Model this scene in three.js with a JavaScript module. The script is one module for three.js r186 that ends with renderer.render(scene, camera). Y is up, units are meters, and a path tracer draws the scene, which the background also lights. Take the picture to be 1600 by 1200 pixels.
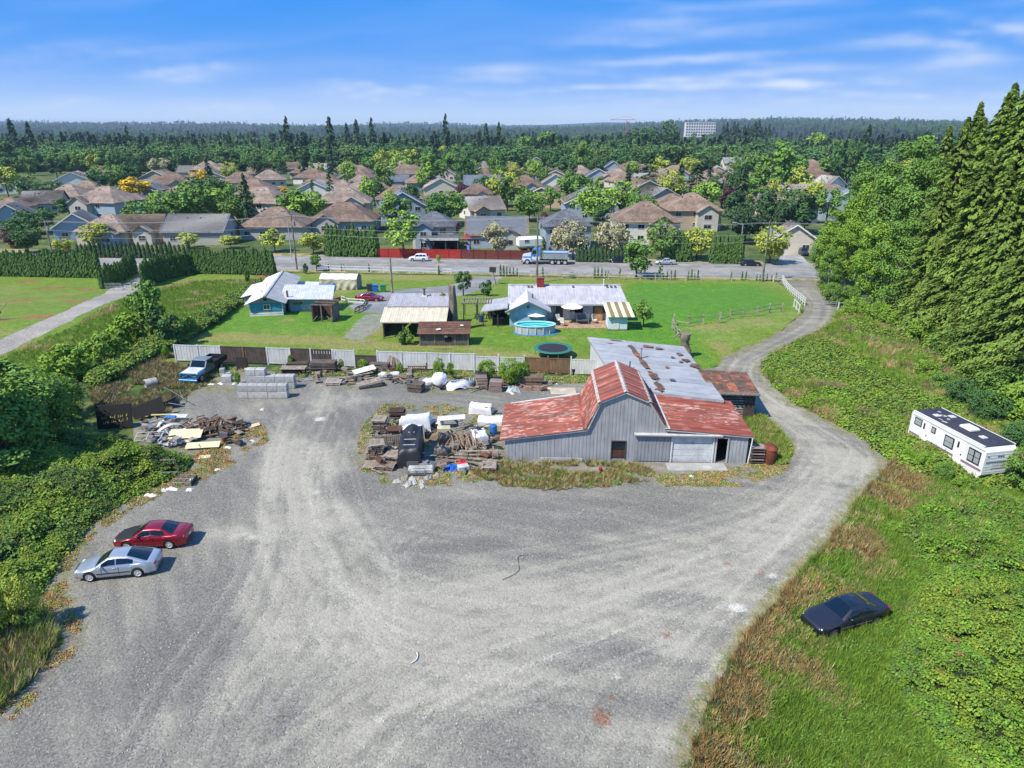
import * as THREE from 'three';
import { mergeGeometries } from 'three/addons/utils/BufferGeometryUtils.js';

// ---------------------------------------------------------------- camera, sky, sun, exposure
const scene = new THREE.Scene();
const CAM_H = 22.2, PITCH = Math.atan(400 / 1067);
const camera = new THREE.PerspectiveCamera(2 * Math.atan(600 / 1067) * 180 / Math.PI, 4 / 3, 0.5, 30000);
camera.position.set(0, CAM_H, 0);
camera.rotation.set(-PITCH, 0, 0);
const SUN = new THREE.Vector3(-0.53, 0.80, 0.34).normalize();
const sun = new THREE.DirectionalLight(new THREE.Color(1.0, 0.935, 0.82), 4.9);
sun.position.copy(SUN).multiplyScalar(250).add(new THREE.Vector3(0, 0, -90));
sun.target.position.set(0, 0, -90);
sun.castShadow = true;
sun.shadow.mapSize.set(4096, 4096);
Object.assign(sun.shadow.camera, { left: -160, right: 160, top: 130, bottom: -130, near: 1, far: 700 });
scene.add(sun, sun.target);
const renderer = new THREE.WebGLRenderer({ antialias: true });
renderer.toneMapping = THREE.LinearToneMapping;
renderer.toneMappingExposure = 1.3;
renderer.shadowMap.enabled = true;

// ---------------------------------------------------------------- random numbers and noise
function rng(seed) { let s = seed >>> 0; return () => { s = (s + 0x6d2b79f5) | 0; let t = Math.imul(s ^ (s >>> 15), 1 | s); t = (t + Math.imul(t ^ (t >>> 7), 61 | t)) ^ t; return ((t ^ (t >>> 14)) >>> 0) / 4294967296; }; }
const clamp = (x, a = 0, b = 1) => x < a ? a : x > b ? b : x, lerp = (a, b, t) => a + (b - a) * t;
const sstep = (a, b, x) => { const t = clamp((x - a) / (b - a)); return t * t * (3 - 2 * t); };
function hash2(x, y) { let h = Math.imul(x, 374761393) + Math.imul(y, 668265263) | 0; h = Math.imul(h ^ (h >>> 13), 1274126177); return ((h ^ (h >>> 16)) >>> 0) / 4294967296; }
function vnoise(x, y) {
  const ix = Math.floor(x), iy = Math.floor(y), fx = x - ix, fy = y - iy, u = fx * fx * (3 - 2 * fx), v = fy * fy * (3 - 2 * fy);
  const a = hash2(ix, iy), b = hash2(ix + 1, iy), c = hash2(ix, iy + 1), d = hash2(ix + 1, iy + 1);
  return a + (b - a) * u + (c - a) * v + (a - b - c + d) * u * v;
}
function fbm(x, y, n = 4) { let s = 0, a = 0.5, t = 0; for (let i = 0; i < n; i++) { s += a * vnoise(x, y); t += a; x = x * 2.03 + 17.1; y = y * 2.03 + 9.7; a *= 0.5; } return s / t; }

// the sky: clear blue air, paler towards the horizon, with thin streaks of high cirrus
{
  const W = 1536, H = 768, data = new Float32Array(W * H * 4);
  for (let r = 0; r < H; r++) {
    const el = ((r + 0.5) / H - 0.5) * Math.PI, y = Math.sin(el), up = Math.max(0, y);
    const t = 1 - Math.exp(-up * 25), zen = sstep(0.2, 1, up);
    const base = [lerp(0.72, 0.024, t) * (1 - 0.2 * zen), lerp(0.82, 0.24, t) * (1 - 0.2 * zen), lerp(0.88, 0.73, t) * (1 - 0.2 * zen)];
    for (let c = 0; c < W; c++) {
      const az = ((c + 0.5) / W - 0.5) * 2 * Math.PI, x = Math.cos(az) * Math.cos(el), z = Math.sin(az) * Math.cos(el);
      let cl = 0;
      if (y > 0.004) {
        const k = 1 / (y + 0.10), px = x * k, pz = z * k;
        const wx = fbm(px * 0.5 + 3, pz * 0.5 + 8, 3) * 2.2;
        const streak = fbm(px * 0.8 + pz * 0.3 + wx, pz * 2.6 - px * 0.75 + wx * 1.1, 6);
        const patch = fbm(px * 0.5 + 11.3, pz * 0.6 + 4.1, 3);
        const fine = fbm(px * 3.0 + pz + wx * 3, pz * 9 - px * 2.5 + wx * 4, 4); cl = sstep(0.40, 0.85, streak * 0.75 + fine * 0.3) * sstep(0.38, 0.68, patch) * 1.1 + 0.07 * sstep(0.4, 0.8, streak);
        cl = clamp(cl) * sstep(0.0, 0.06, y) * 0.85;
      }
      const i = (r * W + c) * 4;
      data[i] = lerp(base[0], 0.74, cl); data[i + 1] = lerp(base[1], 0.77, cl); data[i + 2] = lerp(base[2], 0.82, cl); data[i + 3] = 1;
      if (y < 0) { data[i] = 0.30; data[i + 1] = 0.34; data[i + 2] = 0.36; }
    }
  }
  const sky = new THREE.DataTexture(data, W, H, THREE.RGBAFormat, THREE.FloatType);
  sky.mapping = THREE.EquirectangularReflectionMapping; sky.magFilter = THREE.LinearFilter; sky.needsUpdate = true;
  scene.background = sky; scene.environment = sky;
}

// ---------------------------------------------------------------- the lie of the land
const STEP = 2;
function hSmooth(d) { return -3 * sstep(80, 118, d); }
function terrain(z) { const d = Math.max(0, -z), k = Math.floor(d / STEP), f = d / STEP - k; return d > 130 ? -3 : lerp(hSmooth(k * STEP), hSmooth((k + 1) * STEP), f); }
const CP = Math.cos(PITCH), SP = Math.sin(PITCH);
// the place on the land (or h metres above it) that the photograph shows at a pixel of its 1600 x 1200 frame: used once, to survey positions
function P(px, py, h = 0) {
  const u = px - 800, v = py - 600, down = 1067 * SP + v * CP, fwd = 1067 * CP - v * SP;
  let d = 80;
  for (let i = 0; i < 40; i++) d = lerp(d, (CAM_H - h - terrain(-d)) / down * fwd, 0.7);
  return { x: u * d / fwd, z: -d, y: terrain(-d) + h, s: d / fwd, d };
}
// height above the land of a point seen at row py above the ground point g
function heightAt(g, py) { const v = py - 600, down = 1067 * SP + v * CP, fwd = 1067 * CP - v * SP; return CAM_H - g.d * down / fwd - terrain(g.z); }
const V = (x, y, z) => new THREE.Vector3(x, y, z);

// ---------------------------------------------------------------- naming and describing
const used = new Map();
function numbered(n) { const k = used.get(n) ?? 0; used.set(n, k + 1); return k ? n + '_' + String(k).padStart(3, '0') : n; }
function tag(o, label, category, group) { o.userData.label = label; o.userData.category = category; if (group) o.userData.group = group; return o; }
function thing(name, label, category, pos, turn = 0, group) {
  const o = new THREE.Group(); o.name = numbered(name); tag(o, label, category, group);
  o.position.set(pos.x ?? pos[0], pos.y ?? pos[1], pos.z ?? pos[2]); o.rotation.y = turn; scene.add(o); return o;
}
function dup(src, pos, turn, label, group, scale) {
  const r = src.clone(); r.userData = { ...src.userData }; r.name = numbered(src.name.replace(/_\d+$/, '')); scene.add(r);
  r.position.set(pos.x ?? pos[0], pos.y ?? pos[1], pos.z ?? pos[2]); r.rotation.y = turn;
  if (label) r.userData.label = label; if (group) r.userData.group = group;
  if (scale) { if (Array.isArray(scale)) r.scale.set(...scale); else r.scale.setScalar(scale); }
  return r;
}
// texture coordinates in metres, from the face's main direction
function boxUV(g) {
  g = g.index ? g.toNonIndexed() : g;
  const p = g.attributes.position, n = g.attributes.normal, uv = new Float32Array(p.count * 2);
  for (let i = 0; i < p.count; i++) {
    const ax = Math.abs(n.getX(i)), ay = Math.abs(n.getY(i)), az = Math.abs(n.getZ(i));
    if (ay >= ax && ay >= az) { uv[i * 2] = p.getX(i); uv[i * 2 + 1] = p.getZ(i); }
    else if (ax >= az) { uv[i * 2] = p.getZ(i); uv[i * 2 + 1] = p.getY(i); }
    else { uv[i * 2] = p.getX(i); uv[i * 2 + 1] = p.getY(i); }
  }
  g.setAttribute('uv', new THREE.BufferAttribute(uv, 2)); return g;
}
function joined(geos) {
  const list = [].concat(geos).map((g) => { const keep = g.userData.uv; g = keep ? (g.index ? g.toNonIndexed() : g) : boxUV(g); for (const k of Object.keys(g.attributes)) if (!['position', 'normal', 'uv', 'color'].includes(k)) g.deleteAttribute(k); return g; });
  return list.length === 1 ? list[0] : mergeGeometries(list);
}
function part(name, geos, material, parent) {
  const m = new THREE.Mesh(joined(geos), material); m.name = name; m.castShadow = m.receiveShadow = true;
  if (parent) parent.add(m); return m;
}
function solo(name, geos, material, label, category, pos, turn = 0, group) {   // a thing that is one mesh
  const m = part(numbered(name), geos, material); m.position.set(pos.x ?? pos[0], pos.y ?? pos[1], pos.z ?? pos[2]); m.rotation.y = turn;
  scene.add(m); return tag(m, label, category, group);
}
function struct(name, geos, material) { const m = part(numbered(name), geos, material); m.userData.kind = 'structure'; scene.add(m); return m; }

// ---------------------------------------------------------------- shapes (centred on x, y, z unless said)
const place = (g, p = [0, 0, 0], r = [0, 0, 0]) => { if (r[0] || r[1] || r[2]) g.applyMatrix4(new THREE.Matrix4().makeRotationFromEuler(new THREE.Euler(...r))); g.translate(...p); return g; };
const box = (w, h, d, p, r) => place(new THREE.BoxGeometry(w, h, d), p, r);
const cyl = (r0, r1, h, p, r, n = 10) => place(new THREE.CylinderGeometry(r0, r1, h, n), p, r);
const ball = (rad, p, n = 8, m = 6) => place(new THREE.SphereGeometry(rad, n, m), p);
function bar(a, b, r, n = 5) {                                     // a round bar from a to b
  const d = V(...b).sub(V(...a)), g = new THREE.CylinderGeometry(r, r, d.length(), n);
  g.applyQuaternion(new THREE.Quaternion().setFromUnitVectors(V(0, 1, 0), d.clone().normalize())); g.translate((a[0] + b[0]) / 2, (a[1] + b[1]) / 2, (a[2] + b[2]) / 2); return g;
}
function beam(a, b, w, h) {                                        // a squared timber from a to b
  const d = V(...b).sub(V(...a)), len = d.length(), g = new THREE.BoxGeometry(w, h, len);
  const m = new THREE.Matrix4().lookAt(V(...b), V(...a), V(0, 1, 0.001)); g.applyMatrix4(m); g.translate((a[0] + b[0]) / 2, (a[1] + b[1]) / 2, (a[2] + b[2]) / 2); return g;
}
function bevelBox(w, h, d, c, p, r) {                              // a box with chamfered edges
  const s = new THREE.Shape(), x = w / 2 - c, y = d / 2 - c;
  s.moveTo(-x, -y); s.lineTo(x, -y); s.lineTo(x, y); s.lineTo(-x, y); s.closePath();
  const g = new THREE.ExtrudeGeometry(s, { depth: h - 2 * c, bevelEnabled: true, bevelThickness: c, bevelSize: c, bevelSegments: 1 });
  g.rotateX(-Math.PI / 2); g.translate(0, -h / 2 + c, 0); return place(g, p, r);
}
function poly(list) {                                              // faces given as lists of corners, flat shaded
  const pos = [];
  for (const f of list) for (let i = 1; i + 1 < f.length; i++) pos.push(...f[0], ...f[i], ...f[i + 1]);
  const g = new THREE.BufferGeometry(); g.setAttribute('position', new THREE.Float32BufferAttribute(pos, 3)); g.computeVertexNormals(); return g;
}
function prism(outline, z0, z1) {                                  // an outline in x, y drawn out from z0 to z1
  const s = new THREE.Shape(outline.map((p) => new THREE.Vector2(p[0], p[1])));
  const g = new THREE.ExtrudeGeometry(s, { depth: z1 - z0, bevelEnabled: false }); g.translate(0, 0, z0); return g;
}
// a sheet spanned by four corners a (top left) b (top right) c (bottom right) d (bottom left), with ribs running from top to bottom; its uv: metres across and down
function ribbed(a, b, c, d, pitch, amp, thick = 0.012) {
  a = V(...a); b = V(...b); c = V(...c); d = V(...d);
  const wid = (a.distanceTo(b) + d.distanceTo(c)) / 2, len = (a.distanceTo(d) + b.distanceTo(c)) / 2, nrm = b.clone().sub(a).cross(d.clone().sub(a)).normalize().negate();
  const n = Math.max(1, Math.round(wid / pitch)), prof = [[0, 0], [0.30, 0], [0.38, 1], [0.52, 1], [0.60, 0]], ts = [];
  for (let i = 0; i < n; i++) for (const [t, k] of prof) ts.push([(i + t) / n, k]); ts.push([1, 0]);
  const pos = [], uv = [], idx = [];
  for (const [t, k] of ts) for (const e of [0, 1]) {
    const q = a.clone().lerp(b, t).lerp(d.clone().lerp(c, t), e).addScaledVector(nrm, k * amp); pos.push(q.x, q.y, q.z); uv.push(t * wid, e * len);
  }
  for (let i = 0; i + 1 < ts.length; i++) { const o = i * 2; idx.push(o, o + 1, o + 2, o + 2, o + 1, o + 3); }
  const m = pos.length / 3;                                         // the underside
  for (const q of [a, b, c, d]) { const w = q.clone().addScaledVector(nrm, -thick); pos.push(w.x, w.y, w.z); uv.push(0, 0); }
  idx.push(m, m + 1, m + 2, m, m + 2, m + 3);
  let g = new THREE.BufferGeometry(); g.setAttribute('position', new THREE.Float32BufferAttribute(pos, 3)); g.setAttribute('uv', new THREE.Float32BufferAttribute(uv, 2)); g.setIndex(idx);
  g = g.toNonIndexed(); g.computeVertexNormals(); g.userData.uv = true; return g;
}
// a cloth or crumpled sheet: w x d, draped by a height function of (-1..1, -1..1)
function drape(w, d, n, hf) {
  const g = new THREE.PlaneGeometry(w, d, n, n); g.rotateX(-Math.PI / 2); const p = g.attributes.position;
  for (let i = 0; i < p.count; i++) { const r = hf(p.getX(i) / w * 2, p.getZ(i) / d * 2); if (Array.isArray(r)) p.setXYZ(i, ...r); else p.setY(i, r); }
  g.computeVertexNormals(); return g;
}

// ---------------------------------------------------------------- materials
function tileTexture(size, metres, fn, srgb = true) {              // fn(u, v) -> [r, g, b] 0..1, u and v in 0..1; made to tile by cross-fading
  const d = new Uint8Array(size * size * 4);
  for (let y = 0; y < size; y++) for (let x = 0; x < size; x++) { const c = fn(x / size, y / size), i = (y * size + x) * 4; d[i] = clamp(c[0]) * 255; d[i + 1] = clamp(c[1]) * 255; d[i + 2] = clamp(c[2]) * 255; d[i + 3] = 255; }
  const t = new THREE.DataTexture(d, size, size); t.wrapS = t.wrapT = THREE.RepeatWrapping; t.magFilter = THREE.LinearFilter; t.minFilter = THREE.LinearMipmapLinearFilter; t.generateMipmaps = true;
  if (srgb) t.colorSpace = THREE.SRGBColorSpace; t.repeat.set(1 / metres, 1 / metres); t.needsUpdate = true; return t;
}
function pnoise(x, y, kx, ky) {                                     // noise that repeats every kx, ky cells
  const ix = Math.floor(x), iy = Math.floor(y), fx = x - ix, fy = y - iy, u = fx * fx * (3 - 2 * fx), v = fy * fy * (3 - 2 * fy);
  const x0 = ((ix % kx) + kx) % kx, x1 = (x0 + 1) % kx, y0 = ((iy % ky) + ky) % ky, y1 = (y0 + 1) % ky;
  const a = hash2(x0, y0), b = hash2(x1, y0), c = hash2(x0, y1), d = hash2(x1, y1);
  return a + (b - a) * u + (c - a) * v + (a - b - c + d) * u * v;
}
function tn(u, v, k, ky = k, n = 4) {                               // tiling noise: k cells a side
  let s = 0, a = 0.5, t = 0; for (let i = 0; i < n; i++) { s += a * pnoise(u * k + i * 5, v * ky + i * 3, k, ky); t += a; k *= 2; ky *= 2; a *= 0.5; } return s / t;
}
const grey = (x) => [x, x, x];
const T = {
  grain: tileTexture(512, 3, (u, v) => grey(0.90 + 0.16 * (tn(u, v, 60, 60, 2) - 0.5) + 0.24 * (tn(u + 0.3, v, 6, 6, 4) - 0.5))),
  soft: tileTexture(256, 4, (u, v) => grey(0.95 + 0.08 * (tn(u, v, 50, 50, 2) - 0.5) + 0.10 * (tn(u + 0.3, v, 5, 5, 4) - 0.5))),
  blotch: tileTexture(512, 7, (u, v) => grey(0.80 + 0.55 * (tn(u, v, 7, 7, 5) - 0.5) + 0.16 * (tn(u, v, 90, 90, 1) - 0.5))),
  wood: tileTexture(512, 2, (u, v) => { const k = 0.86 + 0.34 * (tn(u, v, 40, 3, 3) - 0.5) + 0.34 * (tn(u, v, 4, 4, 3) - 0.5); return [k + 0.02, k, k - 0.02]; }),
  roof: tileTexture(512, 6, (u, v) => grey(0.80 + 0.40 * (tn(u, v, 5, 8, 4) - 0.5) + 0.42 * (hash2(Math.floor(u * 24), Math.floor(v * 44)) - 0.5) * 0.5 + 0.2 * (tn(u, v, 110, 110, 1) - 0.5))),
  rust: tileTexture(1024, 6, (u, v) => {                            // red paint over galvanised sheet, worn through in dashes along the ribs
    const w = tn(u, v, 60, 16, 2), b = tn(u + 0.37, v + 0.2, 4, 4, 4), e = tn(u, v, 12, 4, 3), k = sstep(0.57, 0.68, w * 0.72 + b * 0.36 - 0.01) * 0.8, s = 0.9 + 0.5 * (e - 0.5);
    return [lerp(0.64, 0.80, k) * s, lerp(0.355, 0.70, k) * s, lerp(0.29, 0.65, k) * s];
  }),
  rustSolid: tileTexture(512, 5, (u, v) => { const b = tn(u, v, 4, 4, 5), e = tn(u, v, 30, 3, 2), s = 0.9 + 0.5 * (e - 0.5), k = sstep(0.58, 0.75, b); return [lerp(0.63, 0.72, k) * s, lerp(0.33, 0.48, k) * s, lerp(0.265, 0.41, k) * s]; }),
  rustBrown: tileTexture(512, 5, (u, v) => { const b = tn(u, v, 6, 6, 6), c = tn(u + 0.5, v, 20, 20, 4), k = sstep(0.36, 0.66, b * 0.7 + c * 0.3); return [lerp(0.36, 0.60, k) * (0.75 + 0.5 * c), lerp(0.29, 0.36, k) * (0.75 + 0.5 * c), lerp(0.25, 0.26, k) * (0.75 + 0.5 * c)]; }),
  streak: tileTexture(512, 4, (u, v) => grey(0.91 + 0.17 * (tn(u, v, 50, 3, 3) - 0.5) + 0.18 * (tn(u, v, 5, 5, 4) - 0.5))),
};
const mats = new Map();
function M(color, rough = 0.85, opt = {}) {                         // colour: sRGB hex of the thing itself
  const key = color + '|' + rough + '|' + Object.entries(opt).map(([k, v]) => k + (v?.uuid ?? v)).join();
  if (!mats.has(key)) mats.set(key, new THREE.MeshStandardMaterial({ color, roughness: rough, side: THREE.DoubleSide, ...opt }));
  return mats.get(key);
}
const lin = (r, g, b) => new THREE.Color().setRGB(r, g, b);
const glassDark = new THREE.MeshPhysicalMaterial({ color: 0x10161a, roughness: 0.06, metalness: 0, clearcoat: 1, clearcoatRoughness: 0.03, side: THREE.DoubleSide });
const paneMat = new THREE.MeshPhysicalMaterial({ color: 0x222b33, roughness: 0.08, clearcoat: 1, clearcoatRoughness: 0.05, side: THREE.DoubleSide });
const white = M(0xe6e6e2, 0.7, { map: T.grain }), darkWood = M(0x5b5048, 0.9, { map: T.wood }), greyWood = M(0xa49a8e, 0.9, { map: T.wood }), palletWood = M(0xa49a8f, 0.92, { map: T.wood }), brownWood = M(0x97704f, 0.9, { map: T.wood });
const concrete = M(0xb9b8b2, 0.92, { map: T.grain }), blackMat = M(0x1c1c1d, 0.7), steel = M(0x8d9194, 0.5, { metalness: 0.6 }), galv = M(0xb8bcc0, 0.5, { map: T.streak, metalness: 0.25 });

// ================================================================ THE GROUND
function clipZ(pts, z, keepBelow) {
  const out = [], inside = (p) => keepBelow ? p[1] <= z : p[1] >= z;
  for (let i = 0; i < pts.length; i++) {
    const a = pts[i], b = pts[(i + 1) % pts.length], ia = inside(a), ib = inside(b);
    if (ia) out.push(a);
    if (ia !== ib) { const t = (z - a[1]) / (b[1] - a[1]); out.push([a[0] + (b[0] - a[0]) * t, z]); }
  }
  return out;
}
// a sheet laid on the land: outline in x, z; uv from uvOf
function sheet(outline, lift, uvOf) {
  let z0 = Infinity, z1 = -Infinity; for (const p of outline) { z0 = Math.min(z0, p[1]); z1 = Math.max(z1, p[1]); }
  const cuts = [z1]; for (let z = Math.floor(z1 / STEP) * STEP; z > Math.max(z0, -130); z -= STEP) if (z < z1 && (z < -78)) cuts.push(z);
  cuts.push(z0);
  const pos = [], uv = [];
  for (let i = 0; i + 1 < cuts.length; i++) {
    const ring = clipZ(clipZ(outline, cuts[i], true), cuts[i + 1], false);
    if (ring.length < 3) continue;
    const v2 = ring.map((p) => new THREE.Vector2(p[0], p[1])).filter((p, k, a) => p.distanceTo(a[(k + 1) % a.length]) > 1e-6);
    if (v2.length < 3) continue;
    if (THREE.ShapeUtils.isClockWise(v2)) v2.reverse();
    for (const t of THREE.ShapeUtils.triangulateShape(v2, [])) for (const k of [t[0], t[2], t[1]]) { const p = v2[k]; pos.push(p.x, terrain(p.y) + lift, p.y); uv.push(...uvOf(p.x, p.y)); }
  }
  const g = new THREE.BufferGeometry(); g.setAttribute('position', new THREE.Float32BufferAttribute(pos, 3)); g.setAttribute('uv', new THREE.Float32BufferAttribute(uv, 2));
  g.setAttribute('normal', new THREE.Float32BufferAttribute(pos.map((_, i) => i % 3 === 1 ? 1 : 0), 3)); g.computeVertexNormals(); g.userData.uv = true; return g;
}
const survey = (pts) => pts.map(([x, y]) => { const p = P(x, y); return [p.x, p.z]; });
function ragged(ring, step, amp, seed) {                            // an outline broken up as a worn edge is
  const out = [], r = rng(seed);
  ring.forEach((a, i) => {
    const b = ring[(i + 1) % ring.length], L = Math.hypot(b[0] - a[0], b[1] - a[1]), n = Math.max(1, Math.round(L / step)), nx = -(b[1] - a[1]) / L, nz = (b[0] - a[0]) / L;
    for (let k = 0; k < n; k++) { const t = k / n, j = (fbm((a[0] + (b[0] - a[0]) * t) * 0.6 + seed, (a[1] + (b[1] - a[1]) * t) * 0.6, 3) - 0.5) * 3 * amp + (r() - 0.5) * amp * 0.5; out.push([a[0] + (b[0] - a[0]) * t + nx * j, a[1] + (b[1] - a[1]) * t + nz * j]); }
  });
  return out;
}
// a big painted map of a stretch of land: region [x0, x1] x [z0, z1] (z0 nearer), layers drawn on canvases in survey coordinates
function landMap(W, H, x0, x1, z0, z1, layers, colourOf) {
  const masks = {};
  for (const [name, draw] of Object.entries(layers)) {
    const c = document.createElement('canvas'); c.width = W / 2; c.height = H / 2; const g = c.getContext('2d');
    g.setTransform(c.width / (x1 - x0), 0, 0, c.height / (z1 - z0), -x0 * c.width / (x1 - x0), -z0 * c.height / (z1 - z0));
    g.lineCap = g.lineJoin = 'round'; draw(g); const px = g.getImageData(0, 0, c.width, c.height).data, al = new Float32Array(c.width * c.height); for (let i = 0; i < al.length; i++) al[i] = px[i * 4 + 3] / 255; masks[name] = al;
  }
  const d = new Uint8Array(W * H * 4), m = {}, hw = W / 2, hh = H / 2, keys = Object.keys(masks), arrs = Object.values(masks), half = new Float32Array(hw * hh * 4);
  for (let y = 0; y < hh; y++) for (let x = 0; x < hw; x++) {
    const wx = x0 + (x + 0.5) / hw * (x1 - x0), wz = z0 + (y + 0.5) / hh * (z1 - z0), at = y * hw + x;
    for (let k = 0; k < keys.length; k++) m[keys[k]] = arrs[k][at];
    const c = colourOf(wx, wz, m, hash2(x * 3 + 1, y * 5 + 2)); for (let k = 0; k < 4; k++) half[at * 4 + k] = c[k];
  }
  for (let y = 0; y < H; y++) for (let x = 0; x < W; x++) {          // the grain: each texel takes a neighbour's colour, lighter or darker as one stone or blade differs from the next
    const h = hash2(x * 3 + 1, y * 5 + 2), h2 = hash2(x, y), sx = clamp(x / 2 + (h2 - 0.5) * 2.5, 0, hw - 1) | 0, sy = clamp(y / 2 + (h - 0.5) * 2.5, 0, hh - 1) | 0, o = (sy * hw + sx) * 4, i = (y * W + x) * 4;
    const a = half[o + 3], s = a * (h2 - 0.5 + (h > 0.93 ? 0.5 : h < 0.08 ? -0.45 : 0));
    d[i] = clamp(half[o] + s, 0, 255); d[i + 1] = clamp(half[o + 1] + s, 0, 255); d[i + 2] = clamp(half[o + 2] + s * 0.9, 0, 255); d[i + 3] = 255;
  }
  const t = new THREE.DataTexture(d, W, H); t.colorSpace = THREE.SRGBColorSpace; t.magFilter = THREE.LinearFilter; t.minFilter = THREE.LinearMipmapLinearFilter; t.generateMipmaps = true; t.needsUpdate = true;
  return { map: t, uvOf: (x, z) => [(x - x0) / (x1 - x0), (z - z0) / (z1 - z0)] };
}
const mix3 = (a, b, t) => [lerp(a[0], b[0], t), lerp(a[1], b[1], t), lerp(a[2], b[2], t)];
const line = (g, pts, w, a) => { g.lineWidth = w; g.strokeStyle = `rgba(255,255,255,${a})`; g.beginPath(); pts.forEach((p, i) => i ? g.lineTo(p[0], p[1]) : g.moveTo(p[0], p[1])); g.stroke(); };
function smooth(pts, n = 8) { const c = new THREE.CatmullRomCurve3(pts.map((p) => V(p[0], 0, p[1]))); return c.getPoints(pts.length * n).map((p) => [p.x, p.z]); }
const fillRing = (g, ring, a = 1) => { g.fillStyle = `rgba(255,255,255,${a})`; g.beginPath(); ring.forEach((p, i) => i ? g.lineTo(p[0], p[1]) : g.moveTo(p[0], p[1])); g.closePath(); g.fill(); };
function softBlob(g, px, py, rx, ry, a) { const p = P(px, py), R = rx * p.s, n = 5; for (let i = 0; i < n; i++) { g.fillStyle = `rgba(255,255,255,${a / n * 1.4})`; g.beginPath(); g.ellipse(p.x, p.z, R * (1 - i / n * 0.7), (ry * p.s * Math.hypot(p.d, 22) / 22) * (1 - i / n * 0.7), 0, 0, 7); g.fill(); } }

// the wide land under everything: rough grass and soil
const roughTile = tileTexture(1024, 40, (u, v) => {
  const a = tn(u, v, 9, 9, 5), b = tn(u + 0.4, v + 0.1, 60, 60, 2), k = sstep(0.35, 0.65, a);
  return [lerp(0.24, 0.36, k) * (0.75 + 0.5 * b), lerp(0.32, 0.39, k) * (0.75 + 0.5 * b), lerp(0.12, 0.18, k) * (0.75 + 0.5 * b)];
});
{
  const S = 6000, ring = [[-S, 300], [S, 300], [S, -1500], [-S, -1500]];
  const g = sheet(ring, 0, (x, z) => [x, z]);
  struct('ground', g, new THREE.MeshStandardMaterial({ map: roughTile, roughness: 1 }));
}

// the gravel yard and the drive that swings up to the road
const yardRing = survey([[-140, 1290], [-60, 1160], [20, 1110], [70, 1045], [105, 1000], [88, 955], [75, 915], [95, 878], [128, 832], [185, 792], [245, 762], [292, 738], [300, 712], [215, 694], [205, 662], [262, 645], [296, 612], [335, 598], [345, 577], [600, 582], [925, 590], [1000, 590], [1118, 575], [1130, 560], [1160, 546], [1195, 531], [1228, 512], [1254, 490], [1258, 474], [1240, 456], [1216, 440], [1272, 437], [1290, 460], [1310, 480], [1302, 505], [1265, 527], [1222, 546], [1195, 562], [1192, 582], [1208, 605], [1245, 632], [1292, 658], [1340, 680], [1378, 702], [1392, 722], [1372, 752], [1340, 785], [1318, 822], [1285, 862], [1250, 905], [1215, 945], [1172, 995], [1140, 1050], [1112, 1100], [1080, 1170], [1060, 1290]]);
const tracks = [
  [[1262, 450], [1285, 480], [1270, 510], [1215, 540], [1165, 565], [1160, 595], [1200, 630], [1260, 665], [1310, 700], [1310, 740], [1240, 800], [1100, 850], [900, 890], [700, 930], [560, 990]],
  [[1310, 700], [1320, 745], [1270, 820], [1180, 920], [1100, 1010], [1020, 1120], [960, 1220]],
  [[1300, 720], [1250, 790], [1120, 880], [960, 960], [780, 1020], [600, 1090], [450, 1190]],
  [[520, 610], [500, 660], [470, 720], [470, 790], [500, 870], [560, 930], [680, 960], [860, 950], [1040, 900]],
  [[470, 640], [450, 700], [440, 780], [440, 860], [400, 950], [330, 1050], [260, 1180]],
  [[490, 700], [505, 790], [540, 880], [520, 980], [440, 1070], [380, 1200]],
  [[620, 840], [560, 880], [545, 930], [590, 975], [680, 1000], [800, 1010]],
  [[1180, 880], [980, 930], [800, 990], [640, 1060], [520, 1190]],
].map((t) => smooth(survey(t)));
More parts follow.
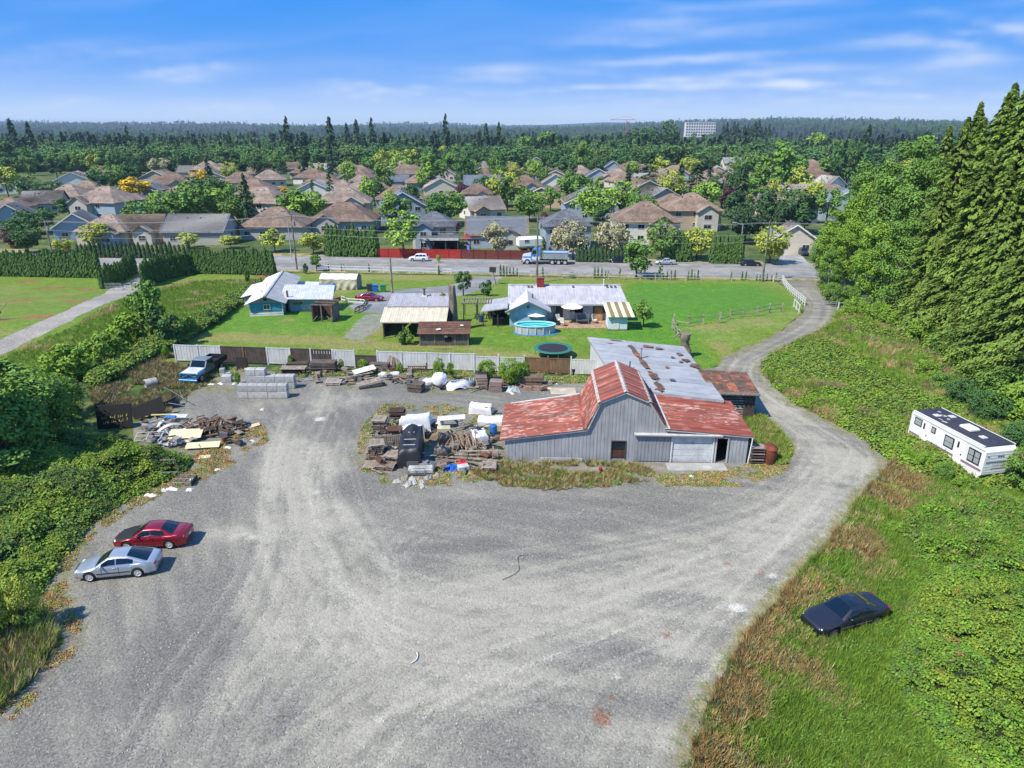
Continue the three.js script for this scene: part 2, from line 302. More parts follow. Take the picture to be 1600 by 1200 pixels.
const yard = landMap(2048, 2048, -42, 62, -14, -122, {
  dust(g) {
    const r = rng(5);
    for (const t of tracks) for (let k = 0; k < 26; k++) { const ox = (r() - 0.5) * 5, oz = (r() - 0.5) * 5, w = 0.10 + r() * 0.22, a = 0.05 + r() * 0.13, g2 = 1.45, t2 = t.map(([x, z], i) => [x + ox + Math.sin(i * 0.1 + k) * 0.3, z + oz]); line(g, t2, w, a); line(g, t2.map(([x, z]) => [x + g2 * 0.5, z + g2 * 0.8]), w, a * 0.9); }
    for (const t of tracks.slice(0, 5)) for (const o of [-0.8, 0.8]) line(g, t.map(([x, z]) => [x + o, z + o * 0.6]), 0.5, 0.3);
    for (const [x, y, rx, ry, a] of [[455, 720, 60, 40, 0.7], [500, 810, 70, 40, 0.6], [1320, 720, 40, 25, 0.8], [1225, 640, 30, 15, 0.6], [560, 1000, 200, 60, 0.5], [800, 930, 160, 25, 0.5], [420, 640, 50, 16, 0.6], [700, 1080, 120, 40, 0.4], [370, 835, 60, 16, 0.5]]) softBlob(g, x, y, rx, ry, a);
  },
  dark(g) {
    for (const [x, y, rx, ry, a] of [[520, 665, 80, 25, 0.9], [600, 640, 90, 14, 0.7], [440, 640, 50, 12, 0.6], [690, 858, 110, 9, 0.85], [760, 845, 60, 8, 0.6], [820, 870, 90, 7, 0.5], [800, 790, 200, 12, 0.6], [300, 1010, 110, 50, 0.7], [240, 1080, 110, 40, 0.6], [930, 1020, 120, 28, 0.7], [1060, 940, 80, 18, 0.6], [1000, 1100, 80, 24, 0.5], [1290, 860, 30, 10, 0.9], [560, 760, 60, 30, 0.5], [640, 610, 160, 12, 0.5], [820, 608, 70, 10, 0.6], [1310, 758, 14, 7, 0.6]]) softBlob(g, x, y, rx, ry, a);
  },
  rut(g) { const r = rng(71); for (const t of tracks) for (let k = 0; k < 5; k++) { const ox = (r() - 0.5) * 5, oz = (r() - 0.5) * 5, b = 0.3 + r() * 0.4, s = Math.floor(r() * t.length * 0.5), t2 = t.slice(s, s + Math.floor(t.length * b)).map(([x, z]) => [x + ox, z + oz]); for (const o of [0, 1.5]) { g.setLineDash([0.5 + r(), 0.15]); line(g, t2.map(([x, z]) => [x + o * 0.55, z + o * 0.85]), 0.13, 0.5); } } g.setLineDash([]); },
  chalk(g) { for (const [x, y, rx, ry, a] of [[1150, 950, 18, 9, 1], [1128, 1050, 15, 16, 1], [1105, 1105, 14, 14, 1], [1165, 990, 12, 16, 0.7], [380, 838, 40, 9, 0.5], [690, 1085, 10, 3, 0.6], [965, 1058, 6, 3, 1], [1208, 900, 10, 4, 0.8], [495, 770, 10, 6, 0.6], [500, 655, 16, 5, 0.6]]) softBlob(g, x, y, rx, ry, a); },
  brown(g) { for (const [x, y, rx, ry, a] of [[938, 1122, 16, 16, 0.9], [955, 1092, 7, 4, 0.8], [1042, 994, 10, 4, 0.6], [1135, 881, 9, 4, 0.6], [1188, 897, 9, 4, 0.6]]) softBlob(g, x, y, rx, ry, a); },
  rubber(g) { softBlob(g, 1304, 858, 18, 12, 1); },
  edge(g) {
    const r = rng(8), ring = yardRing;
    for (let k = 0; k < 8; k++) { const ox = (r() - 0.5) * 1.6, oz = (r() - 0.5) * 1.6; g.lineWidth = 0.4 + r() * 2.4; g.strokeStyle = 'rgba(255,255,255,0.16)'; g.beginPath(); ring.slice(3).forEach((p, i) => i ? g.lineTo(p[0] + ox, p[1] + oz) : g.moveTo(p[0] + ox, p[1] + oz)); g.stroke(); }
    for (const [x, y, rx, ry, a] of [[700, 612, 80, 7, 0.5], [560, 606, 60, 6, 0.5], [880, 745, 130, 14, 0.9], [650, 752, 80, 9, 0.8], [1120, 745, 70, 9, 0.8], [1215, 715, 16, 22, 0.9], [330, 730, 50, 14, 0.8], [230, 880, 20, 40, 0.3], [1225, 985, 30, 40, 0.8], [1190, 1050, 40, 40, 0.8], [590, 690, 25, 20, 0.6], [700, 640, 60, 9, 0.6], [600, 700, 60, 50, 0.4], [340, 610, 40, 8, 0.7]]) softBlob(g, x, y, rx, ry, a);
  },
}, (x, z, m, h) => {
  const n1 = fbm(x * 0.35, z * 0.35, 4), n2 = fbm(x * 1.6 + 9, z * 1.6, 3), n3 = fbm(x * 5.5, z * 5.5, 2);
  let dust = clamp(m.dust * 1.15 * (0.45 + 0.9 * n2) + (n1 - 0.5) * 0.9 - m.dark * 0.55 + 0.10);
  const n4 = fbm((x * 0.96 + z * 0.28) * 0.22 + 3, (z * 0.96 - x * 0.28) * 2.2, 4), n5 = fbm((x * 0.5 + z * 0.86) * 0.25, (z * 0.5 - x * 0.86) * 2.0 + 7, 4);
  dust = clamp(dust + (lerp(n5, n4, sstep(-13, -3, x)) - 0.5) * 0.9 + 0.06) * (0.6 + 0.7 * n3);
  let c = mix3([114, 111, 103], [157, 152, 137], clamp(dust * 1.1));
  c = mix3(c, [88, 90, 88], clamp(m.dark * (0.35 + 0.7 * n2) * 0.45));
  c = mix3(c, [188, 183, 168], clamp(m.rut * (0.4 + 1.0 * n3)) * 0.7);
  const speck = lerp(40, 20, clamp(dust));
  c = mix3(c, [192, 188, 178], sstep(0.35, 0.8, m.chalk + (n2 - 0.5) * 0.5));
  c = mix3(c, [128, 92, 70], clamp(sstep(0.3, 0.6, m.brown + (n3 - 0.5) * 0.5)) * 0.8);
  c = mix3(c, [74, 68, 72], sstep(0.4, 0.7, m.rubber + (n2 - 0.5) * 0.5) * 0.8);
  const e = sstep(0.35, 0.75, m.edge + (n2 - 0.5) * 0.9 + (h - 0.5) * 0.3);
  c = mix3(c, mix3([138, 124, 92], [96, 104, 58], sstep(0.4, 0.6, n3)), e * 0.85);
  return [c[0], c[1], c[2], speck * (1 - 0.3 * e)];
});
const gravelBump = tileTexture(512, 1, (u, v) => grey(0.5 + 0.9 * (tn(u, v, 70, 70, 2) - 0.5) + 0.3 * (tn(u, v, 12, 12, 2) - 0.5)), false);
gravelBump.repeat.set(104 / 5, 108 / 5);
const gravelMat = new THREE.MeshStandardMaterial({ map: yard.map, bumpMap: gravelBump, bumpScale: 0.03, roughness: 1 });
struct('gravel_yard', sheet(ragged(yardRing, 0.5, 0.35, 3), 0.012, yard.uvOf), gravelMat);

// the lawns and fields between the yard and the road
const drivewayRing = survey([[786, 432], [742, 433], [700, 447], [640, 451], [598, 457], [560, 468], [545, 480], [560, 488], [600, 490], [650, 470], [720, 462], [757, 450], [778, 440]]);
const lawnRing = survey([[-700, 640], [0, 596], [140, 592], [262, 592], [276, 563], [930, 578], [1012, 570], [1090, 585], [1128, 566], [1160, 549], [1195, 533], [1226, 513], [1252, 490], [1254, 475], [1236, 456], [1214, 440], [1180, 437], [430, 427], [-350, 415]]);
const lawn = landMap(2048, 1024, -125, 65, -55, -142, {
  dry(g) {
    for (const [x, y, rx, ry, a] of [[330, 526, 120, 8, 0.9], [470, 532, 130, 8, 1], [600, 540, 120, 7, 1], [760, 556, 160, 6, 0.9], [700, 545, 100, 5, 0.7], [590, 520, 50, 10, 0.7], [880, 528, 50, 4, 0.5], [90, 540, 90, 8, 0.9], [200, 515, 60, 4, 0.6], [640, 433, 120, 6, 0.8], [540, 455, 30, 5, 0.5], [1110, 512, 60, 8, 0.45], [1180, 500, 60, 8, 0.4], [450, 500, 14, 4, 0.9], [850, 434, 130, 4, 0.7], [1050, 436, 130, 3, 0.6], [1130, 545, 20, 12, 0.7]]) softBlob(g, x, y, rx, ry, a);
  },
  straw(g) { for (const [x, y, rx, ry, a] of [[1105, 514, 60, 10, 0.9], [1180, 503, 60, 12, 0.9], [1215, 490, 40, 12, 0.9], [1140, 530, 50, 10, 0.7]]) softBlob(g, x, y, rx, ry, a); },
  red(g) { for (const [x, y, rx, ry, a] of [[60, 495, 30, 5, 1], [30, 470, 30, 4, 0.8], [80, 450, 30, 3, 0.8], [120, 470, 22, 6, 0.9], [100, 462, 12, 3, 0.8], [135, 452, 18, 3, 0.9], [320, 447, 16, 3, 0.9], [338, 455, 18, 3, 0.9], [295, 474, 18, 3, 0.9], [318, 470, 12, 2, 0.8], [45, 440, 20, 3, 0.6], [0, 500, 20, 4, 0.8], [410, 432, 20, 3, 0.7]]) softBlob(g, x, y, rx, ry, a); },
  vivid(g) { const r = rng(15), soft = (ring, a) => { for (let k = 0; k < 14; k++) { const ox = (r() - 0.5) * 5, oz = (r() - 0.5) * 5; fillRing(g, ring.map(([x, z]) => [x + ox, z + oz]), 1 - Math.pow(1 - a, 1 / 9)); } }; soft(survey([[985, 505], [985, 470], [1000, 445], [1190, 447], [1222, 470], [1218, 482], [1130, 497], [1075, 510], [1060, 525], [1090, 585], [1000, 560], [960, 530]]), 0.95); soft(survey([[275, 500], [360, 470], [540, 480], [560, 500], [520, 520], [330, 520]]), 0.55); soft(survey([[735, 516], [1000, 516], [920, 540], [735, 540]]), 0.35); },
  stones(g) { fillRing(g, survey([[570, 492], [600, 490], [604, 503], [585, 520], [560, 532], [535, 528], [552, 508]]), 0.9); softBlob(g, 570, 535, 30, 5, 0.5); },
  dirt(g) { for (const [x, y, rx, ry, a] of [[190, 568, 45, 14, 1], [215, 545, 30, 7, 0.9], [160, 590, 30, 12, 0.9], [235, 585, 26, 10, 0.4], [690, 546, 40, 3, 0.4]]) softBlob(g, x, y, rx, ry, a); },
}, (x, z, m, h) => {
  const n1 = fbm(x * 0.18, z * 0.25, 4), n2 = fbm(x * 0.9 + 5, z * 0.9, 4), n3 = fbm(x * 3.7, z * 3.7, 2), mow = 0.5 + 0.5 * Math.sin((z + x * 0.18) * 2.6);
  let c = mix3([96, 122, 28], [116, 138, 40], n2);
  c = mix3(c, [128, 134, 64], sstep(0.5, 0.72, n1) * 0.7);
  c = mix3(c, mix3([70, 124, 16], [88, 140, 24], n2), m.vivid * 0.9);
  c = mix3(c, [128, 148, 84], m.straw * (0.4 + 0.4 * mow) * 0.9);
  c = mix3(c, mix3([150, 138, 86], [126, 128, 66], n3), sstep(0.15, 0.55, m.dry + (n2 - 0.5) * 0.8) * 0.8);
  c = mix3(c, [150, 98, 66], sstep(0.15, 0.5, m.red + (n2 - 0.5) * 0.6) * 0.7);
  c = mix3(c, [140, 140, 134], sstep(0.4, 0.7, m.stones + (n3 - 0.5) * 0.9) * 0.85);
  c = mix3(c, mix3([110, 88, 70], [92, 96, 56], sstep(0.45, 0.6, n2)), sstep(0.3, 0.6, m.dirt + (n2 - 0.5) * 0.5) * 0.9);
  const s = (n3 - 0.5) * 40; return [c[0] + s, c[1] + s, c[2] + s * 0.5, 30];
});
const grassBump = tileTexture(512, 1, (u, v) => grey(0.5 + 0.9 * (tn(u, v, 60, 60, 2) - 0.5) + 0.7 * (tn(u, v, 9, 9, 2) - 0.5)), false);
grassBump.repeat.set(190 / 4, 87 / 4);
struct('lawn', sheet(ragged(lawnRing, 1.5, 0.25, 7), 0.006, lawn.uvOf), new THREE.MeshStandardMaterial({ map: lawn.map, bumpMap: grassBump, bumpScale: 0.10, roughness: 1 }));

// asphalt: the driveway of the houses and the road
const asphaltTile = tileTexture(1024, 12, (u, v) => { const k = 0.60 + 0.22 * (tn(u, v, 6, 6, 4) - 0.5) + 0.16 * (tn(u, v, 200, 200, 1) - 0.5); return [k, k * 0.995, k * 0.985]; });
const asphalt = new THREE.MeshStandardMaterial({ map: asphaltTile, roughness: 0.95, color: 0xe4e4e4 });
const metres = (x, z) => [x, z];
struct('driveway', sheet(ragged(drivewayRing, 1, 0.12, 9), 0.014, metres), new THREE.MeshStandardMaterial({ map: asphaltTile, roughness: 0.95, color: 0xdcdcde }));
struct('gravel_path', sheet(ragged(survey([[-60, 568], [0, 531], [100, 488], [160, 460], [170, 452], [214, 434], [216, 425], [222, 416], [216, 415], [210, 424], [222, 437], [222, 448], [190, 466], [110, 502], [40, 536], [-60, 590]]), 0.8, 0.2, 13), 0.016, (x, z) => [x / 2, z / 2]), new THREE.MeshStandardMaterial({ map: asphaltTile, roughness: 1, color: 0xfff6e8 }));
const RD = { a: Math.atan2(9.3, 105), c: P(835, 407.5) };            // the road's turn and a point on its far kerb line
const rx = Math.cos(RD.a), rz = Math.sin(RD.a);
const road = (along, across) => [RD.c.x + along * rx + across * -rz, RD.c.z + along * rz + across * rx];   // metres along, and towards the camera
const quad = (a0, a1, c0, c1) => [road(a0, c0), road(a1, c0), road(a1, c1), road(a0, c1)];
struct('road', sheet(quad(-600, 600, 0, 13), 0.010, metres), asphalt);
const lineWhite = M(0xdedcd4, 0.8, { map: T.grain }), lineYellow = M(0xd8a93a, 0.8, { map: T.grain });
struct('road_marking', [sheet(quad(-600, 600, 1.6, 1.74), 0.016, metres), sheet(quad(-600, 600, 11.1, 11.24), 0.016, metres)], lineWhite);
struct('road_marking', [sheet(quad(-600, 600, 6.3, 6.42), 0.016, metres), sheet(quad(-600, 600, 6.6, 6.72), 0.016, metres)], lineYellow);
const vergeMat = new THREE.MeshStandardMaterial({ map: lawn.map, roughness: 1 });
const tanTile = tileTexture(512, 9, (u, v) => { const a = tn(u, v, 8, 8, 4), b = tn(u, v, 80, 80, 1), k = sstep(0.42, 0.62, a); return [lerp(0.60, 0.45, k) * (0.8 + 0.4 * b), lerp(0.55, 0.46, k) * (0.8 + 0.4 * b), lerp(0.40, 0.25, k) * (0.8 + 0.4 * b)]; });
struct('grass_verge', sheet(quad(-600, 600, -4.2, -0.15), 0.012, metres), new THREE.MeshStandardMaterial({ map: tanTile, roughness: 1 }));
struct('grass_verge', sheet(quad(-600, 600, 13.05, 15), 0.009, metres), new THREE.MeshStandardMaterial({ map: tanTile, roughness: 1 }));
struct('kerb', [-60, 0, 60, 120].map((a) => { const p = road(a, -0.07); return box(60, 0.26, 0.15, [p[0], -3, p[1]], [0, -RD.a, 0]); }), concrete);
// the side street and drives among the houses beyond the road
const paleRoad = new THREE.MeshStandardMaterial({ map: asphaltTile, roughness: 0.95, color: 0xfffdf8 });
struct('side_street', sheet(survey([[868, 408], [912, 408], [906, 380], [898, 355], [905, 335], [870, 335], [880, 355], [886, 380]]), 0.018, metres), paleRoad);
struct('side_street', sheet(survey([[1212, 414], [1266, 414], [1250, 396], [1222, 396]]), 0.018, metres), paleRoad);
// bare packed ground before the barn doors, and the concrete apron
struct('concrete_apron', [bevelBox(4.1, 0.12, 1.1, 0.015)].map((g) => { const p = P(1088, 731); return g.translate(p.x, 0.04, p.z); }), concrete);
struct('concrete_apron', [bevelBox(2.3, 0.12, 1.6, 0.015)].map((g) => { const p = P(880, 612); return g.translate(p.x, 0.03, p.z); }), M(0xc9bda9, 0.95, { map: T.grain }));

// ================================================================ THE FARM BUILDINGS
function upRibbed(a, b, c, d, pitch, amp) {                          // ribbed sheet whose ribs stand up from the roof
  const n = V(...b).sub(V(...a)).cross(V(...d).sub(V(...a))).negate(); return n.y < 0 ? ribbed(b, a, d, c, pitch, amp) : ribbed(a, b, c, d, pitch, amp);
}
// a roof plane laid in separate sheets side by side; a-b is its upper edge, d-c its lower one
function roofSheets(parent, name, a, b, c, d, sheetW, pitch, amp, matOf) {
  const A = V(...a), B = V(...b), C = V(...c), D = V(...d), n = Math.max(1, Math.round(A.distanceTo(B) / sheetW)), r = rng(Math.round(a[0] * 97 + b[2] * 31 + 7));
  for (let i = 0; i < n; i++) {
    const t0 = i / n, t1 = (i + 1) / n + (i + 1 < n ? 0.03 / A.distanceTo(B) : 0), lift = (i % 2) * 0.008 + r() * 0.004, sl = r() * 0.05;
    const q = [A.clone().lerp(B, t0), A.clone().lerp(B, t1), D.clone().lerp(C, t1), D.clone().lerp(C, t0)];
    q[2].lerp(q[1], -sl / 4); q[3].lerp(q[0], -sl / 4); q.forEach((v) => v.y += lift);
    const g = upRibbed(...q.map((v) => v.toArray()), pitch, amp), uv = g.attributes.uv; for (let k = 0; k < uv.count; k++) uv.setXY(k, uv.getX(k) + i * 1.37 + a[0], uv.getY(k));
    const off = r() * 9; for (let k = 0; k < uv.count; k++) uv.setXY(k, uv.getX(k), (g.attributes.uv.getY(k) || 0) + off);
    part(name, g, typeof matOf === 'function' ? matOf(i, r) : matOf, parent);
  }
}
function windowPart(parent, w, h, pos, turn = 0, frameMat = white, bars = 1) {  // a window: frame with a pane
  const f = 0.07, fr = part('window', [box(w, f, 0.08, [0, h / 2 - f / 2, 0]), box(w, f, 0.08, [0, -h / 2 + f / 2, 0]), box(f, h - 2 * f, 0.08, [-w / 2 + f / 2, 0, 0]), box(f, h - 2 * f, 0.08, [w / 2 - f / 2, 0, 0]), ...(bars ? [box(0.05, h - 2 * f, 0.07, [0, 0, 0])] : [])], frameMat, parent);
  fr.position.set(...pos); fr.rotation.y = turn;
  part('pane', box(w - f * 1.6, h - f * 1.6, 0.03, [0, 0, 0]), paneMat, fr); return fr;
}
// upright boards or ribs filling a wall along x between x0 and x1, from y0(x) to y1(x), standing at z
function boardWall(x0, x1, y0, y1, z, pitch, relief, skip = []) {
  const g = [], n = Math.round((x1 - x0) / pitch);
  for (let i = 0; i < n; i++) {
    const a = x0 + (x1 - x0) * i / n, b = x0 + (x1 - x0) * (i + 1) / n, m = (a + b) / 2, t = i % 2 ? relief : 0;
    let spans = [[y0(m), null]];
    const hit = skip.filter((s) => m > s[0] && m < s[1]);
    if (hit.length) { spans = []; let y = y0(m); for (const s of hit) { if (s[2] > y + 0.02) spans.push([y, s[2]]); y = s[3]; } spans.push([y, null]); }
    for (const [lo, hi] of spans) {
      const ha = hi ?? y1(a), hb = hi ?? y1(b), zz = z + t, zb = z - 0.1;
      g.push(poly([[[a, lo, zz], [b, lo, zz], [b, hb, zz], [a, ha, zz]], [[a, lo, zb], [a, ha, zb], [b, hb, zb], [b, lo, zb]], [[a, lo, zb], [a, lo, zz], [a, ha, zz], [a, ha, zb]], [[b, lo, zz], [b, lo, zb], [b, hb, zb], [b, hb, zz]], [[a, ha, zz], [b, hb, zz], [b, hb, zb], [a, ha, zb]]]));
    }
  }
  return g;
}
const rustMat = new THREE.MeshStandardMaterial({ map: T.rust, roughness: 0.75, side: THREE.DoubleSide }), rustRed = new THREE.MeshStandardMaterial({ map: T.rustSolid, roughness: 0.75, side: THREE.DoubleSide });
const rustBrown = new THREE.MeshStandardMaterial({ map: T.rustBrown, roughness: 0.9, side: THREE.DoubleSide }), sidingGrey = M(0xaeb0b0, 0.8, { map: T.streak }), roofGrey = M(0xa9acb1, 0.6, { map: T.streak }), trimPale = M(0xcfccc6, 0.7, { map: T.grain });

{ // the gambrel barn
  const o = P(789, 718), t = thing('barn', 'grey gambrel barn with red rusted metal roof and white garage door', 'barn', [o.x, 0, o.z], -0.035), D = 6.2;
  const prof = [[0, 1.65], [5.75, 2.5], [6.6, 4.6], [8.3, 5.35], [9.95, 4.65], [11.25, 2.6], [17, 2.15]];
  const top = (x) => { for (let i = 0; i + 1 < prof.length; i++) if (x <= prof[i + 1][0] + 1e-6) return lerp(prof[i][1], prof[i + 1][1], clamp((x - prof[i][0]) / (prof[i + 1][0] - prof[i][0]))) - 0.03; return 2.12; };
  const holes = [[7.5, 8.55, 0.2, 1.6], [11.75, 14.6, -1, 2.02], [14.82, 15.65, 0.05, 1.95]];
  const wf = part('wall', boardWall(0, 17, () => -0.1, top, 0, 0.125, 0.016, holes), sidingGrey, t); wf.userData.label = 'grey ribbed front wall';
  part('wall', boardWall(0, 17, () => -0.1, top, -D + 0.1, 0.25, 0.02), sidingGrey, t);
  part('wall', [box(0.1, 1.7, D - 0.25, [0.05, 0.75, -D / 2])], sidingGrey, t); part('wall', [box(0.1, 2.2, D - 0.25, [16.95, 1.0, -D / 2])], sidingGrey, t);
  part('wall', [box(0.08, 2.0, D - 0.3, [6.15, 3.4, -D / 2], [0, 0, -0.38])], sidingGrey, t);
  part('floor', box(16.7, 0.1, D - 0.3, [8.5, 0, -D / 2]), M(0x6f6a62, 0.95, { map: T.grain }), t);
  const z0 = 0.22, z1 = -D - 0.2, E = 0.05, pl = (p, z, dy = E) => [p[0], p[1] + dy, z];
  roofSheets(t, 'roof_sheet', pl(prof[1], z1), pl(prof[1], z0), pl([-0.3, 1.6], z0), pl([-0.3, 1.6], z1), 0.82, 0.2, 0.028, rustMat);
  roofSheets(t, 'roof_sheet', pl(prof[2], z1), pl(prof[2], z0), pl([5.62, 2.5], z0), pl([5.62, 2.5], z1), 0.82, 0.2, 0.028, rustMat);
  roofSheets(t, 'roof_sheet', pl(prof[3], z1), pl(prof[3], z0), pl([6.45, 4.52], z0), pl([6.45, 4.52], z1), 0.64, 0.64, 0.04, rustRed);
  roofSheets(t, 'roof_sheet', pl(prof[3], z0), pl(prof[3], z1), pl([10.1, 4.57], z1), pl([10.1, 4.57], z0), 0.64, 0.64, 0.04, rustRed);
  roofSheets(t, 'roof_sheet', pl(prof[4], z0), pl(prof[4], z1), pl([11.36, 2.6], z1), pl([11.36, 2.6], z0), 0.82, 0.2, 0.028, rustMat);
  roofSheets(t, 'roof_sheet', pl([11.2, 2.62], z0), pl([11.2, 2.62], z1), pl([17.35, 2.12], z1), pl([17.35, 2.12], z0), 0.82, 0.2, 0.028, (i) => i > 1 && i < 6 ? rustMat : rustRed);
  const seamM = M(0xb79a90, 0.7, { map: T.grain }); for (let i = 1; i < 10; i++) { const z = lerp(z1, z0, i / 10); part('seam', beam([8.3, 5.45, z], [6.45, 4.62, z], 0.03, 0.03), seamM, t); part('seam', beam([8.3, 5.45, z], [10.1, 4.67, z], 0.03, 0.03), seamM, t); }
  for (const p of [[8.3, 5.43], [6.55, 4.64], [9.98, 4.7]]) part('ridge_cap', prism([[-0.16, -0.07], [0, 0.03], [0.16, -0.07], [0, 0.0]], z1 - 0.02, z0 + 0.02).translate(p[0], p[1], 0), trimPale, t);
  part('flashing', beam([5.62, 2.6, z0], [5.62, 2.6, z1], 0.35, 0.03), rustRed, t); part('flashing', beam([11.3, 2.68, z0], [11.3, 2.68, z1], 0.4, 0.03), trimPale, t);
  for (let i = 0; i < 6; i++) { const a = prof[i], b = prof[i + 1]; part('barge_board', beam([a[0] - (i ? 0 : 0.25), a[1] - 0.05, z0 - 0.06], [b[0] + (i === 5 ? 0.3 : 0), b[1] - 0.05, z0 - 0.06], 0.04, 0.13), i % 2 ? trimPale : sidingGrey, t); }
  part('gutter', beam([0.2, 1.72, z1 + 0.02], [5.6, 2.62, z1 + 0.02], 0.14, 0.1), white, t);
  // garage door of four panels in a white frame
  const gd = part('garage_door', [box(2.95, 0.1, 0.1, [13.17, 2.04, 0.02]), box(0.1, 2.0, 0.1, [11.72, 1, 0.02]), box(0.1, 2.0, 0.1, [14.63, 1, 0.02])], white, t);
  for (let i = 0; i < 4; i++) part('door_panel', [bevelBox(2.78, 0.47, 0.05, 0.012, [13.17, 0.26 + i * 0.487, -0.04])], M(0xd7d9d9, 0.55, { map: T.grain }), gd);
  part('handle', box(0.16, 0.04, 0.05, [13.17, 1.55, 0.02]), steel, gd);
  part('door_frame', [box(0.08, 1.95, 0.12, [14.82, 0.98, 0.02]), box(0.08, 1.95, 0.12, [15.65, 0.98, 0.02]), box(0.9, 0.08, 0.12, [15.24, 1.97, 0.02])], trimPale, t);
  part('door_track', [box(6.1, 0.10, 0.3, [12.1, 2.2, 0.16], [0.2, 0, 0])], trimPale, t);
  part('sliding_door', boardWall(9.1, 11.6, () => 0.1, () => 2.05, 0.06, 0.125, 0.02), M(0x9c9fa1, 0.85, { map: T.streak }), t);
  const h = part('hatch', [box(1.05, 0.07, 0.1, [8.02, 1.6, 0]), box(0.07, 1.4, 0.1, [7.52, 0.9, 0]), box(0.07, 1.4, 0.1, [8.52, 0.9, 0])], darkWood, t);
  part('pane', box(0.95, 0.62, 0.03, [8.02, 1.25, -0.03]), paneMat, h); part('board', box(0.95, 0.62, 0.04, [8.02, 0.58, -0.02]), M(0x5a3b30, 0.9, { map: T.wood }), h);
  part('downpipe', bar([17.25, 2.05, 0.16], [17.12, 0.05, 0.14], 0.05, 8), white, t);
  part('sill_board', box(3.0, 0.22, 0.06, [4, 0.16, 0.12]), M(0xc6c8ca, 0.7, { map: T.grain }), t);
}
{ // the long shed behind the barn: two low roof planes and a strip of rotted roofing between them
  const A = [7.4, -64.2], B = [16.2, -62.4], C = [16.2, -48.9], D = [8.6, -50.3], c = [12, 0, -56.5];
  const t = thing('long_shed', 'long low shed with patched pale grey metal roof behind the barn', 'shed', c), L = (p, h) => [p[0] - c[0], h, p[1] - c[2]];
  const at2 = (u, v) => { const a = [lerp(A[0], B[0], u), lerp(A[1], B[1], u)], d = [lerp(D[0], C[0], u), lerp(D[1], C[1], u)]; return [lerp(a[0], d[0], v), lerp(a[1], d[1], v)]; };
  const hh = (u, v) => lerp(3.05, 2.75, u) - 0.1 * v;
  const q = (u, v, dy = 0) => L(at2(u, v), hh(u, v) + dy);
  const wallM = M(0xd4d6d6, 0.8, { map: T.streak });
  for (const [u0, v0, u1, v1] of [[0.03, 0.02, 0.97, 0.02], [0.03, 0.02, 0.03, 0.98], [0.97, 0.02, 0.97, 0.98], [0.03, 0.98, 0.97, 0.98]]) {
    const a = q(u0, v0, -0.12), b = q(u1, v1, -0.12); part('wall', poly([[[a[0], -0.1, a[2]], [b[0], -0.1, b[2]], b, a]]), wallM, t);
  }
  roofSheets(t, 'roof_sheet', q(0, 0), q(0, 1), q(0.40, 1), q(0.40, 0), 1.1, 0.3, 0.02, roofGrey);
  roofSheets(t, 'roof_sheet', q(0.40, 0, -0.10), q(0.40, 1, -0.10), q(1.02, 1, -0.1), q(1.02, 0, -0.1), 1.1, 0.3, 0.02, (i) => i % 4 === 1 ? M(0x9ea2a8, 0.6, { map: T.streak }) : roofGrey);
  part('fascia', [beam(q(0, 1, -0.1), q(1.02, 1, -0.2), 0.05, 0.24), beam(q(0, 0, -0.1), q(1.02, 0, -0.2), 0.05, 0.2), beam(q(0, 0, -0.1), q(0, 1, -0.1), 0.05, 0.2)], M(0xb9bcc0, 0.7, { map: T.grain }), t);
  const r = rng(31), blob = (u, v, ru, rv, dy) => { const pts = [], n = 14; for (let i = 0; i < n; i++) { const k = 0.55 + 0.6 * r(), a = i / n * 6.283; pts.push(q(u + Math.cos(a) * ru * k, clamp(v + Math.sin(a) * rv * k, 0.005, 0.99), dy)); } const m = q(u, v, dy + 0.012), f = []; for (let i = 0; i < n; i++) f.push([m, pts[i], pts[(i + 1) % n]]); return poly(f); };
  for (const [u, v, ru, rv] of [[0.42, 0.16, 0.035, 0.06], [0.43, 0.30, 0.04, 0.1], [0.44, 0.5, 0.04, 0.12], [0.45, 0.72, 0.05, 0.1], [0.43, 0.88, 0.04, 0.07], [0.30, 0.03, 0.07, 0.02], [0.62, 0.10, 0.07, 0.03], [0.72, 0.13, 0.06, 0.025], [0.9, 0.22, 0.04, 0.03], [0.93, 0.34, 0.05, 0.04], [0.98, 0.44, 0.06, 0.05], [0.86, 0.38, 0.03, 0.02], [0.66, 0.52, 0.03, 0.02], [0.62, 0.76, 0.04, 0.02], [0.40, 0.96, 0.06, 0.025], [0.2, 0.12, 0.05, 0.015], [0.8, 0.3, 0.03, 0.015]]) part('roof_patch', blob(u, v, ru, rv, 0.035), rustBrown, t);
  const pp = q(0.45, 0.36); part('vent_pipe', [cyl(0.09, 0.09, 0.9, [pp[0], pp[1] + 0.4, pp[2]]), cyl(0.13, 0.13, 0.08, [pp[0], pp[1] + 0.86, pp[2]])], galv, t);
  const p2 = q(0.24, 0.62); part('vent_pipe', cyl(0.05, 0.05, 0.7, [p2[0], p2[1] + 0.3, p2[2]]), blackMat, t);
}
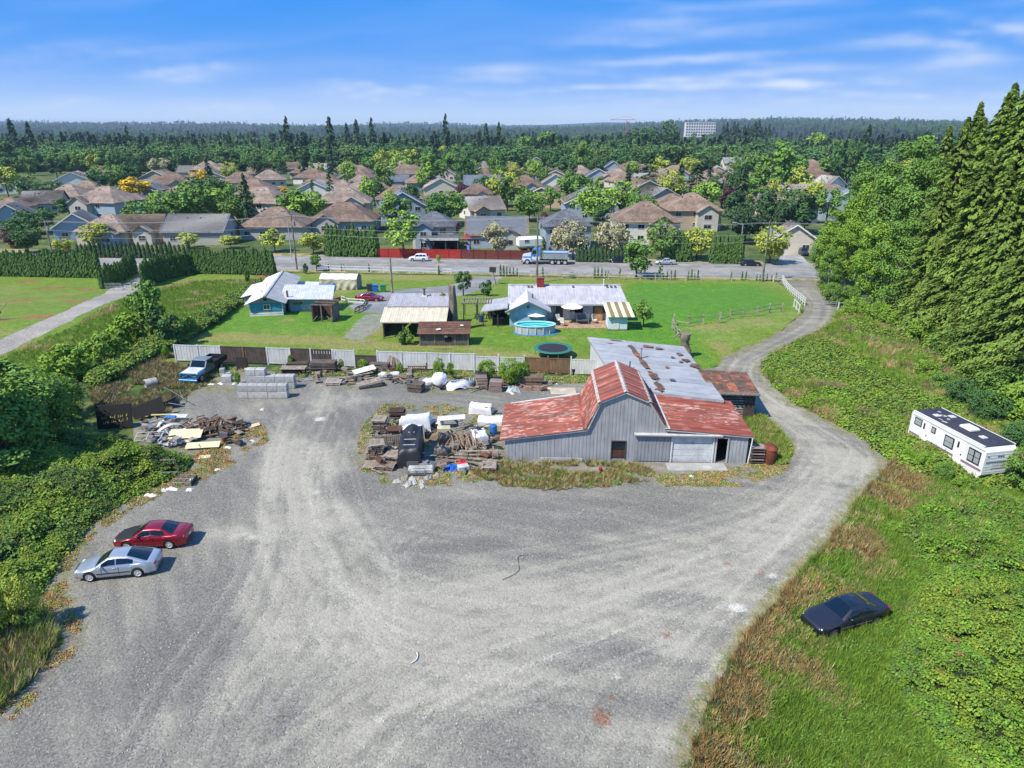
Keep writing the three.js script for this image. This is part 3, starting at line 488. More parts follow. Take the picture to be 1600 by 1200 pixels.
{ // the rusty-roofed lean-to with slatted side
  const t = thing('lean_to_shed', 'open wooden lean-to with orange rusted roof beside the long shed', 'shed', [17.9, 0, -52.9], -0.04);
  roofSheets(t, 'roof_sheet', [-2.0, 2.75, -2.5], [2.1, 2.6, -2.3], [1.9, 2.42, 2.2], [-1.9, 2.5, 2.1], 0.8, 0.2, 0.025, rustBrown);
  part('fascia', beam([-1.9, 2.40, 2.15], [1.95, 2.33, 2.25], 0.05, 0.2), M(0xa9a49b, 0.9, { map: T.wood }), t);
  for (let i = 0; i < 11; i++) part('rafter', box(0.07, 0.14, 0.5, [-1.75 + i * 0.36, 2.25, 2.05]), darkWood, t);
  for (let i = 0; i < 9; i++) part('slat', box(2.75, 0.13, 0.05, [-0.35, 0.25 + i * 0.22, 1.7]), i % 3 ? greyWood : M(0xb7b4ac, 0.9, { map: T.wood }), t);
  part('wall', [box(0.1, 2.4, 3.9, [1.7, 1.15, -0.2]), box(0.85, 2.4, 0.1, [1.35, 1.15, 1.72])], darkWood, t); part('wall', box(3.6, 2.4, 0.1, [0, 1.15, -2.1]), darkWood, t);
  for (const x of [-1.75, 1.02]) part('post', box(0.14, 2.4, 0.14, [x, 1.15, 1.66]), darkWood, t);
}
{ // rack of old pallet wood and the rust-red drum at the barn's corner
  const p = P(1180, 722), t = thing('wooden_rack', 'dark wooden rack standing at the right corner of the barn', 'rack', p, -0.04);
  for (const x of [-0.4, 0.4]) for (const z of [-0.35, 0.35]) part('post', box(0.09, 1.3, 0.09, [x, 0.65, z]), darkWood, t);
  for (let i = 0; i < 6; i++) part('slat', box(0.95, 0.05, 0.85, [0, 0.15 + i * 0.22, 0]), i % 2 ? greyWood : darkWood, t);
  const q = P(1200, 722), d = thing('rusty_tank', 'rust red upright tank with domed lid beside the wooden rack', 'tank', q);
  part('shell', new THREE.LatheGeometry([[0.0, 0], [0.5, 0], [0.52, 0.05], [0.52, 1.05], [0.54, 1.07], [0.54, 1.12], [0.5, 1.14], [0.44, 1.28], [0.28, 1.4], [0, 1.45]].map((a) => new THREE.Vector2(a[0], a[1])), 20), M(0x8e4a33, 0.85, { map: T.blotch }), d);
  part('rim', place(new THREE.TorusGeometry(0.53, 0.025, 6, 24), [0, 1.1, 0], [Math.PI / 2, 0, 0]), M(0x7c3f2c, 0.8), d);
}

// ---------------------------------------------------------------- the yard fence: panels of white, grey and brown boards between posts
{
  const a = P(274, 565), b = P(930, 587), t = thing('yard_fence', 'long fence of white, dark and brown board panels along the yard', 'fence', [a.x, 0, a.z], -Math.atan2(b.z - a.z, b.x - a.x));
  const L = Math.hypot(b.x - a.x, b.z - a.z), X = (px) => { let lo = 0, hi = 1; for (let i = 0; i < 30; i++) { const m = (lo + hi) / 2, wx = lerp(a.x, b.x, m), wz = -lerp(a.z, b.z, m); (wx * 1067 / (wz * CP + (CAM_H - 0.8) * SP) + 800 < px) ? lo = m : hi = m; } return lo * L; };
  const cuts = [274, 310, 345, 381, 418, 454, 486, 520, 554, 590, 628, 666, 703, 741, 779, 819, 856, 892, 930], kind = 'wwddwDLwlwwwwwwwbbw'.slice(0, 18).split('');
  kind[15] = 'b'; kind[16] = 'b'; kind[17] = 'w'; kind[14] = 'w';
  const wM = M(0xdcdcd9, 0.75, { map: T.streak }), dM = M(0x5f5350, 0.9, { map: T.wood }), bM = M(0x8a6b52, 0.9, { map: T.wood });
  const r = rng(4);
  kind.forEach((k, i) => {
    const x0 = X(cuts[i]) + 0.07, x1 = X(cuts[i + 1]) - 0.07, H = k === 'l' ? 1.25 : i > 12 && k === 'w' ? 1.5 : k === 'b' ? 1.55 : 1.72, m = k === 'w' ? wM : k === 'b' ? bM : dM, n = Math.round((x1 - x0) / 0.15), g = [];
    for (let j = 0; j < n; j++) { const w = (x1 - x0) / n; g.push(box(w - 0.012, H - 0.1 + (k === 'w' ? 0 : r() * 0.06), 0.035, [x0 + (j + 0.5) * w, 0.08 + H / 2 + (r() - 0.5) * 0.02, (j % 2) * 0.014 + (r() - 0.5) * 0.01])); }
    const p = part('panel', [...g, box(x1 - x0, 0.09, 0.07, [(x0 + x1) / 2, H + 0.05, 0.01]), box(x1 - x0, 0.09, 0.06, [(x0 + x1) / 2, 0.2, 0.01])], m, t); p.userData.label = k === 'w' ? 'white board panel' : k === 'b' ? 'weathered brown board panel' : 'dark stained board panel';
    p.rotation.x = (r() - 0.5) * 0.05;
    if (k === 'L') for (let j = 0; j < 9; j++) part('picket', box(0.06, 0.3, 0.03, [x0 + 0.3 + j * 0.27, 1.5, 0.07]), wM, t);
  });
  cuts.forEach((c, i) => { const k = kind[Math.min(i, 17)]; part('post', [bevelBox(0.13, 1.86, 0.13, 0.012, [X(c), 0.9, 0]), cyl(0.0, 0.1, 0.08, [X(c), 1.87, 0], [0, Math.PI / 4, 0], 4)], k === 'b' && i > 15 ? bM : (k === 'd' && kind[i - 1] === 'd') ? M(0x9a7b55, 0.9, { map: T.wood }) : wM, t); });
}

// ---------------------------------------------------------------- houses of the property
function gableRoof(parent, w, d, h, rise, over, m, name = 'roof', thick = 0.14) {   // ridge along z; w across
  const x = w / 2 + over, z = d / 2 + over, y = h - rise * over / (w / 2), yt = h + rise;
  return part(name, poly([
    [[-x, y, z], [0, yt, z], [0, yt, -z], [-x, y, -z]], [[0, yt, z], [x, y, z], [x, y, -z], [0, yt, -z]],
    [[-x, y - thick, z], [-x, y - thick, -z], [0, yt - thick, -z], [0, yt - thick, z]], [[0, yt - thick, z], [0, yt - thick, -z], [x, y - thick, -z], [x, y - thick, z]],
    [[-x, y, z], [-x, y - thick, z], [0, yt - thick, z], [0, yt, z]], [[0, yt, z], [0, yt - thick, z], [x, y - thick, z], [x, y, z]],
    [[-x, y, -z], [0, yt, -z], [0, yt - thick, -z], [-x, y - thick, -z]], [[0, yt, -z], [x, y, -z], [x, y - thick, -z], [0, yt - thick, -z]],
    [[-x, y, z], [-x, y, -z], [-x, y - thick, -z], [-x, y - thick, z]], [[x, y, z], [x, y - thick, z], [x, y - thick, -z], [x, y, -z]]]), m, parent);
}
function gableWalls(w, d, h, rise, base = 0.5) { return prism([[-w / 2, -base], [w / 2, -base], [w / 2, h], [0, h + rise], [-w / 2, h]], -d / 2, d / 2); }
function tin(parent, a, b, c, d, m, w = 0.9, name = 'roof_sheet') { roofSheets(parent, name, a, b, c, d, w, 0.3, 0.02, m); }

{ // blue and white mobile home
  const y0 = terrain(-92), t = thing('mobile_home', 'blue and white mobile home with pale metal gable roof', 'house', [-32.4, y0, -92], 0.17);
  const blue = M(0x3f9fbd, 0.7, { map: T.grain }), pale = M(0xb8d6e2, 0.75, { map: T.grain });
  part('wall', gableWalls(4.0, 16, 2.35, 0.75, 0.6), M(0x8dbdd2, 0.75, { map: T.grain }), t);
  part('cladding', box(3.9, 0.95, 0.05, [0, 1.75, 8.03]), blue, t); 
  for (let i = 0; i < 5; i++) part('board', box(4.0, 0.2, 0.05, [0, 0.08 + i * 0.22, 8.06], [-0.1, 0, 0]), white, t);
  part('gable_board', prism([[-1.95, 2.3], [1.95, 2.3], [0, 3.05]], 8.02, 8.05), M(0xa9aaa8, 0.85, { map: T.grain }), t);
  part('corner_board', box(0.12, 2.4, 0.12, [-1.98, 1.1, 8.02]), white, t); part('corner_board', box(0.12, 2.4, 0.12, [1.98, 1.1, 8.02]), white, t);
  const tinM = M(0xd9dadb, 0.55, { map: T.streak }), tinD = M(0xb4b5b6, 0.6, { map: T.streak });  // one tin in two tones: sunny slope paler, shaded slope painted darker
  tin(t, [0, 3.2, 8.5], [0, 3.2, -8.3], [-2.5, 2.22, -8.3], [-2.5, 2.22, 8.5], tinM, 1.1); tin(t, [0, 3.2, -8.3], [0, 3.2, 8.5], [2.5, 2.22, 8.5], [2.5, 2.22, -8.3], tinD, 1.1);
  part('ridge_cap', beam([0, 3.24, 8.5], [0, 3.24, -8.3], 0.3, 0.03), tinD, t);
  windowPart(t, 0.85, 0.7, [0.1, 1.75, 8.08]); part('vent', box(0.4, 0.25, 0.06, [0, 2.72, 8.07]), blackMat, t); windowPart(t, 0.8, 0.6, [2.03, 1.6, 6.6], Math.PI / 2);
  for (const z of [1, 4.5]) part('roof_vent', cyl(0.06, 0.06, 0.4, [-0.9, 3.0, z]), galv, t);
  // the wing with its single-slope roof and porch railing
  const wn = part('wing', [box(5.4, 2.5, 5, [5.0, 0.75, 3.1]), ], M(0x9cc3d6, 0.75, { map: T.streak }), t);
  roofSheets(t, 'roof_sheet', [1.4, 2.95, 0.3], [8.0, 2.6, 0.3], [8.1, 2.05, 6.5], [1.5, 2.35, 6.5], 0.9, 0.3, 0.02, tinM);
  for (let i = 0; i < 17; i++) part('baluster', box(0.11, 1.0, 0.04, [4.1 + i * 0.22, 0.75, 5.75]), white, t);
  part('rail', beam([3.9, 0.25, 5.78], [7.8, 0.1, 5.78], 0.3, 0.06), M(0x3f9f8a, 0.7), t); part('porch_wall', box(3.9, 1.6, 0.06, [6.0, 0.6, 5.66]), pale, t);
  windowPart(wn, 1.4, 0.5, [3.6, 1.5, 5.63]);
  part('side_lean_to', [box(2.2, 1.7, 7, [-3.0, 0.6, -3])], M(0xbfc1c0, 0.85, { map: T.grain }), t); tin(t, [-1.9, 2.1, -7], [-1.9, 2.1, 1.2], [-4.4, 1.55, 1.2], [-4.4, 1.55, -7], tinM, 1.2);
  const s = thing('garden_shed', 'small white flat-roofed shed behind the mobile home', 'shed', [-30.4, terrain(-99), -99], 0.15);
  part('wall', box(3.4, 2.3, 3, [0, 0.9, 0]), M(0x9fb4cc, 0.8, { map: T.grain }), s); part('roof', bevelBox(3.9, 0.14, 3.6, 0.03, [0, 2.1, 0], [0.05, 0, -0.06]), white, s); part('door', box(0.9, 1.8, 0.06, [0.8, 0.8, 1.53]), white, s);
}
{ const p = P(452, 487), t = solo('utility_post', [box(0.2, 2.9, 0.2, [0, 1.35, 0])], M(0x6d5f51, 0.9, { map: T.wood }), 'weathered square post standing before the blue wing', 'post', p); 
  const g = P(505, 503), w = thing('wooden_bin', 'open-topped grey wooden box shed on the lawn near the mobile home', 'shed', g, -0.1), dk = M(0x8b8178, 0.9, { map: T.wood }), br = M(0x6a4a40, 0.9, { map: T.wood });
  for (let i = 0; i < 9; i++) part('board', box(0.05, 2.1, 0.27, [1.25, 1.05, -2.3 + i * 0.29]), dk, w);
  for (let i = 0; i < 9; i++) part('board', box(0.05, 2.1, 0.27, [-1.25, 1.05, -2.3 + i * 0.29]), br, w);
  for (let i = 0; i < 8; i++) part('board', box(0.29, 2.1, 0.05, [-1.1 + i * 0.31, 1.05, -2.45]), br, w);
  for (const x of [-1.22, -0.1, 1.22]) part('post', box(0.12, 2.15, 0.12, [x, 1.07, 0.05]), dk, w); part('beam', [box(2.6, 0.14, 0.14, [0, 2.15, 0.05])], dk, w); part('beam', box(2.6, 0.14, 0.14, [0, 2.15, -1.2]), dk, w); part('beam', box(2.6, 0.14, 0.14, [0, 2.15, -2.45]), dk, w);
  part('brace', beam([-1.2, 0.1, 0.15], [-0.6, 0.8, 0.15], 0.1, 0.1), dk, w); part('brace', beam([1.2, 0.1, 0.15], [0.6, 0.8, 0.15], 0.1, 0.1), dk, w);
}
{ // cream canvas storage tent
  const p = P(533, 451), t = thing('storage_tent', 'cream canvas storage tent with sagging side on the far lawn', 'tent', p, -0.06), L = 6.2;
  const cl = M(0xe3dbc0, 0.85, { map: T.blotch }), r = rng(6);
  part('side_cloth', drape(L, 2.0, 26, (u, v) => [u * L / 2, 0.9 - v * 0.95 + 0.05 * Math.sin(u * 9 + v), 1.35 + 0.10 * Math.sin(u * 17 + v * 2) * (v + 0.6) + 0.12 * fbm(u * 4 + 7, v * 2, 3)]), cl, t);
  part('side_cloth', drape(L, 2.0, 10, (u, v) => [u * L / 2, 0.9 - v * 0.95, -1.6]), cl, t);
  part('roof_cloth', drape(L + 0.1, 3.2, 20, (u, v) => [u * L / 2, 2.55 - 0.72 * Math.pow(Math.abs(v), 1.5) + 0.03 * Math.sin(u * 13), v > 0 ? v * 1.42 : v * 1.62]), M(0xeee8d4, 0.8, { map: T.grain }), t);
  for (const s of [-1, 1]) part('end_cloth', prism([[-1.55, -0.1], [1.4, -0.1], [1.35, 1.8], [0, 2.5], [-1.55, 1.8]], 0, 0.02).rotateY(-Math.PI / 2).translate(s * L / 2, 0, 0), M(0x9d988c, 0.9, { map: T.grain }), t);
}
{ // workshop with grey upper and cream lower metal roof
  const t = thing('workshop', 'workshop with grey upper and cream lower metal roof slopes', 'shed', [-11, 0, -77], 0);
  const dk = M(0x5d5a55, 0.9, { map: T.wood });
  part('wall', [box(7.0, 2.6, 0.1, [0, 1.2, -3.6])], dk, t); part('wall', poly([[[-3.5, -0.3, 2.6], [-3.5, -0.3, -3.6], [-3.5, 3.4, -3.6], [-3.5, 1.95, 2.6]]]), dk, t); part('wall', poly([[[3.5, -0.3, 2.6], [3.5, -0.3, -3.6], [3.5, 3.4, -3.6], [3.5, 1.95, 2.6]]]), dk, t);
  tin(t, [-3.4, 3.62, -3.6], [3.7, 3.62, -3.6], [3.7, 2.95, 0.3], [-3.4, 2.95, 0.3], M(0xb3b1b6, 0.6, { map: T.streak }), 0.8);
  tin(t, [-3.7, 2.88, 0.2], [3.7, 2.88, 0.2], [3.7, 1.98, 3.4], [-3.7, 1.98, 3.4], M(0xded3b8, 0.65, { map: T.streak }), 0.8);
  part('fascia', box(7.4, 0.12, 0.05, [0, 1.92, 3.38]), M(0xcfc8b6, 0.8), t); for (const x of [-3.4, -1.2, 1, 3.4]) part('post', box(0.13, 2.0, 0.13, [x, 0.9, 3.2]), dk, t);
  part('flue', [cyl(0.13, 0.13, 1.0, [0.6, 3.95, -2.6]), cyl(0.2, 0.2, 0.08, [0.6, 4.42, -2.6])], M(0x5e5c5a, 0.6), t); part('flue_base', bevelBox(0.6, 0.2, 0.6, 0.03, [0.6, 3.5, -2.6]), white, t);
  const q = thing('chicken_shed', 'low shed with mossy brown shingle roof behind the fence', 'shed', [-7.4, 0, -72.2], 0.02), sh = M(0x7d5a48, 0.95, { map: T.roof });
  part('wall', [box(5.4, 1.35, 0.1, [0, 0.6, 1.05])], M(0x6d6a64, 0.9, { map: T.wood }), q); part('wall', [box(5.4, 1.8, 0.1, [0, 0.8, -1.1])], darkWood, q); part('wall', box(0.1, 1.5, 2.1, [-2.65, 0.7, 0]), darkWood, q); part('wall', box(0.1, 1.5, 2.1, [2.65, 0.7, 0]), darkWood, q);
  for (const x of [-2.6, -1.0, 1.2, 2.6]) part('post', box(0.09, 1.4, 0.05, [x, 0.65, 1.12]), greyWood, q);
  part('opening_shade', box(0.75, 0.55, 0.05, [0.45, 0.72, 1.11]), M(0x1a1714, 0.95), q); part('board', box(0.35, 0.2, 0.05, [0.2, 1.05, 1.14]), white, q);  // near-black plate on the wall, painted as the shade inside an opening
  const r = rng(77); // courses of shingles
  for (let k = 0; k < 6; k++) part('shingle_course', box(5.75, 0.05, 0.52, [0, 1.47 + k * 0.115, 1.2 - k * 0.42], [0.2, 0, 0]), k % 2 ? sh : M(0x84604c, 0.95, { map: T.roof }), q);
  part('patch', box(0.5, 0.03, 0.3, [-0.6, 1.76, 0.75], [0.27, 0.3, 0]), M(0xc9c6bf, 0.9), q); part('patch', box(0.35, 0.03, 0.25, [1.9, 1.95, -0.1], [0.27, -0.2, 0]), M(0xc9c6bf, 0.9), q);
}
{ // the tall broken trunk
  const p = P(707, 516), t = thing('tree_snag', 'tall pale broken tree trunk standing behind the shingled shed', 'tree trunk', p), H = 5.4;
  const g = new THREE.CylinderGeometry(0.36, 0.62, H, 18, 12); const q = g.attributes.position; for (let i = 0; i < q.count; i++) { const y = q.getY(i) / H + 0.5, a = Math.atan2(q.getZ(i), q.getX(i)), k = 1 + 0.16 * Math.sin(a * 5 + y * 3) + 0.18 * (fbm(a * 2 + 5, y * 5, 3) - 0.5); q.setX(i, q.getX(i) * k + Math.sin(y * 3) * 0.1); q.setZ(i, q.getZ(i) * k); if (y > 0.97) q.setY(i, q.getY(i) + (fbm(a * 3, 2, 2) - 0.6) * 0.7); } g.computeVertexNormals(); g.translate(0, H / 2 - 0.1, 0);
  part('trunk', g, M(0x8b8178, 0.95, { map: T.wood }), t);
}
{ // the white house with its blue gabled wing
  const zc = -85.6, y0 = terrain(-83), t = thing('house', 'long white ranch house with blue gabled wing and pale metal roof', 'house', [6.7, y0, zc], 0);
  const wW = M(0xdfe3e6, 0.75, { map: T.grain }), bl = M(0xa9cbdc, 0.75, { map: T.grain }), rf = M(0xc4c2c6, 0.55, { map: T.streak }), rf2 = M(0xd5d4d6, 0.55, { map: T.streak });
  part('wall', prism([[-4.0, -0.5], [3.9, -0.5], [3.9, 2.3], [0, 3.35], [-4.0, 2.3]], -6.8, 6.8).rotateY(Math.PI / 2), wW, t);
  tin(t, [-7.2, 3.6, 0], [7.0, 3.6, 0], [7.4, 2.28, 4.9], [-7.2, 2.28, 4.9], rf, 0.92); tin(t, [7.0, 3.6, 0], [-7.2, 3.6, 0], [-7.2, 2.3, -4.6], [7.2, 2.3, -4.6], rf, 0.92);
  part('ridge_cap', beam([-7.2, 3.66, 0], [7.0, 3.66, 0], 0.3, 0.04), rf2, t); part('fascia', beam([-7.2, 2.2, 4.92], [7.4, 2.2, 4.92], 0.05, 0.18), M(0x9a9a9b, 0.8), t);
  const ch = part('chimney', [bevelBox(0.9, 1.3, 0.7, 0.03, [-3.1, 3.9, 0.3])], M(0x8e3434, 0.9, { map: T.grain }), t); part('chimney_cap', bevelBox(1.0, 0.12, 0.8, 0.03, [-3.1, 4.6, 0.3]), M(0x7a4a42, 0.9), ch);
  part('flue', [cyl(0.08, 0.08, 0.9, [4.9, 3.9, 0.4]), cyl(0.13, 0.13, 0.1, [4.9, 4.35, 0.4])], white, t); for (const x of [-4.6, -4.2, 1.0, 5.3, 5.8, 6.3]) part('roof_vent', bevelBox(0.26, 0.18, 0.26, 0.04, [x, 3.55, 0.7]), M(0x4c4a49, 0.8), t);
  windowPart(t, 1.5, 0.85, [1.2, 1.45, 4.02], 0, blackMat, 1); windowPart(t, 1.9, 0.85, [4.2, 1.45, 4.02], 0, blackMat, 1);
  part('door', box(0.9, 1.9, 0.06, [-0.9, 0.95, 4.02]), M(0x4c4b4a, 0.6), t); part('meter_box', box(0.3, 0.5, 0.12, [5.6, 1.0, 4.04]), M(0x7b5a46, 0.8), t);
  for (const x of [-1.6, 1.9, 5.1]) part('porch_post', box(0.12, 2.2, 0.12, [x, 1.1, 4.7]), M(0x55524e, 0.8), t);
  // wing
  const wg = part('wing', [gableWalls(4.4, 6.5, 1.95, 1.05, 0.5)], bl, t); wg.position.set(-4.8, 0, 3.6);
  tin(t, [-4.8, 3.25, 7.4], [-4.8, 3.25, 0.6], [-7.5, 1.95, 0.6], [-7.5, 1.95, 7.4], rf2, 0.92); tin(t, [-4.8, 3.25, 0.6], [-4.8, 3.25, 7.4], [-2.1, 1.95, 7.4], [-2.1, 1.95, 0.6], rf, 0.92);  // sunward slope in a paler copy of the metal: sunlight put into its colour
  part('barge_board', beam([-7.5, 1.86, 7.38], [-4.8, 3.14, 7.38], 0.05, 0.2), M(0x5f6467, 0.8), t); part('barge_board', beam([-4.8, 3.14, 7.38], [-2.1, 1.86, 7.38], 0.05, 0.2), M(0x5f6467, 0.8), t);
  part('gable_vent', box(0.3, 0.25, 0.06, [-4.8, 2.45, 6.88]), M(0x44484b, 0.8), t); part('flue', cyl(0.09, 0.09, 0.6, [-4.2, 3.2, 4.5]), M(0x55524e, 0.7), t);
  // carport roof to the left of the wing
  part('carport_roof', poly([[[-10.4, 2.0, 7.2], [-7.2, 2.45, 7.2], [-7.2, 2.45, 1.8], [-9.8, 2.1, 1.8]], [[-10.4, 1.88, 7.2], [-9.8, 1.98, 1.8], [-7.2, 2.33, 1.8], [-7.2, 2.33, 7.2]], [[-10.4, 2.0, 7.2], [-10.4, 1.88, 7.2], [-7.2, 2.33, 7.2], [-7.2, 2.45, 7.2]]]), M(0xb9b9bb, 0.6, { map: T.streak }), t);
  for (const [x, z] of [[-10.1, 6.9], [-9.7, 2.2], [-8.4, 6.9]]) part('post', box(0.1, 2.1, 0.1, [x, 0.95, z]), darkWood, t); part('back_wall', box(2.4, 2.0, 0.08, [-8.5, 0.9, 1.9]), M(0x3b3936, 0.9), t);
  // patio deck
  part('patio', bevelBox(8.6, 0.25, 3.6, 0.02, [2.0, 0.02, 6.0]), M(0xb49b80, 0.95, { map: T.wood }), t);
}
{ // awning shed at the end of the white house
  const p = P(965, 517), t = thing('awning_shed', 'white garden shed with cream and brown striped roof beside the patio', 'shed', [p.x, terrain(p.z), p.z - 1.2], 0);
  part('wall', prism([[-1.1, -0.3], [1.1, -0.3], [1.1, 1.75], [-1.1, 1.75]], -1.3, 1.1), M(0xdcebf2, 0.75, { map: T.grain }), t); part('plinth', box(2.25, 0.35, 2.45, [0, 0.0, -0.1]), M(0x8a7d6c, 0.9, { map: T.grain }), t); part('door', box(0.7, 1.5, 0.05, [-0.2, 0.9, 1.13]), white, t);
  for (let i = 0; i < 7; i++) part('roof_sheet', upRibbed([-1.55 + i * 0.45, 2.75, -1.6], [-1.1 + i * 0.45, 2.75, -1.6], [-0.85 + i * 0.46, 1.72, 1.5], [-1.3 + i * 0.46, 1.72, 1.5], 0.15, 0.02), i % 2 ? M(0x8b7f63, 0.8, { map: T.streak }) : M(0xe8dcb9, 0.75, { map: T.streak }), t);
  const b = P(935, 503); solo('leaning_board', [box(1.0, 1.75, 0.06, [0, 0.88, 0], [-0.08, 0, 0])], M(0xc29a6e, 0.85, { map: T.wood }), 'tan plywood board leaning on the white house wall', 'board', [b.x, terrain(b.z) + 0.1, b.z - 0.3]);
}

// ================================================================ VEHICLES
function curveAt(pts, x) { if (x <= pts[0][0]) return pts[0][1]; for (let i = 0; i + 1 < pts.length; i++) if (x <= pts[i + 1][0]) { const t = (x - pts[i][0]) / (pts[i + 1][0] - pts[i][0]); return lerp(pts[i][1], pts[i + 1][1], t * t * (3 - 2 * t) * 0.5 + t * 0.5); } return pts[pts.length - 1][1]; }
function gridGeo(rows) {                                            // a smooth skin through rows of points
  const n = rows[0].length, pos = [], idx = []; for (const r of rows) for (const p of r) pos.push(...p);
  for (let i = 0; i + 1 < rows.length; i++) for (let j = 0; j + 1 < n; j++) { const a = i * n + j; idx.push(a, a + 1, a + n, a + n, a + 1, a + n + 1); }
  const g = new THREE.BufferGeometry(); g.setAttribute('position', new THREE.Float32BufferAttribute(pos, 3)); g.setIndex(idx); g.computeVertexNormals(); return g;
}
const rubber = M(0x1d1d1e, 0.9), rimSilver = M(0xb9bcbf, 0.35, { metalness: 0.7 }), plastic = M(0x222325, 0.6), lampClear = new THREE.MeshPhysicalMaterial({ color: 0xd5dade, roughness: 0.12, clearcoat: 1 }), lampRed = new THREE.MeshPhysicalMaterial({ color: 0x8e1418, roughness: 0.2, clearcoat: 1 });
const paint = (c, metal = 0.35, rough = 0.32) => new THREE.MeshPhysicalMaterial({ color: c, metalness: metal, roughness: rough, clearcoat: 0.8, clearcoatRoughness: 0.12, side: THREE.DoubleSide });
function wheel(parent, r, w, x, z, side, rimMat = rimSilver) {
  const t = part('wheel', new THREE.LatheGeometry([[r * 0.62, -w / 2], [r * 0.93, -w / 2], [r, -w * 0.36], [r, w * 0.36], [r * 0.93, w / 2], [r * 0.62, w / 2]].map((a) => new THREE.Vector2(a[0], a[1])), 22).rotateX(Math.PI / 2), rubber, parent); t.position.set(x, r, z);
  const g = [cyl(r * 0.64, r * 0.64, 0.03, [0, 0, side * w * 0.22], [Math.PI / 2, 0, 0], 18)]; for (let i = 0; i < 5; i++) g.push(box(r * 0.2, r * 0.56, 0.05, [Math.sin(i * 1.2566) * r * 0.36, Math.cos(i * 1.2566) * r * 0.36, side * w * 0.34], [0, 0, -i * 1.2566])); g.push(place(new THREE.TorusGeometry(r * 0.62, 0.025, 5, 20), [0, 0, side * w * 0.42]), cyl(r * 0.14, r * 0.14, 0.08, [0, 0, side * w * 0.33], [Math.PI / 2, 0, 0], 8));
  part('rim', g, rimMat, t); return t;
}
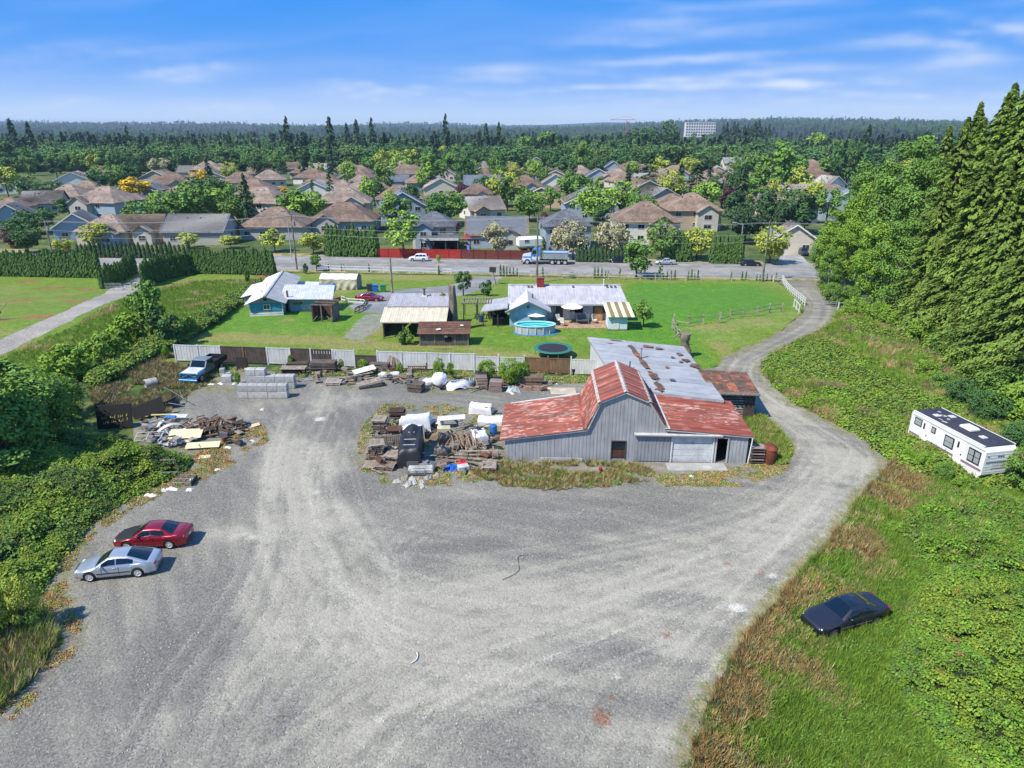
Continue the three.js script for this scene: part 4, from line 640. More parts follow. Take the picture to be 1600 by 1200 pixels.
// a road car lying along x, nose to -x
function makeCar(name, label, group, o) {
  const t = thing(name, label, 'car', [0, 0, 0], 0, group), L = o.L, W = o.W / 2, xf = -L / 2 + o.front, xr = L / 2 - o.rear, R = o.R, sill = 0.24, m = o.paint;
  const half = (x) => W * Math.min(1, 0.80 + 0.2 * sstep(-L / 2, -L / 2 + 0.65, x)) * Math.min(1, 0.84 + 0.16 * sstep(L / 2, L / 2 - 0.55, x));
  const bottom = (x) => { let b = sill; for (const w of [xf, xr]) { const q = (R + 0.055) ** 2 - (x - w) ** 2; if (q > 0) b = Math.max(b, R * 0.92 + Math.sqrt(q)); } return Math.min(b, curveAt(o.top, x) - 0.16); };
  const xs = []; for (let i = 0; i <= 64; i++) xs.push(-L / 2 + L * i / 64); for (const w of [xf, xr]) xs.push(w - R - 0.056, w - R - 0.05, w + R + 0.05, w + R + 0.056); xs.sort((a, b) => a - b);
  const rows = xs.map((x) => {
    const w = half(x), y = curveAt(o.top, x), b = bottom(x), mid = Math.max(b + 0.06, lerp(b, y, 0.55)), e = Math.min(1, 0.35 + 6 * Math.min(x + L / 2, L / 2 - x)), h = [[0, y + 0.035], [w * 0.5, y + 0.03], [w * 0.84, y], [w * 0.965, y - 0.07 * e], [w, mid], [w * 0.99, Math.min(b + 0.1, mid - 0.02)], [w * 0.965, b], [w * 0.6, b + 0.02], [0, b + 0.02]];
    return [...h.slice().reverse().map(([z, v]) => [x, v, -z]), ...h.slice(1).map(([z, v]) => [x, v, z])];
  });
  const cap = (r, x) => r.map((p) => [x, p[1] * 0.97 + 0.012, p[2] * 0.9]);
  rows.unshift(rows[0].map((p) => [-L / 2 - 0.05, lerp(p[1], 0.48, 0.3), p[2] * 0.93]), ); rows.unshift(rows[0].map(() => [-L / 2 - 0.06, 0.48, 0]));
  rows.push(rows[rows.length - 1].map((p) => [L / 2 + 0.05, lerp(p[1], 0.6, 0.25), p[2] * 0.94])); rows.push(rows[rows.length - 1].map(() => [L / 2 + 0.06, 0.62, 0]));
  part('body', gridGeo(rows), m, t);
  // the cabin over it
  const [xa, xb, xc, xd] = o.cabin, Hr = o.H, roofY = (x) => x < xb ? lerp(curveAt(o.top, xa) - 0.02, Hr - 0.02, Math.pow((x - xa) / (xb - xa), 0.92)) : x > xc ? lerp(Hr - 0.03, curveAt(o.top, xd) - 0.02, Math.pow((x - xc) / (xd - xc), 1.12)) : Hr - 0.03 + 0.03 * Math.sin(Math.PI * (x - xb) / (xc - xb)) - 0.02;
  const pt = (x, k, s, e = 0) => {                                    // k 0 at the middle of the roof, 0.5 its edge, 1 the belt line
    const y = roofY(x), belt = Math.min(curveAt(o.top, x) - 0.03, y), wb = half(x) * 0.93, wt = lerp(wb, W * 0.70, clamp((y - belt) / (Hr - 0.95)));
    if (k <= 0.5) { const q = k * 2; return [x, y + 0.03 * (1 - q * q) - 0.05 * q ** 4 + e, s * wt * q * 0.96 + 0]; }
    const q = (k - 0.5) * 2; return [x, lerp(y - 0.05, belt, q) + e * 0.3, s * (lerp(wt * 0.985, wb, q) + 0.02 * Math.sin(q * 3.14) + e)];
  };
  const skin = (x0, x1, n, ks, e, both = true) => { const rr = []; for (let i = 0; i <= n; i++) { const x = lerp(x0, x1, i / n); rr.push(both ? [...ks.slice().reverse().filter((k) => k > 0).map((k) => pt(x, k, -1, e)), ...ks.map((k) => pt(x, k, 1, e))] : ks.map((k) => pt(x, k, both === 0 ? 1 : -1, e))); } return gridGeo(rr); };
  const ks = [0, 0.15, 0.3, 0.42, 0.5, 0.56, 0.7, 0.85, 1];
  part('cabin', skin(xa, xd, 34, ks, 0), o.roofPaint ?? m, t);
  part('windscreen', skin(xa + 0.06, xb - 0.03, 8, [0, 0.15, 0.3, 0.43], 0.012), glassDark, t); part('rear_window', skin(xc + 0.05, xd - 0.08, 8, [0, 0.15, 0.3, 0.43], 0.012), glassDark, t);
  const side = (x0, x1, s) => { const rr = []; for (let i = 0; i <= 8; i++) { const x = lerp(x0, x1, i / 8); rr.push([0.57, 0.68, 0.8, 0.92].map((k) => pt(x, k, s, 0.012))); } return gridGeo(rr); };
  for (const s of [-1, 1]) { for (const [a, b] of o.sideGlass) part('side_window', side(a, b, s), glassDark, t); }
  for (const s of [-1, 1]) {
    wheel(t, R, 0.2, xf, s * (W - 0.11), s, o.rim); wheel(t, R, 0.2, xr, s * (W - 0.11), s, o.rim);
    part('headlight', place(new THREE.SphereGeometry(0.13, 10, 8), [0, 0, 0]).scale(0.9, 0.6, 1.5).translate(-L / 2 + 0.13, 0.62, s * W * 0.62), lampClear, t);
    part('tail_light', place(new THREE.SphereGeometry(0.13, 10, 8), [0, 0, 0]).scale(0.8, 0.75, 1.3).translate(L / 2 - 0.02, 0.82, s * W * 0.68), lampRed, t);
    part('mirror', place(new THREE.SphereGeometry(0.1, 8, 6), [0, 0, 0]).scale(0.7, 0.7, 1.1).translate(xa + 0.45, curveAt(o.top, xa) + 0.08, s * (W + 0.04)), o.mirror ?? m, t);
    part('side_trim', box(xr - xf - 2 * R - 0.2, 0.06, 0.02, [(xf + xr) / 2, 0.5, s * (W + 0.004)]), o.trim ?? plastic, t);
    part('door_seam', [-0.02, 0.98].map((x) => box(0.014, 0.5, 0.012, [xf + R + 0.42 + x * (o.doorW ?? 0.95), 0.62, s * (W - 0.002)])), M(0x0c0c0c, 0.9), t);
    for (const x of [0.75, 1.7]) part('door_handle', box(0.16, 0.03, 0.03, [xf + R + 0.42 + x * (o.doorW ?? 0.95) * 0.98, 0.80, s * (W + 0.0)]), o.mirror ?? m, t);
  }
  part('front_grille', box(0.04, 0.13, W * 0.8, [-L / 2 - 0.035, 0.58, 0]), plastic, t); part('front_bumper', box(0.06, 0.12, W * 1.3, [-L / 2 - 0.015, 0.36, 0]), o.bumper ?? plastic, t);
  part('licence_plate', box(0.03, 0.13, 0.32, [L / 2 + 0.06, 0.66, 0]), M(0xd8d8d4, 0.6), t); part('rear_bumper', box(0.06, 0.1, W * 1.5, [L / 2 + 0.0, 0.40, 0]), o.bumper ?? plastic, t);
  if (o.hood) { const rr = []; for (let i = 0; i <= 10; i++) { const x = lerp(-L / 2 + 0.12, xa + 0.05, i / 10), w = half(x) * 0.93, y = curveAt(o.top, x); rr.push([-1, -0.9, -0.5, 0, 0.5, 0.9, 1].map((k) => [x, y + 0.043 - 0.010 * k * k - (Math.abs(k) > 0.85 ? 0.022 : 0) - (Math.abs(k) === 1 ? 0.04 : 0), w * k])); } part('bonnet', gridGeo(rr), o.hood, t).userData.label = 'flat black bonnet'; }
  if (o.sunroof) { const rr = []; for (let i = 0; i <= 4; i++) { const x = lerp(o.sunroof[0], o.sunroof[1], i / 4); rr.push([-0.36, 0, 0.36].map((k) => pt(x, Math.abs(k), Math.sign(k) || 1, 0.012))); } part('sunroof', gridGeo(rr), glassDark, t); }
  return t;
}
const sedan = { L: 4.45, W: 1.72, H: 1.42, R: 0.31, front: 0.85, rear: 0.98, top: [[-2.23, 0.62], [-2.1, 0.70], [-1.2, 0.87], [-0.95, 0.93], [0, 0.95], [1.5, 1.0], [1.85, 1.01], [2.2, 0.95]], cabin: [-1.05, -0.25, 0.75, 1.55], sideGlass: [[-0.62, 0.12], [0.19, 0.98]] };
function park(car, px, py, turn) { const p = P(px, py); car.position.set(p.x, terrain(p.z) + 0.012, p.z); car.rotation.y = turn; car.scale.setScalar(0.88); return car; }
park(makeCar('parked_car', 'dark red sedan with matte black bonnet parked on the gravel', undefined, { ...sedan, paint: paint(0x8c1226, 0.4), hood: M(0x1b1c1e, 0.7), rim: M(0xd0cfca, 0.5, { metalness: 0.3 }), trim: paint(0x7c1022, 0.3) }), 243, 848, 0.07);
park(makeCar('parked_car', 'silver hatchback parked beside the dark red sedan', undefined, { ...sedan, L: 4.5, H: 1.43, paint: paint(0xb4bbc4, 0.55), top: [[-2.25, 0.60], [-2.1, 0.68], [-1.3, 0.86], [-1.0, 0.92], [0, 0.95], [1.5, 1.0], [2.0, 0.99], [2.25, 0.92]], cabin: [-1.1, -0.25, 0.7, 1.95], sideGlass: [[-0.66, 0.1], [0.17, 1.1]], rim: M(0xd8d8d6, 0.5, { metalness: 0.3 }) }), 189, 893, 0.17);
park(makeCar('parked_car', 'black weathered sedan abandoned in the grass by the gravel', undefined, { ...sedan, L: 4.7, W: 1.75, H: 1.39, paint: paint(0x23222c, 0.2, 0.45), top: [[-2.35, 0.66], [-2.25, 0.72], [-1.2, 0.88], [-1.0, 0.91], [0, 0.93], [1.5, 0.98], [2.2, 0.96], [2.35, 0.86]], cabin: [-1.0, -0.2, 0.8, 1.6], sunroof: [-0.1, 0.35], trim: M(0x55545c, 0.5), rim: M(0x8d8d8e, 0.5, { metalness: 0.5 }) }), 1318, 972, -0.02 + 0.36);
park(makeCar('parked_car', 'red car parked on the driveway behind white railings', undefined, { ...sedan, paint: paint(0x8a1a30, 0.3) }), 578, 470, Math.PI - 0.12);
const suvShape = { ...sedan, L: 4.5, W: 1.8, H: 1.7, R: 0.35, top: [[-2.25, 0.78], [-2.1, 0.9], [-1.2, 1.02], [0, 1.05], [1.5, 1.08], [2.2, 1.05]], cabin: [-1.15, -0.5, 1.75, 2.2], sideGlass: [[-0.7, 0.1], [0.18, 0.95], [1.03, 1.7]] };
park(makeCar('road_car', 'white sport utility vehicle driving past the red fence', undefined, { ...suvShape, paint: paint(0xe2e3e4, 0.1) }), 655, 407.5, -RD.a);
park(makeCar('road_car', 'black car in the shade of trees at the roadside', undefined, { ...sedan, paint: paint(0x1d2228, 0.3) }), 966, 410, -RD.a);
park(makeCar('road_car', 'silver sedan on the road right of the maple', undefined, { ...sedan, paint: paint(0xc3c9cf, 0.4) }), 1039, 413, -RD.a);
park(makeCar('road_car', 'dark blue-grey sedan on the road before the cedar hedge', undefined, { ...sedan, paint: paint(0x2a3038, 0.4) }), 1172, 415, Math.PI - RD.a);
park(makeCar('parked_car', 'dark hatchback parked on the drive before the brown garage', undefined, { ...suvShape, paint: paint(0x30363f, 0.4) }), 1254, 398, 1.5);
park(makeCar('parked_car', 'pale car parked on the side street between the houses', undefined, { ...sedan, paint: paint(0xc9c4ba, 0.3) }), 837 + 30, 372 + 0, 1.6);

{ // old blue pickup with white bonnet, nose towards the camera
  const p = P(303, 598), t = thing('pickup_truck', 'old blue pickup truck with white bonnet and open engine front', 'pickup truck', [p.x, 0.01, p.z - 1.6], Math.PI / 2 - 0.12), bl = paint(0x2a7fae, 0.2, 0.5), dkb = paint(0x2c4354, 0.2, 0.5);
  const X = (x) => x;                                               // nose to -x
  part('body', [bevelBox(1.5, 0.34, 1.7, 0.05, [-1.2, 0.62, 0]), bevelBox(1.7, 0.5, 1.75, 0.06, [0.35, 0.75, 0])], dkb, t);
  part('bonnet', bevelBox(1.35, 0.12, 1.6, 0.05, [-1.1, 1.02, 0], [0, 0, 0.06]), M(0xd9dcdd, 0.5, { map: T.grain }), t);
  part('fender', bevelBox(1.3, 0.32, 0.14, 0.04, [-1.25, 0.85, 0.83]), bl, t); part('fender', bevelBox(1.3, 0.32, 0.14, 0.04, [-1.25, 0.85, -0.83]), bl, t);
  part('grille', [box(0.08, 0.07, 1.7, [-2.0, 0.98, 0]), box(0.08, 0.07, 1.7, [-2.0, 0.52, 0]), box(0.07, 0.5, 0.08, [-2.0, 0.74, -0.8]), box(0.07, 0.5, 0.08, [-2.0, 0.74, 0.8]), bar([-2.02, 0.52, -0.8], [-2.02, 0.98, 0.1], 0.03), bar([-2.02, 0.98, 0.0], [-2.02, 0.52, 0.8], 0.03)], bl, t);
  part('bumper', bevelBox(0.14, 0.2, 1.8, 0.03, [-2.12, 0.38, 0]), bl, t); part('engine', [box(0.6, 0.4, 0.9, [-1.5, 0.72, 0])], blackMat, t);
  part('cab', prism([[-0.45, 0.95], [1.2, 0.95], [1.1, 1.62], [0.05, 1.62]], -0.8, 0.8), dkb, t); part('cab_roof', bevelBox(1.2, 0.08, 1.5, 0.03, [0.58, 1.65, 0]), M(0x6d7880, 0.5), t);
  part('windscreen', poly([[[-0.38, 1.03, -0.7], [0.0, 1.58, -0.64], [0.0, 1.58, 0.64], [-0.38, 1.03, 0.7]]]).translate(-0.03, 0.01, 0), glassDark, t);
  for (const s of [-1, 1]) part('side_window', poly([[[-0.15, 1.06, s * 0.812], [0.1, 1.55, s * 0.812], [0.98, 1.55, s * 0.812], [1.05, 1.06, s * 0.812]]]), glassDark, t);
  part('bed', [box(2.2, 0.06, 1.7, [2.3, 0.7, 0]), box(2.2, 0.5, 0.08, [2.3, 0.95, 0.86]), box(2.2, 0.5, 0.08, [2.3, 0.95, -0.86]), box(0.08, 0.5, 1.7, [3.4, 0.95, 0])], blackMat, t);
  part('mirror', box(0.08, 0.2, 0.16, [-0.2, 1.2, 0.95]), blackMat, t); part('mirror', box(0.08, 0.2, 0.16, [-0.2, 1.2, -0.95]), blackMat, t);
  for (const x of [-1.3, 2.3]) for (const s of [-1, 1]) wheel(t, 0.36, 0.24, x, s * 0.78, s);
}
{ // blue and white tipper lorry on the road, heading left
  const p = P(851, 412), t = thing('dump_truck', 'white and blue dump truck with silver box driving along the road', 'truck', [p.x, terrain(p.z), p.z], -RD.a), wh = paint(0xe3e6e8, 0.1), bl = paint(0x3d8fd0, 0.15), al = M(0xb9c0c6, 0.35, { metalness: 0.5, map: T.streak });
  part('chassis', [box(8.4, 0.25, 1.0, [0.2, 0.85, 0])], blackMat, t);
  part('bonnet', prism([[-4.4, 0.75], [-2.6, 0.75], [-2.6, 2.05], [-3.0, 2.0], [-4.3, 1.75]], -0.95, 0.95), wh, t); part('bonnet_stripe', box(1.5, 0.25, 1.96, [-3.5, 1.45, 0]), bl, t);
  part('grille', box(0.08, 0.8, 1.0, [-4.42, 1.25, 0]), steel, t); part('bumper', bevelBox(0.3, 0.35, 2.3, 0.05, [-4.5, 0.6, 0]), steel, t);
  const cb = part('cab', prism([[-2.75, 0.8], [-0.9, 0.8], [-0.9, 3.0], [-2.2, 3.0], [-2.7, 2.1]], -1.1, 1.1), bl, t); part('cab_panel', box(1.5, 0.5, 2.24, [-1.7, 1.3, 0]), wh, cb);
  part('windscreen', poly([[[-2.74, 2.12, -1.0], [-2.28, 2.92, -0.95], [-2.28, 2.92, 0.95], [-2.74, 2.12, 1.0]]]).translate(-0.02, 0, 0), glassDark, t); for (const s of [-1, 1]) part('side_window', poly([[[-2.5, 2.1, s * 1.13], [-2.2, 2.8, s * 1.13], [-1.55, 2.8, s * 1.13], [-1.55, 2.1, s * 1.13]]]), glassDark, t);
  for (const s of [-1, 1]) part('exhaust_stack', [cyl(0.09, 0.09, 2.4, [-0.72, 2.2, s * 0.95])], steel, t);
  part('dump_box', [box(4.9, 0.12, 2.3, [2.1, 1.15, 0]), box(4.9, 1.15, 0.1, [2.1, 1.75, 1.15]), box(4.9, 1.15, 0.1, [2.1, 1.75, -1.15]), box(0.1, 1.15, 2.3, [-0.3, 1.75, 0]), box(0.1, 1.15, 2.3, [4.5, 1.75, 0])], al, t); part('box_rail', [box(5.0, 0.14, 0.16, [2.1, 2.36, 1.16]), box(5.0, 0.14, 0.16, [2.1, 2.36, -1.16])], bl, t); part('tarp', box(4.7, 0.08, 2.1, [2.1, 2.28, 0]), M(0xcfd5d8, 0.6, { map: T.grain }), t);
  for (const x of [-3.4, 1.5, 2.75, 4.0]) for (const s of [-1, 1]) wheel(t, 0.52, 0.34, x, s * 0.98, s, M(0xd5d8da, 0.4, { metalness: 0.4 }));
  part('fuel_tank', cyl(0.32, 0.32, 1.3, [-1.7, 0.75, 1.0], [0, 0, Math.PI / 2], 12), steel, t); part('mirror', box(0.1, 0.5, 0.2, [-2.3, 2.3, 1.35]), blackMat, t);
}
{ // white trailer parked behind the red fence
  const p = P(838, 392), t = thing('camper_trailer', 'white tank-shaped trailer parked behind the red fence by the drive', 'trailer', [p.x - 1.5, terrain(p.z), p.z - 1], 0.3);
  part('body', bevelBox(5.4, 2.4, 2.3, 0.5, [0, 1.8, 0]), M(0xe9e9e7, 0.5), t); for (const x of [-0.6, 0.5]) for (const s of [-1, 1]) wheel(t, 0.35, 0.22, x, s * 1.0, s); part('door', box(0.7, 1.7, 0.04, [1.2, 1.7, 1.16]), M(0xd0d0ce, 0.6), t); windowPart(t, 1.1, 0.6, [-1, 2.2, 1.17]);
}
{ // the long white travel trailer sunk in the brambles
  const rb = P(1419, 697), fb = P(1521, 757), yaw = Math.atan2(-(fb.z - rb.z), fb.x - rb.x);
  const t = thing('travel_trailer', 'long white travel trailer with dark roof and red stripe overgrown by brambles', 'caravan', [(rb.x + fb.x) / 2 + 1.15, 0.45, (rb.z + fb.z) / 2 - 0.2], 0);
  const Lr = 6.6; t.rotation.y = yaw;

  const Wd = 2.35, s = 1, H = 2.35, wh = M(0xeeeeea, 0.45, { map: T.soft }), rf = M(0x3a3d4b, 0.9, { map: T.grain });
  const side = [[-Lr / 2, 0.25], [-Lr / 2 + 0.45, 0], [Lr / 2 - 0.35, 0], [Lr / 2, 0.45], [Lr / 2, H - 0.3], [Lr / 2 - 0.3, H], [-Lr / 2 + 0.1, H], [-Lr / 2, H - 0.15]];
  const zs = 1;                                                     // the seen side
  part('body', prism(side, -Wd / 2, Wd / 2), wh, t);
  part('roof', bevelBox(Lr - 0.35, 0.06, Wd - 0.18, 0.02, [-0.05, H + 0.03, 0]), rf, t);
  for (const z of [-1, 1]) part('roof_rail', box(Lr - 0.3, 0.06, 0.08, [-0.05, H + 0.02, z * (Wd / 2 - 0.03)]), wh, t);
  const ac = part('air_conditioner', bevelBox(0.95, 0.28, 0.75, 0.09, [0.6, H + 0.18, 0.05]), M(0xe4e2d3, 0.6), t);
  for (const [x, z] of [[-1.9, 0.4], [-1.5, -0.5], [1.9, 0.2]]) part('roof_vent', [bevelBox(0.4, 0.1, 0.4, 0.03, [x, H + 0.09, z])], M(0xbfc0c0, 0.7), t);
  const r = rng(12); for (let i = 0; i < 6; i++) part('roof_patch', box(0.2 + r() * 0.3, 0.012, 0.08 + r() * 0.2, [-2.6 + r() * 2.2, H + 0.068, (r() - 0.5) * 1.4], [0, r(), 0]), M(0xa9a6a2, 0.9), t);
  const zf = Wd / 2;                                               // faces the drive
  const win = (x, y, w, h) => { const f = part('window', [box(w + 0.1, h + 0.1, 0.04, [0, 0, 0])], M(0x2a2c2e, 0.6), t); f.position.set(x, y, zf + 0.012); part('pane', [box(w * 0.9, h * 0.42, 0.02, [0, h * 0.24, 0.022]), box(w * 0.9, h * 0.42, 0.02, [0, -h * 0.24, 0.022])], new THREE.MeshPhysicalMaterial({ color: 0x9aa1a2, roughness: 0.15, clearcoat: 1 }), f); };
  win(-2.55, 1.72, 0.62, 0.45); win(-1.1, 1.7, 0.28, 0.34); win(0.35, 1.45, 0.72, 0.72); win(2.25, 1.4, 0.4, 0.85); win(2.72, 1.4, 0.4, 0.85);
  for (const x of [-1.85, 1.25]) { const d = part('door', [box(0.66, 1.85, 0.03, [x, 1.12, zf + 0.012])], M(0xefefec, 0.5), t); part('door_window', box(0.15, 0.45, 0.02, [x - 0.1, 1.65, zf + 0.035]), paneMat, d); part('handle', box(0.06, 0.12, 0.04, [x + 0.24, 1.05, zf + 0.04]), blackMat, d); }
  part('stripe', box(Lr - 0.2, 0.07, 0.014, [0, 0.72, zf + 0.010]), M(0x5a5668, 0.6), t); part('stripe', box(Lr - 0.2, 0.05, 0.014, [0, 0.63, zf + 0.010]), M(0xb2564e, 0.6), t); part('stripe', box(Lr - 0.3, 0.03, 0.014, [0, 2.08, zf + 0.010]), M(0x77757c, 0.6), t);
  for (const [x, w, h] of [[-2.2, 0.5, 0.3], [-0.5, 0.35, 0.3], [0.4, 0.6, 0.35], [1.9, 0.4, 0.3]]) part('hatch', box(w, h, 0.02, [x, 0.35, zf + 0.012]), M(0xd9dad8, 0.6), t);
  for (const x of [-0.9, -0.1]) for (const z of [-1, 1]) wheel(t, 0.34, 0.22, x, z * (Wd / 2 - 0.14), z).position.y = -0.1;
  // the front: grooved panel with the maker's script
  for (let i = 0; i < 7; i++) part('front_rib', box(0.03, 0.02, Wd - 0.2, [Lr / 2 - 0.004, 0.62 + i * 0.2, 0]), M(0xdcdcd6, 0.6), t);
  part('front_band', box(0.02, 0.025, Wd - 0.25, [Lr / 2 + 0.024, 1.32, 0]), M(0x33343a, 0.6), t);
  const c = document.createElement('canvas'); c.width = 512; c.height = 128; const g = c.getContext('2d'); g.fillStyle = '#e2e2dd'; g.fillRect(0, 0, 512, 128); g.fillStyle = '#33353c'; g.font = 'italic 62px serif'; g.textAlign = 'center'; g.fillText('Golden Falcon', 256, 78); g.fillRect(300, 100, 130, 5);
  const ct = new THREE.CanvasTexture(c); ct.colorSpace = THREE.SRGBColorSpace; const pl = new THREE.PlaneGeometry(1.3, 0.32); pl.rotateY(Math.PI / 2); pl.translate(Lr / 2 + 0.03, 1.02, -0.05); pl.userData.uv = true; part('lettering', pl, new THREE.MeshStandardMaterial({ map: ct, roughness: 0.5 }), t);
  part('emblem', [-1, 0, 1].map((k) => box(0.02, 0.07, 0.12, [Lr / 2 + 0.02, 1.72, k * 0.17], [k * 0.3, 0, 0])), M(0x4a4a50, 0.6), t); for (const z of [-1, 1]) part('marker_lamp', box(0.04, 0.06, 0.12, [Lr / 2 + 0.01, 1.75, z * 0.95]), M(0x8a4a20, 0.4), t);
  part('skirt', box(0.5, 0.75, 0.05, [1.55, -0.35, zf - 0.05], [0, 0, 0.0]), M(0xdddedb, 0.6, { map: T.grain }), t); part('hitch', [bar([Lr / 2 - 0.2, 0.1, 0.5], [Lr / 2 + 0.9, 0.0, 0], 0.05), bar([Lr / 2 - 0.2, 0.1, -0.5], [Lr / 2 + 0.9, 0.0, 0], 0.05)], blackMat, t);
}

// ================================================================ THINGS LYING IN THE YARD
const R5 = rng(505), jit = (a) => (R5() - 0.5) * 2 * a;
function palletGeo(w = 1.15, d = 1.1, seed = 1) {
  const r = rng(seed), g = [], n = 7; for (let i = 0; i < n; i++) g.push(box(w * (0.97 + r() * 0.05), 0.022, d / n * 0.72, [(r() - 0.5) * 0.03, 0.125, -d / 2 + (i + 0.5) * d / n], [0, (r() - 0.5) * 0.04, 0]));
  for (const x of [-0.45, 0, 0.45]) g.push(box(0.06, 0.09, d, [x * w, 0.068, 0])); for (const z of [-0.42, 0, 0.42]) g.push(box(w, 0.022, 0.1, [0, 0.012, z * d])); return joined(g);
}
const palletShapes = [palletGeo(1.15, 1.1, 1), palletGeo(1.2, 1.0, 2), palletGeo(1.05, 1.15, 3)], palletMats = [palletWood, M(0xb3a99c, 0.92, { map: T.wood }), M(0x85786c, 0.92, { map: T.wood }), M(0x9a8f82, 0.92, { map: T.wood })];
function pallets(px, py, n, label, o = {}) {
  const p = P(px, py);
  for (let i = 0; i < n; i++) {
    const m = new THREE.Mesh(palletShapes[(i * 7 + n) % 3], o.mat ?? palletMats[(i * 5 + n) % 4]); m.name = numbered('pallet'); m.castShadow = m.receiveShadow = true; scene.add(m);
    m.position.set(p.x + jit(0.09) + (o.lean ?? 0) * i, (o.y ?? 0.02) + i * 0.14, p.z + jit(0.07)); m.rotation.set(0, (o.turn ?? 0) + jit(0.09), 0); if (o.scale) m.scale.set(o.scale, 1, o.scale);
    tag(m, label, 'pallet', 'pallets stacked in the yard');
  }
}
pallets(595, 677, 9, 'weathered pallet in the tall stack at the back of the scrap pile'); pallets(587, 716, 9, 'weathered pallet in the splayed stack at the pile\'s gravel edge', { lean: 0.012, turn: 0.15 });
pallets(604, 729, 2, 'grey pallet in the low flat stack before the black bundle', { turn: -0.12, scale: 1.25 }); pallets(584, 728, 1, 'broad grey pallet lying flat before the splayed stack', { turn: -0.1, scale: 1.25 }); pallets(615, 722, 3, 'dark pallet tilted over the low stack by the black bundle', { turn: -0.2, y: 0.3 });
pallets(622, 664, 4, 'dark brown pallet topping the wooden shelf frame', { y: 0.75, mat: M(0x5a4740, 0.92, { map: T.wood }) });
for (let i = 0; i < 5; i++) { const p = P(598 + i * 5.2, 703); const m = solo('pallet', [palletShapes[i % 3].clone()], palletMats[i % 4], 'pallet stood on edge in the row between two stacks', 'pallet', [p.x, 0.6, p.z + 0.0], 0.3, 'pallets stacked in the yard'); m.rotation.set(0, 1.9, 1.35); }
{ const p = P(617, 686), t = thing('shelf_frame', 'brown open wooden shelf frame among the stacked pallets', 'shelf', p, 0.1), br = M(0x6b4a3c, 0.9, { map: T.wood }); for (const x of [-0.5, 0.5]) for (const z of [-0.4, 0.4]) part('post', box(0.08, 0.95, 0.08, [x, 0.48, z]), br, t); part('shelf', box(1.1, 0.04, 0.9, [0, 0.9, 0]), br, t); part('shelf', box(1.1, 0.04, 0.9, [0, 0.12, 0]), br, t); solo('cardboard_box', bevelBox(0.6, 0.4, 0.5, 0.02, [0, 0.2, 0]), M(0xb08a56, 0.9, { map: T.grain }), 'tan box inside the wooden shelf frame', 'box', [p.x + 0.1, p.y + 0.14, p.z], 0.5); }
// draped covers
function cover(name, label, cat, px, py, w, h, d, m, turn = 0, seed = 1, y = 0, rough = 0.07) {   // a load under a tarpaulin: soft-edged block with folds
  const p = P(px, py), n = 18, g = drape(w * 2, d * 2, n, (u, v) => {
    const k = Math.max(Math.abs(u), Math.abs(v)), top = k < 0.56, f = clamp((k - 0.52) / 0.40), cx = clamp(u / 0.56, -1, 1), cz = clamp(v / 0.56, -1, 1);
    const fl = f * (0.04 + 0.10 * fbm(u * 5 + seed, v * 5, 2)), yy = h * (0.62 + 0.76 * fbm(u * 1.4 + seed * 7, v * 1.4 + seed, 2)) * (1 - sstep(0.02, 0.92, f)) + (fbm(u * 9 + seed, v * 9, 2) - 0.5) * rough + (fbm(u * 3 + seed * 3, v * 3 + seed, 3) - 0.5) * rough * 3 * (1 - f * 0.7);
    return [cx * w / 2 * (1 + fl * Math.abs(cx)) + (top ? 0 : Math.sign(u) * (Math.abs(u) >= Math.abs(v) ? 0.02 * f : 0)) + (fbm(v * 7, u * 6 + seed, 2) - 0.5) * 0.08 * f, Math.max(0.01, yy), cz * d / 2 * (1 + fl * Math.abs(cz)) + (fbm(u * 7 + seed, v * 6, 2) - 0.5) * 0.08 * f];
  });
  return solo(name, g, m, label, cat, [p.x, y + 0.012, p.z], turn);
}
const tarpWhite = M(0xe4e4e4, 0.55, { map: T.soft }), tarpBlack = M(0x2c2c2f, 0.5, { map: T.grain });
{ const b = cover('tarp_bundle', 'long load wrapped in black plastic in the scrap pile', 'tarpaulin', 643, 713, 1.5, 1.45, 3.6, tarpBlack, 0.06, 4, 0, 0.05); for (const [z, w] of [[0.3, 0.85], [1.2, 0.85], [-0.9, 0.5]]) part('strap', box(w, 0.02, 0.07, [0, 1.49, z]), M(0xb9b9b6, 0.6), b); }
cover('tarpaulin', 'white tarpaulin over a stack at the back of the scrap pile', 'tarpaulin', 650, 670, 2.3, 1.1, 1.3, tarpWhite, 0, 2); cover('tarpaulin', 'crumpled white tarpaulin behind the black bundle', 'tarpaulin', 646, 684, 1.6, 0.9, 0.9, tarpWhite, 0.1, 9, 0, 0.12);
cover('tarpaulin', 'white tarpaulin slumped to the right of the stacked pallets', 'tarpaulin', 676, 668, 1.6, 0.5, 0.8, tarpWhite, -0.1, 5, 0, 0.1);
cover('tarpaulin', 'white tarpaulin with dark band beside the pole heap', 'tarpaulin', 750, 690, 1.1, 0.7, 1.2, tarpWhite, 0.3, 6, 0, 0.1); { const p = P(750, 684); solo('plastic_sheet', drape(1.15, 0.55, 8, (u, v) => 0.05 * fbm(u * 3, v * 3, 2) - 0.08 * u * u), tarpBlack, 'black plastic strip lying across the white tarpaulin', 'plastic sheet', [p.x, 0.78, p.z], 0.3); }
cover('tarpaulin', 'white tarpaulin with raised corner beside the barn', 'tarpaulin', 752, 645, 1.8, 0.7, 1.0, tarpWhite, -0.2, 8, 0, 0.2); cover('tarpaulin', 'flat white tarpaulin beside the red barn roof', 'tarpaulin', 768, 662, 2.1, 0.55, 1.1, tarpWhite, 0, 3);
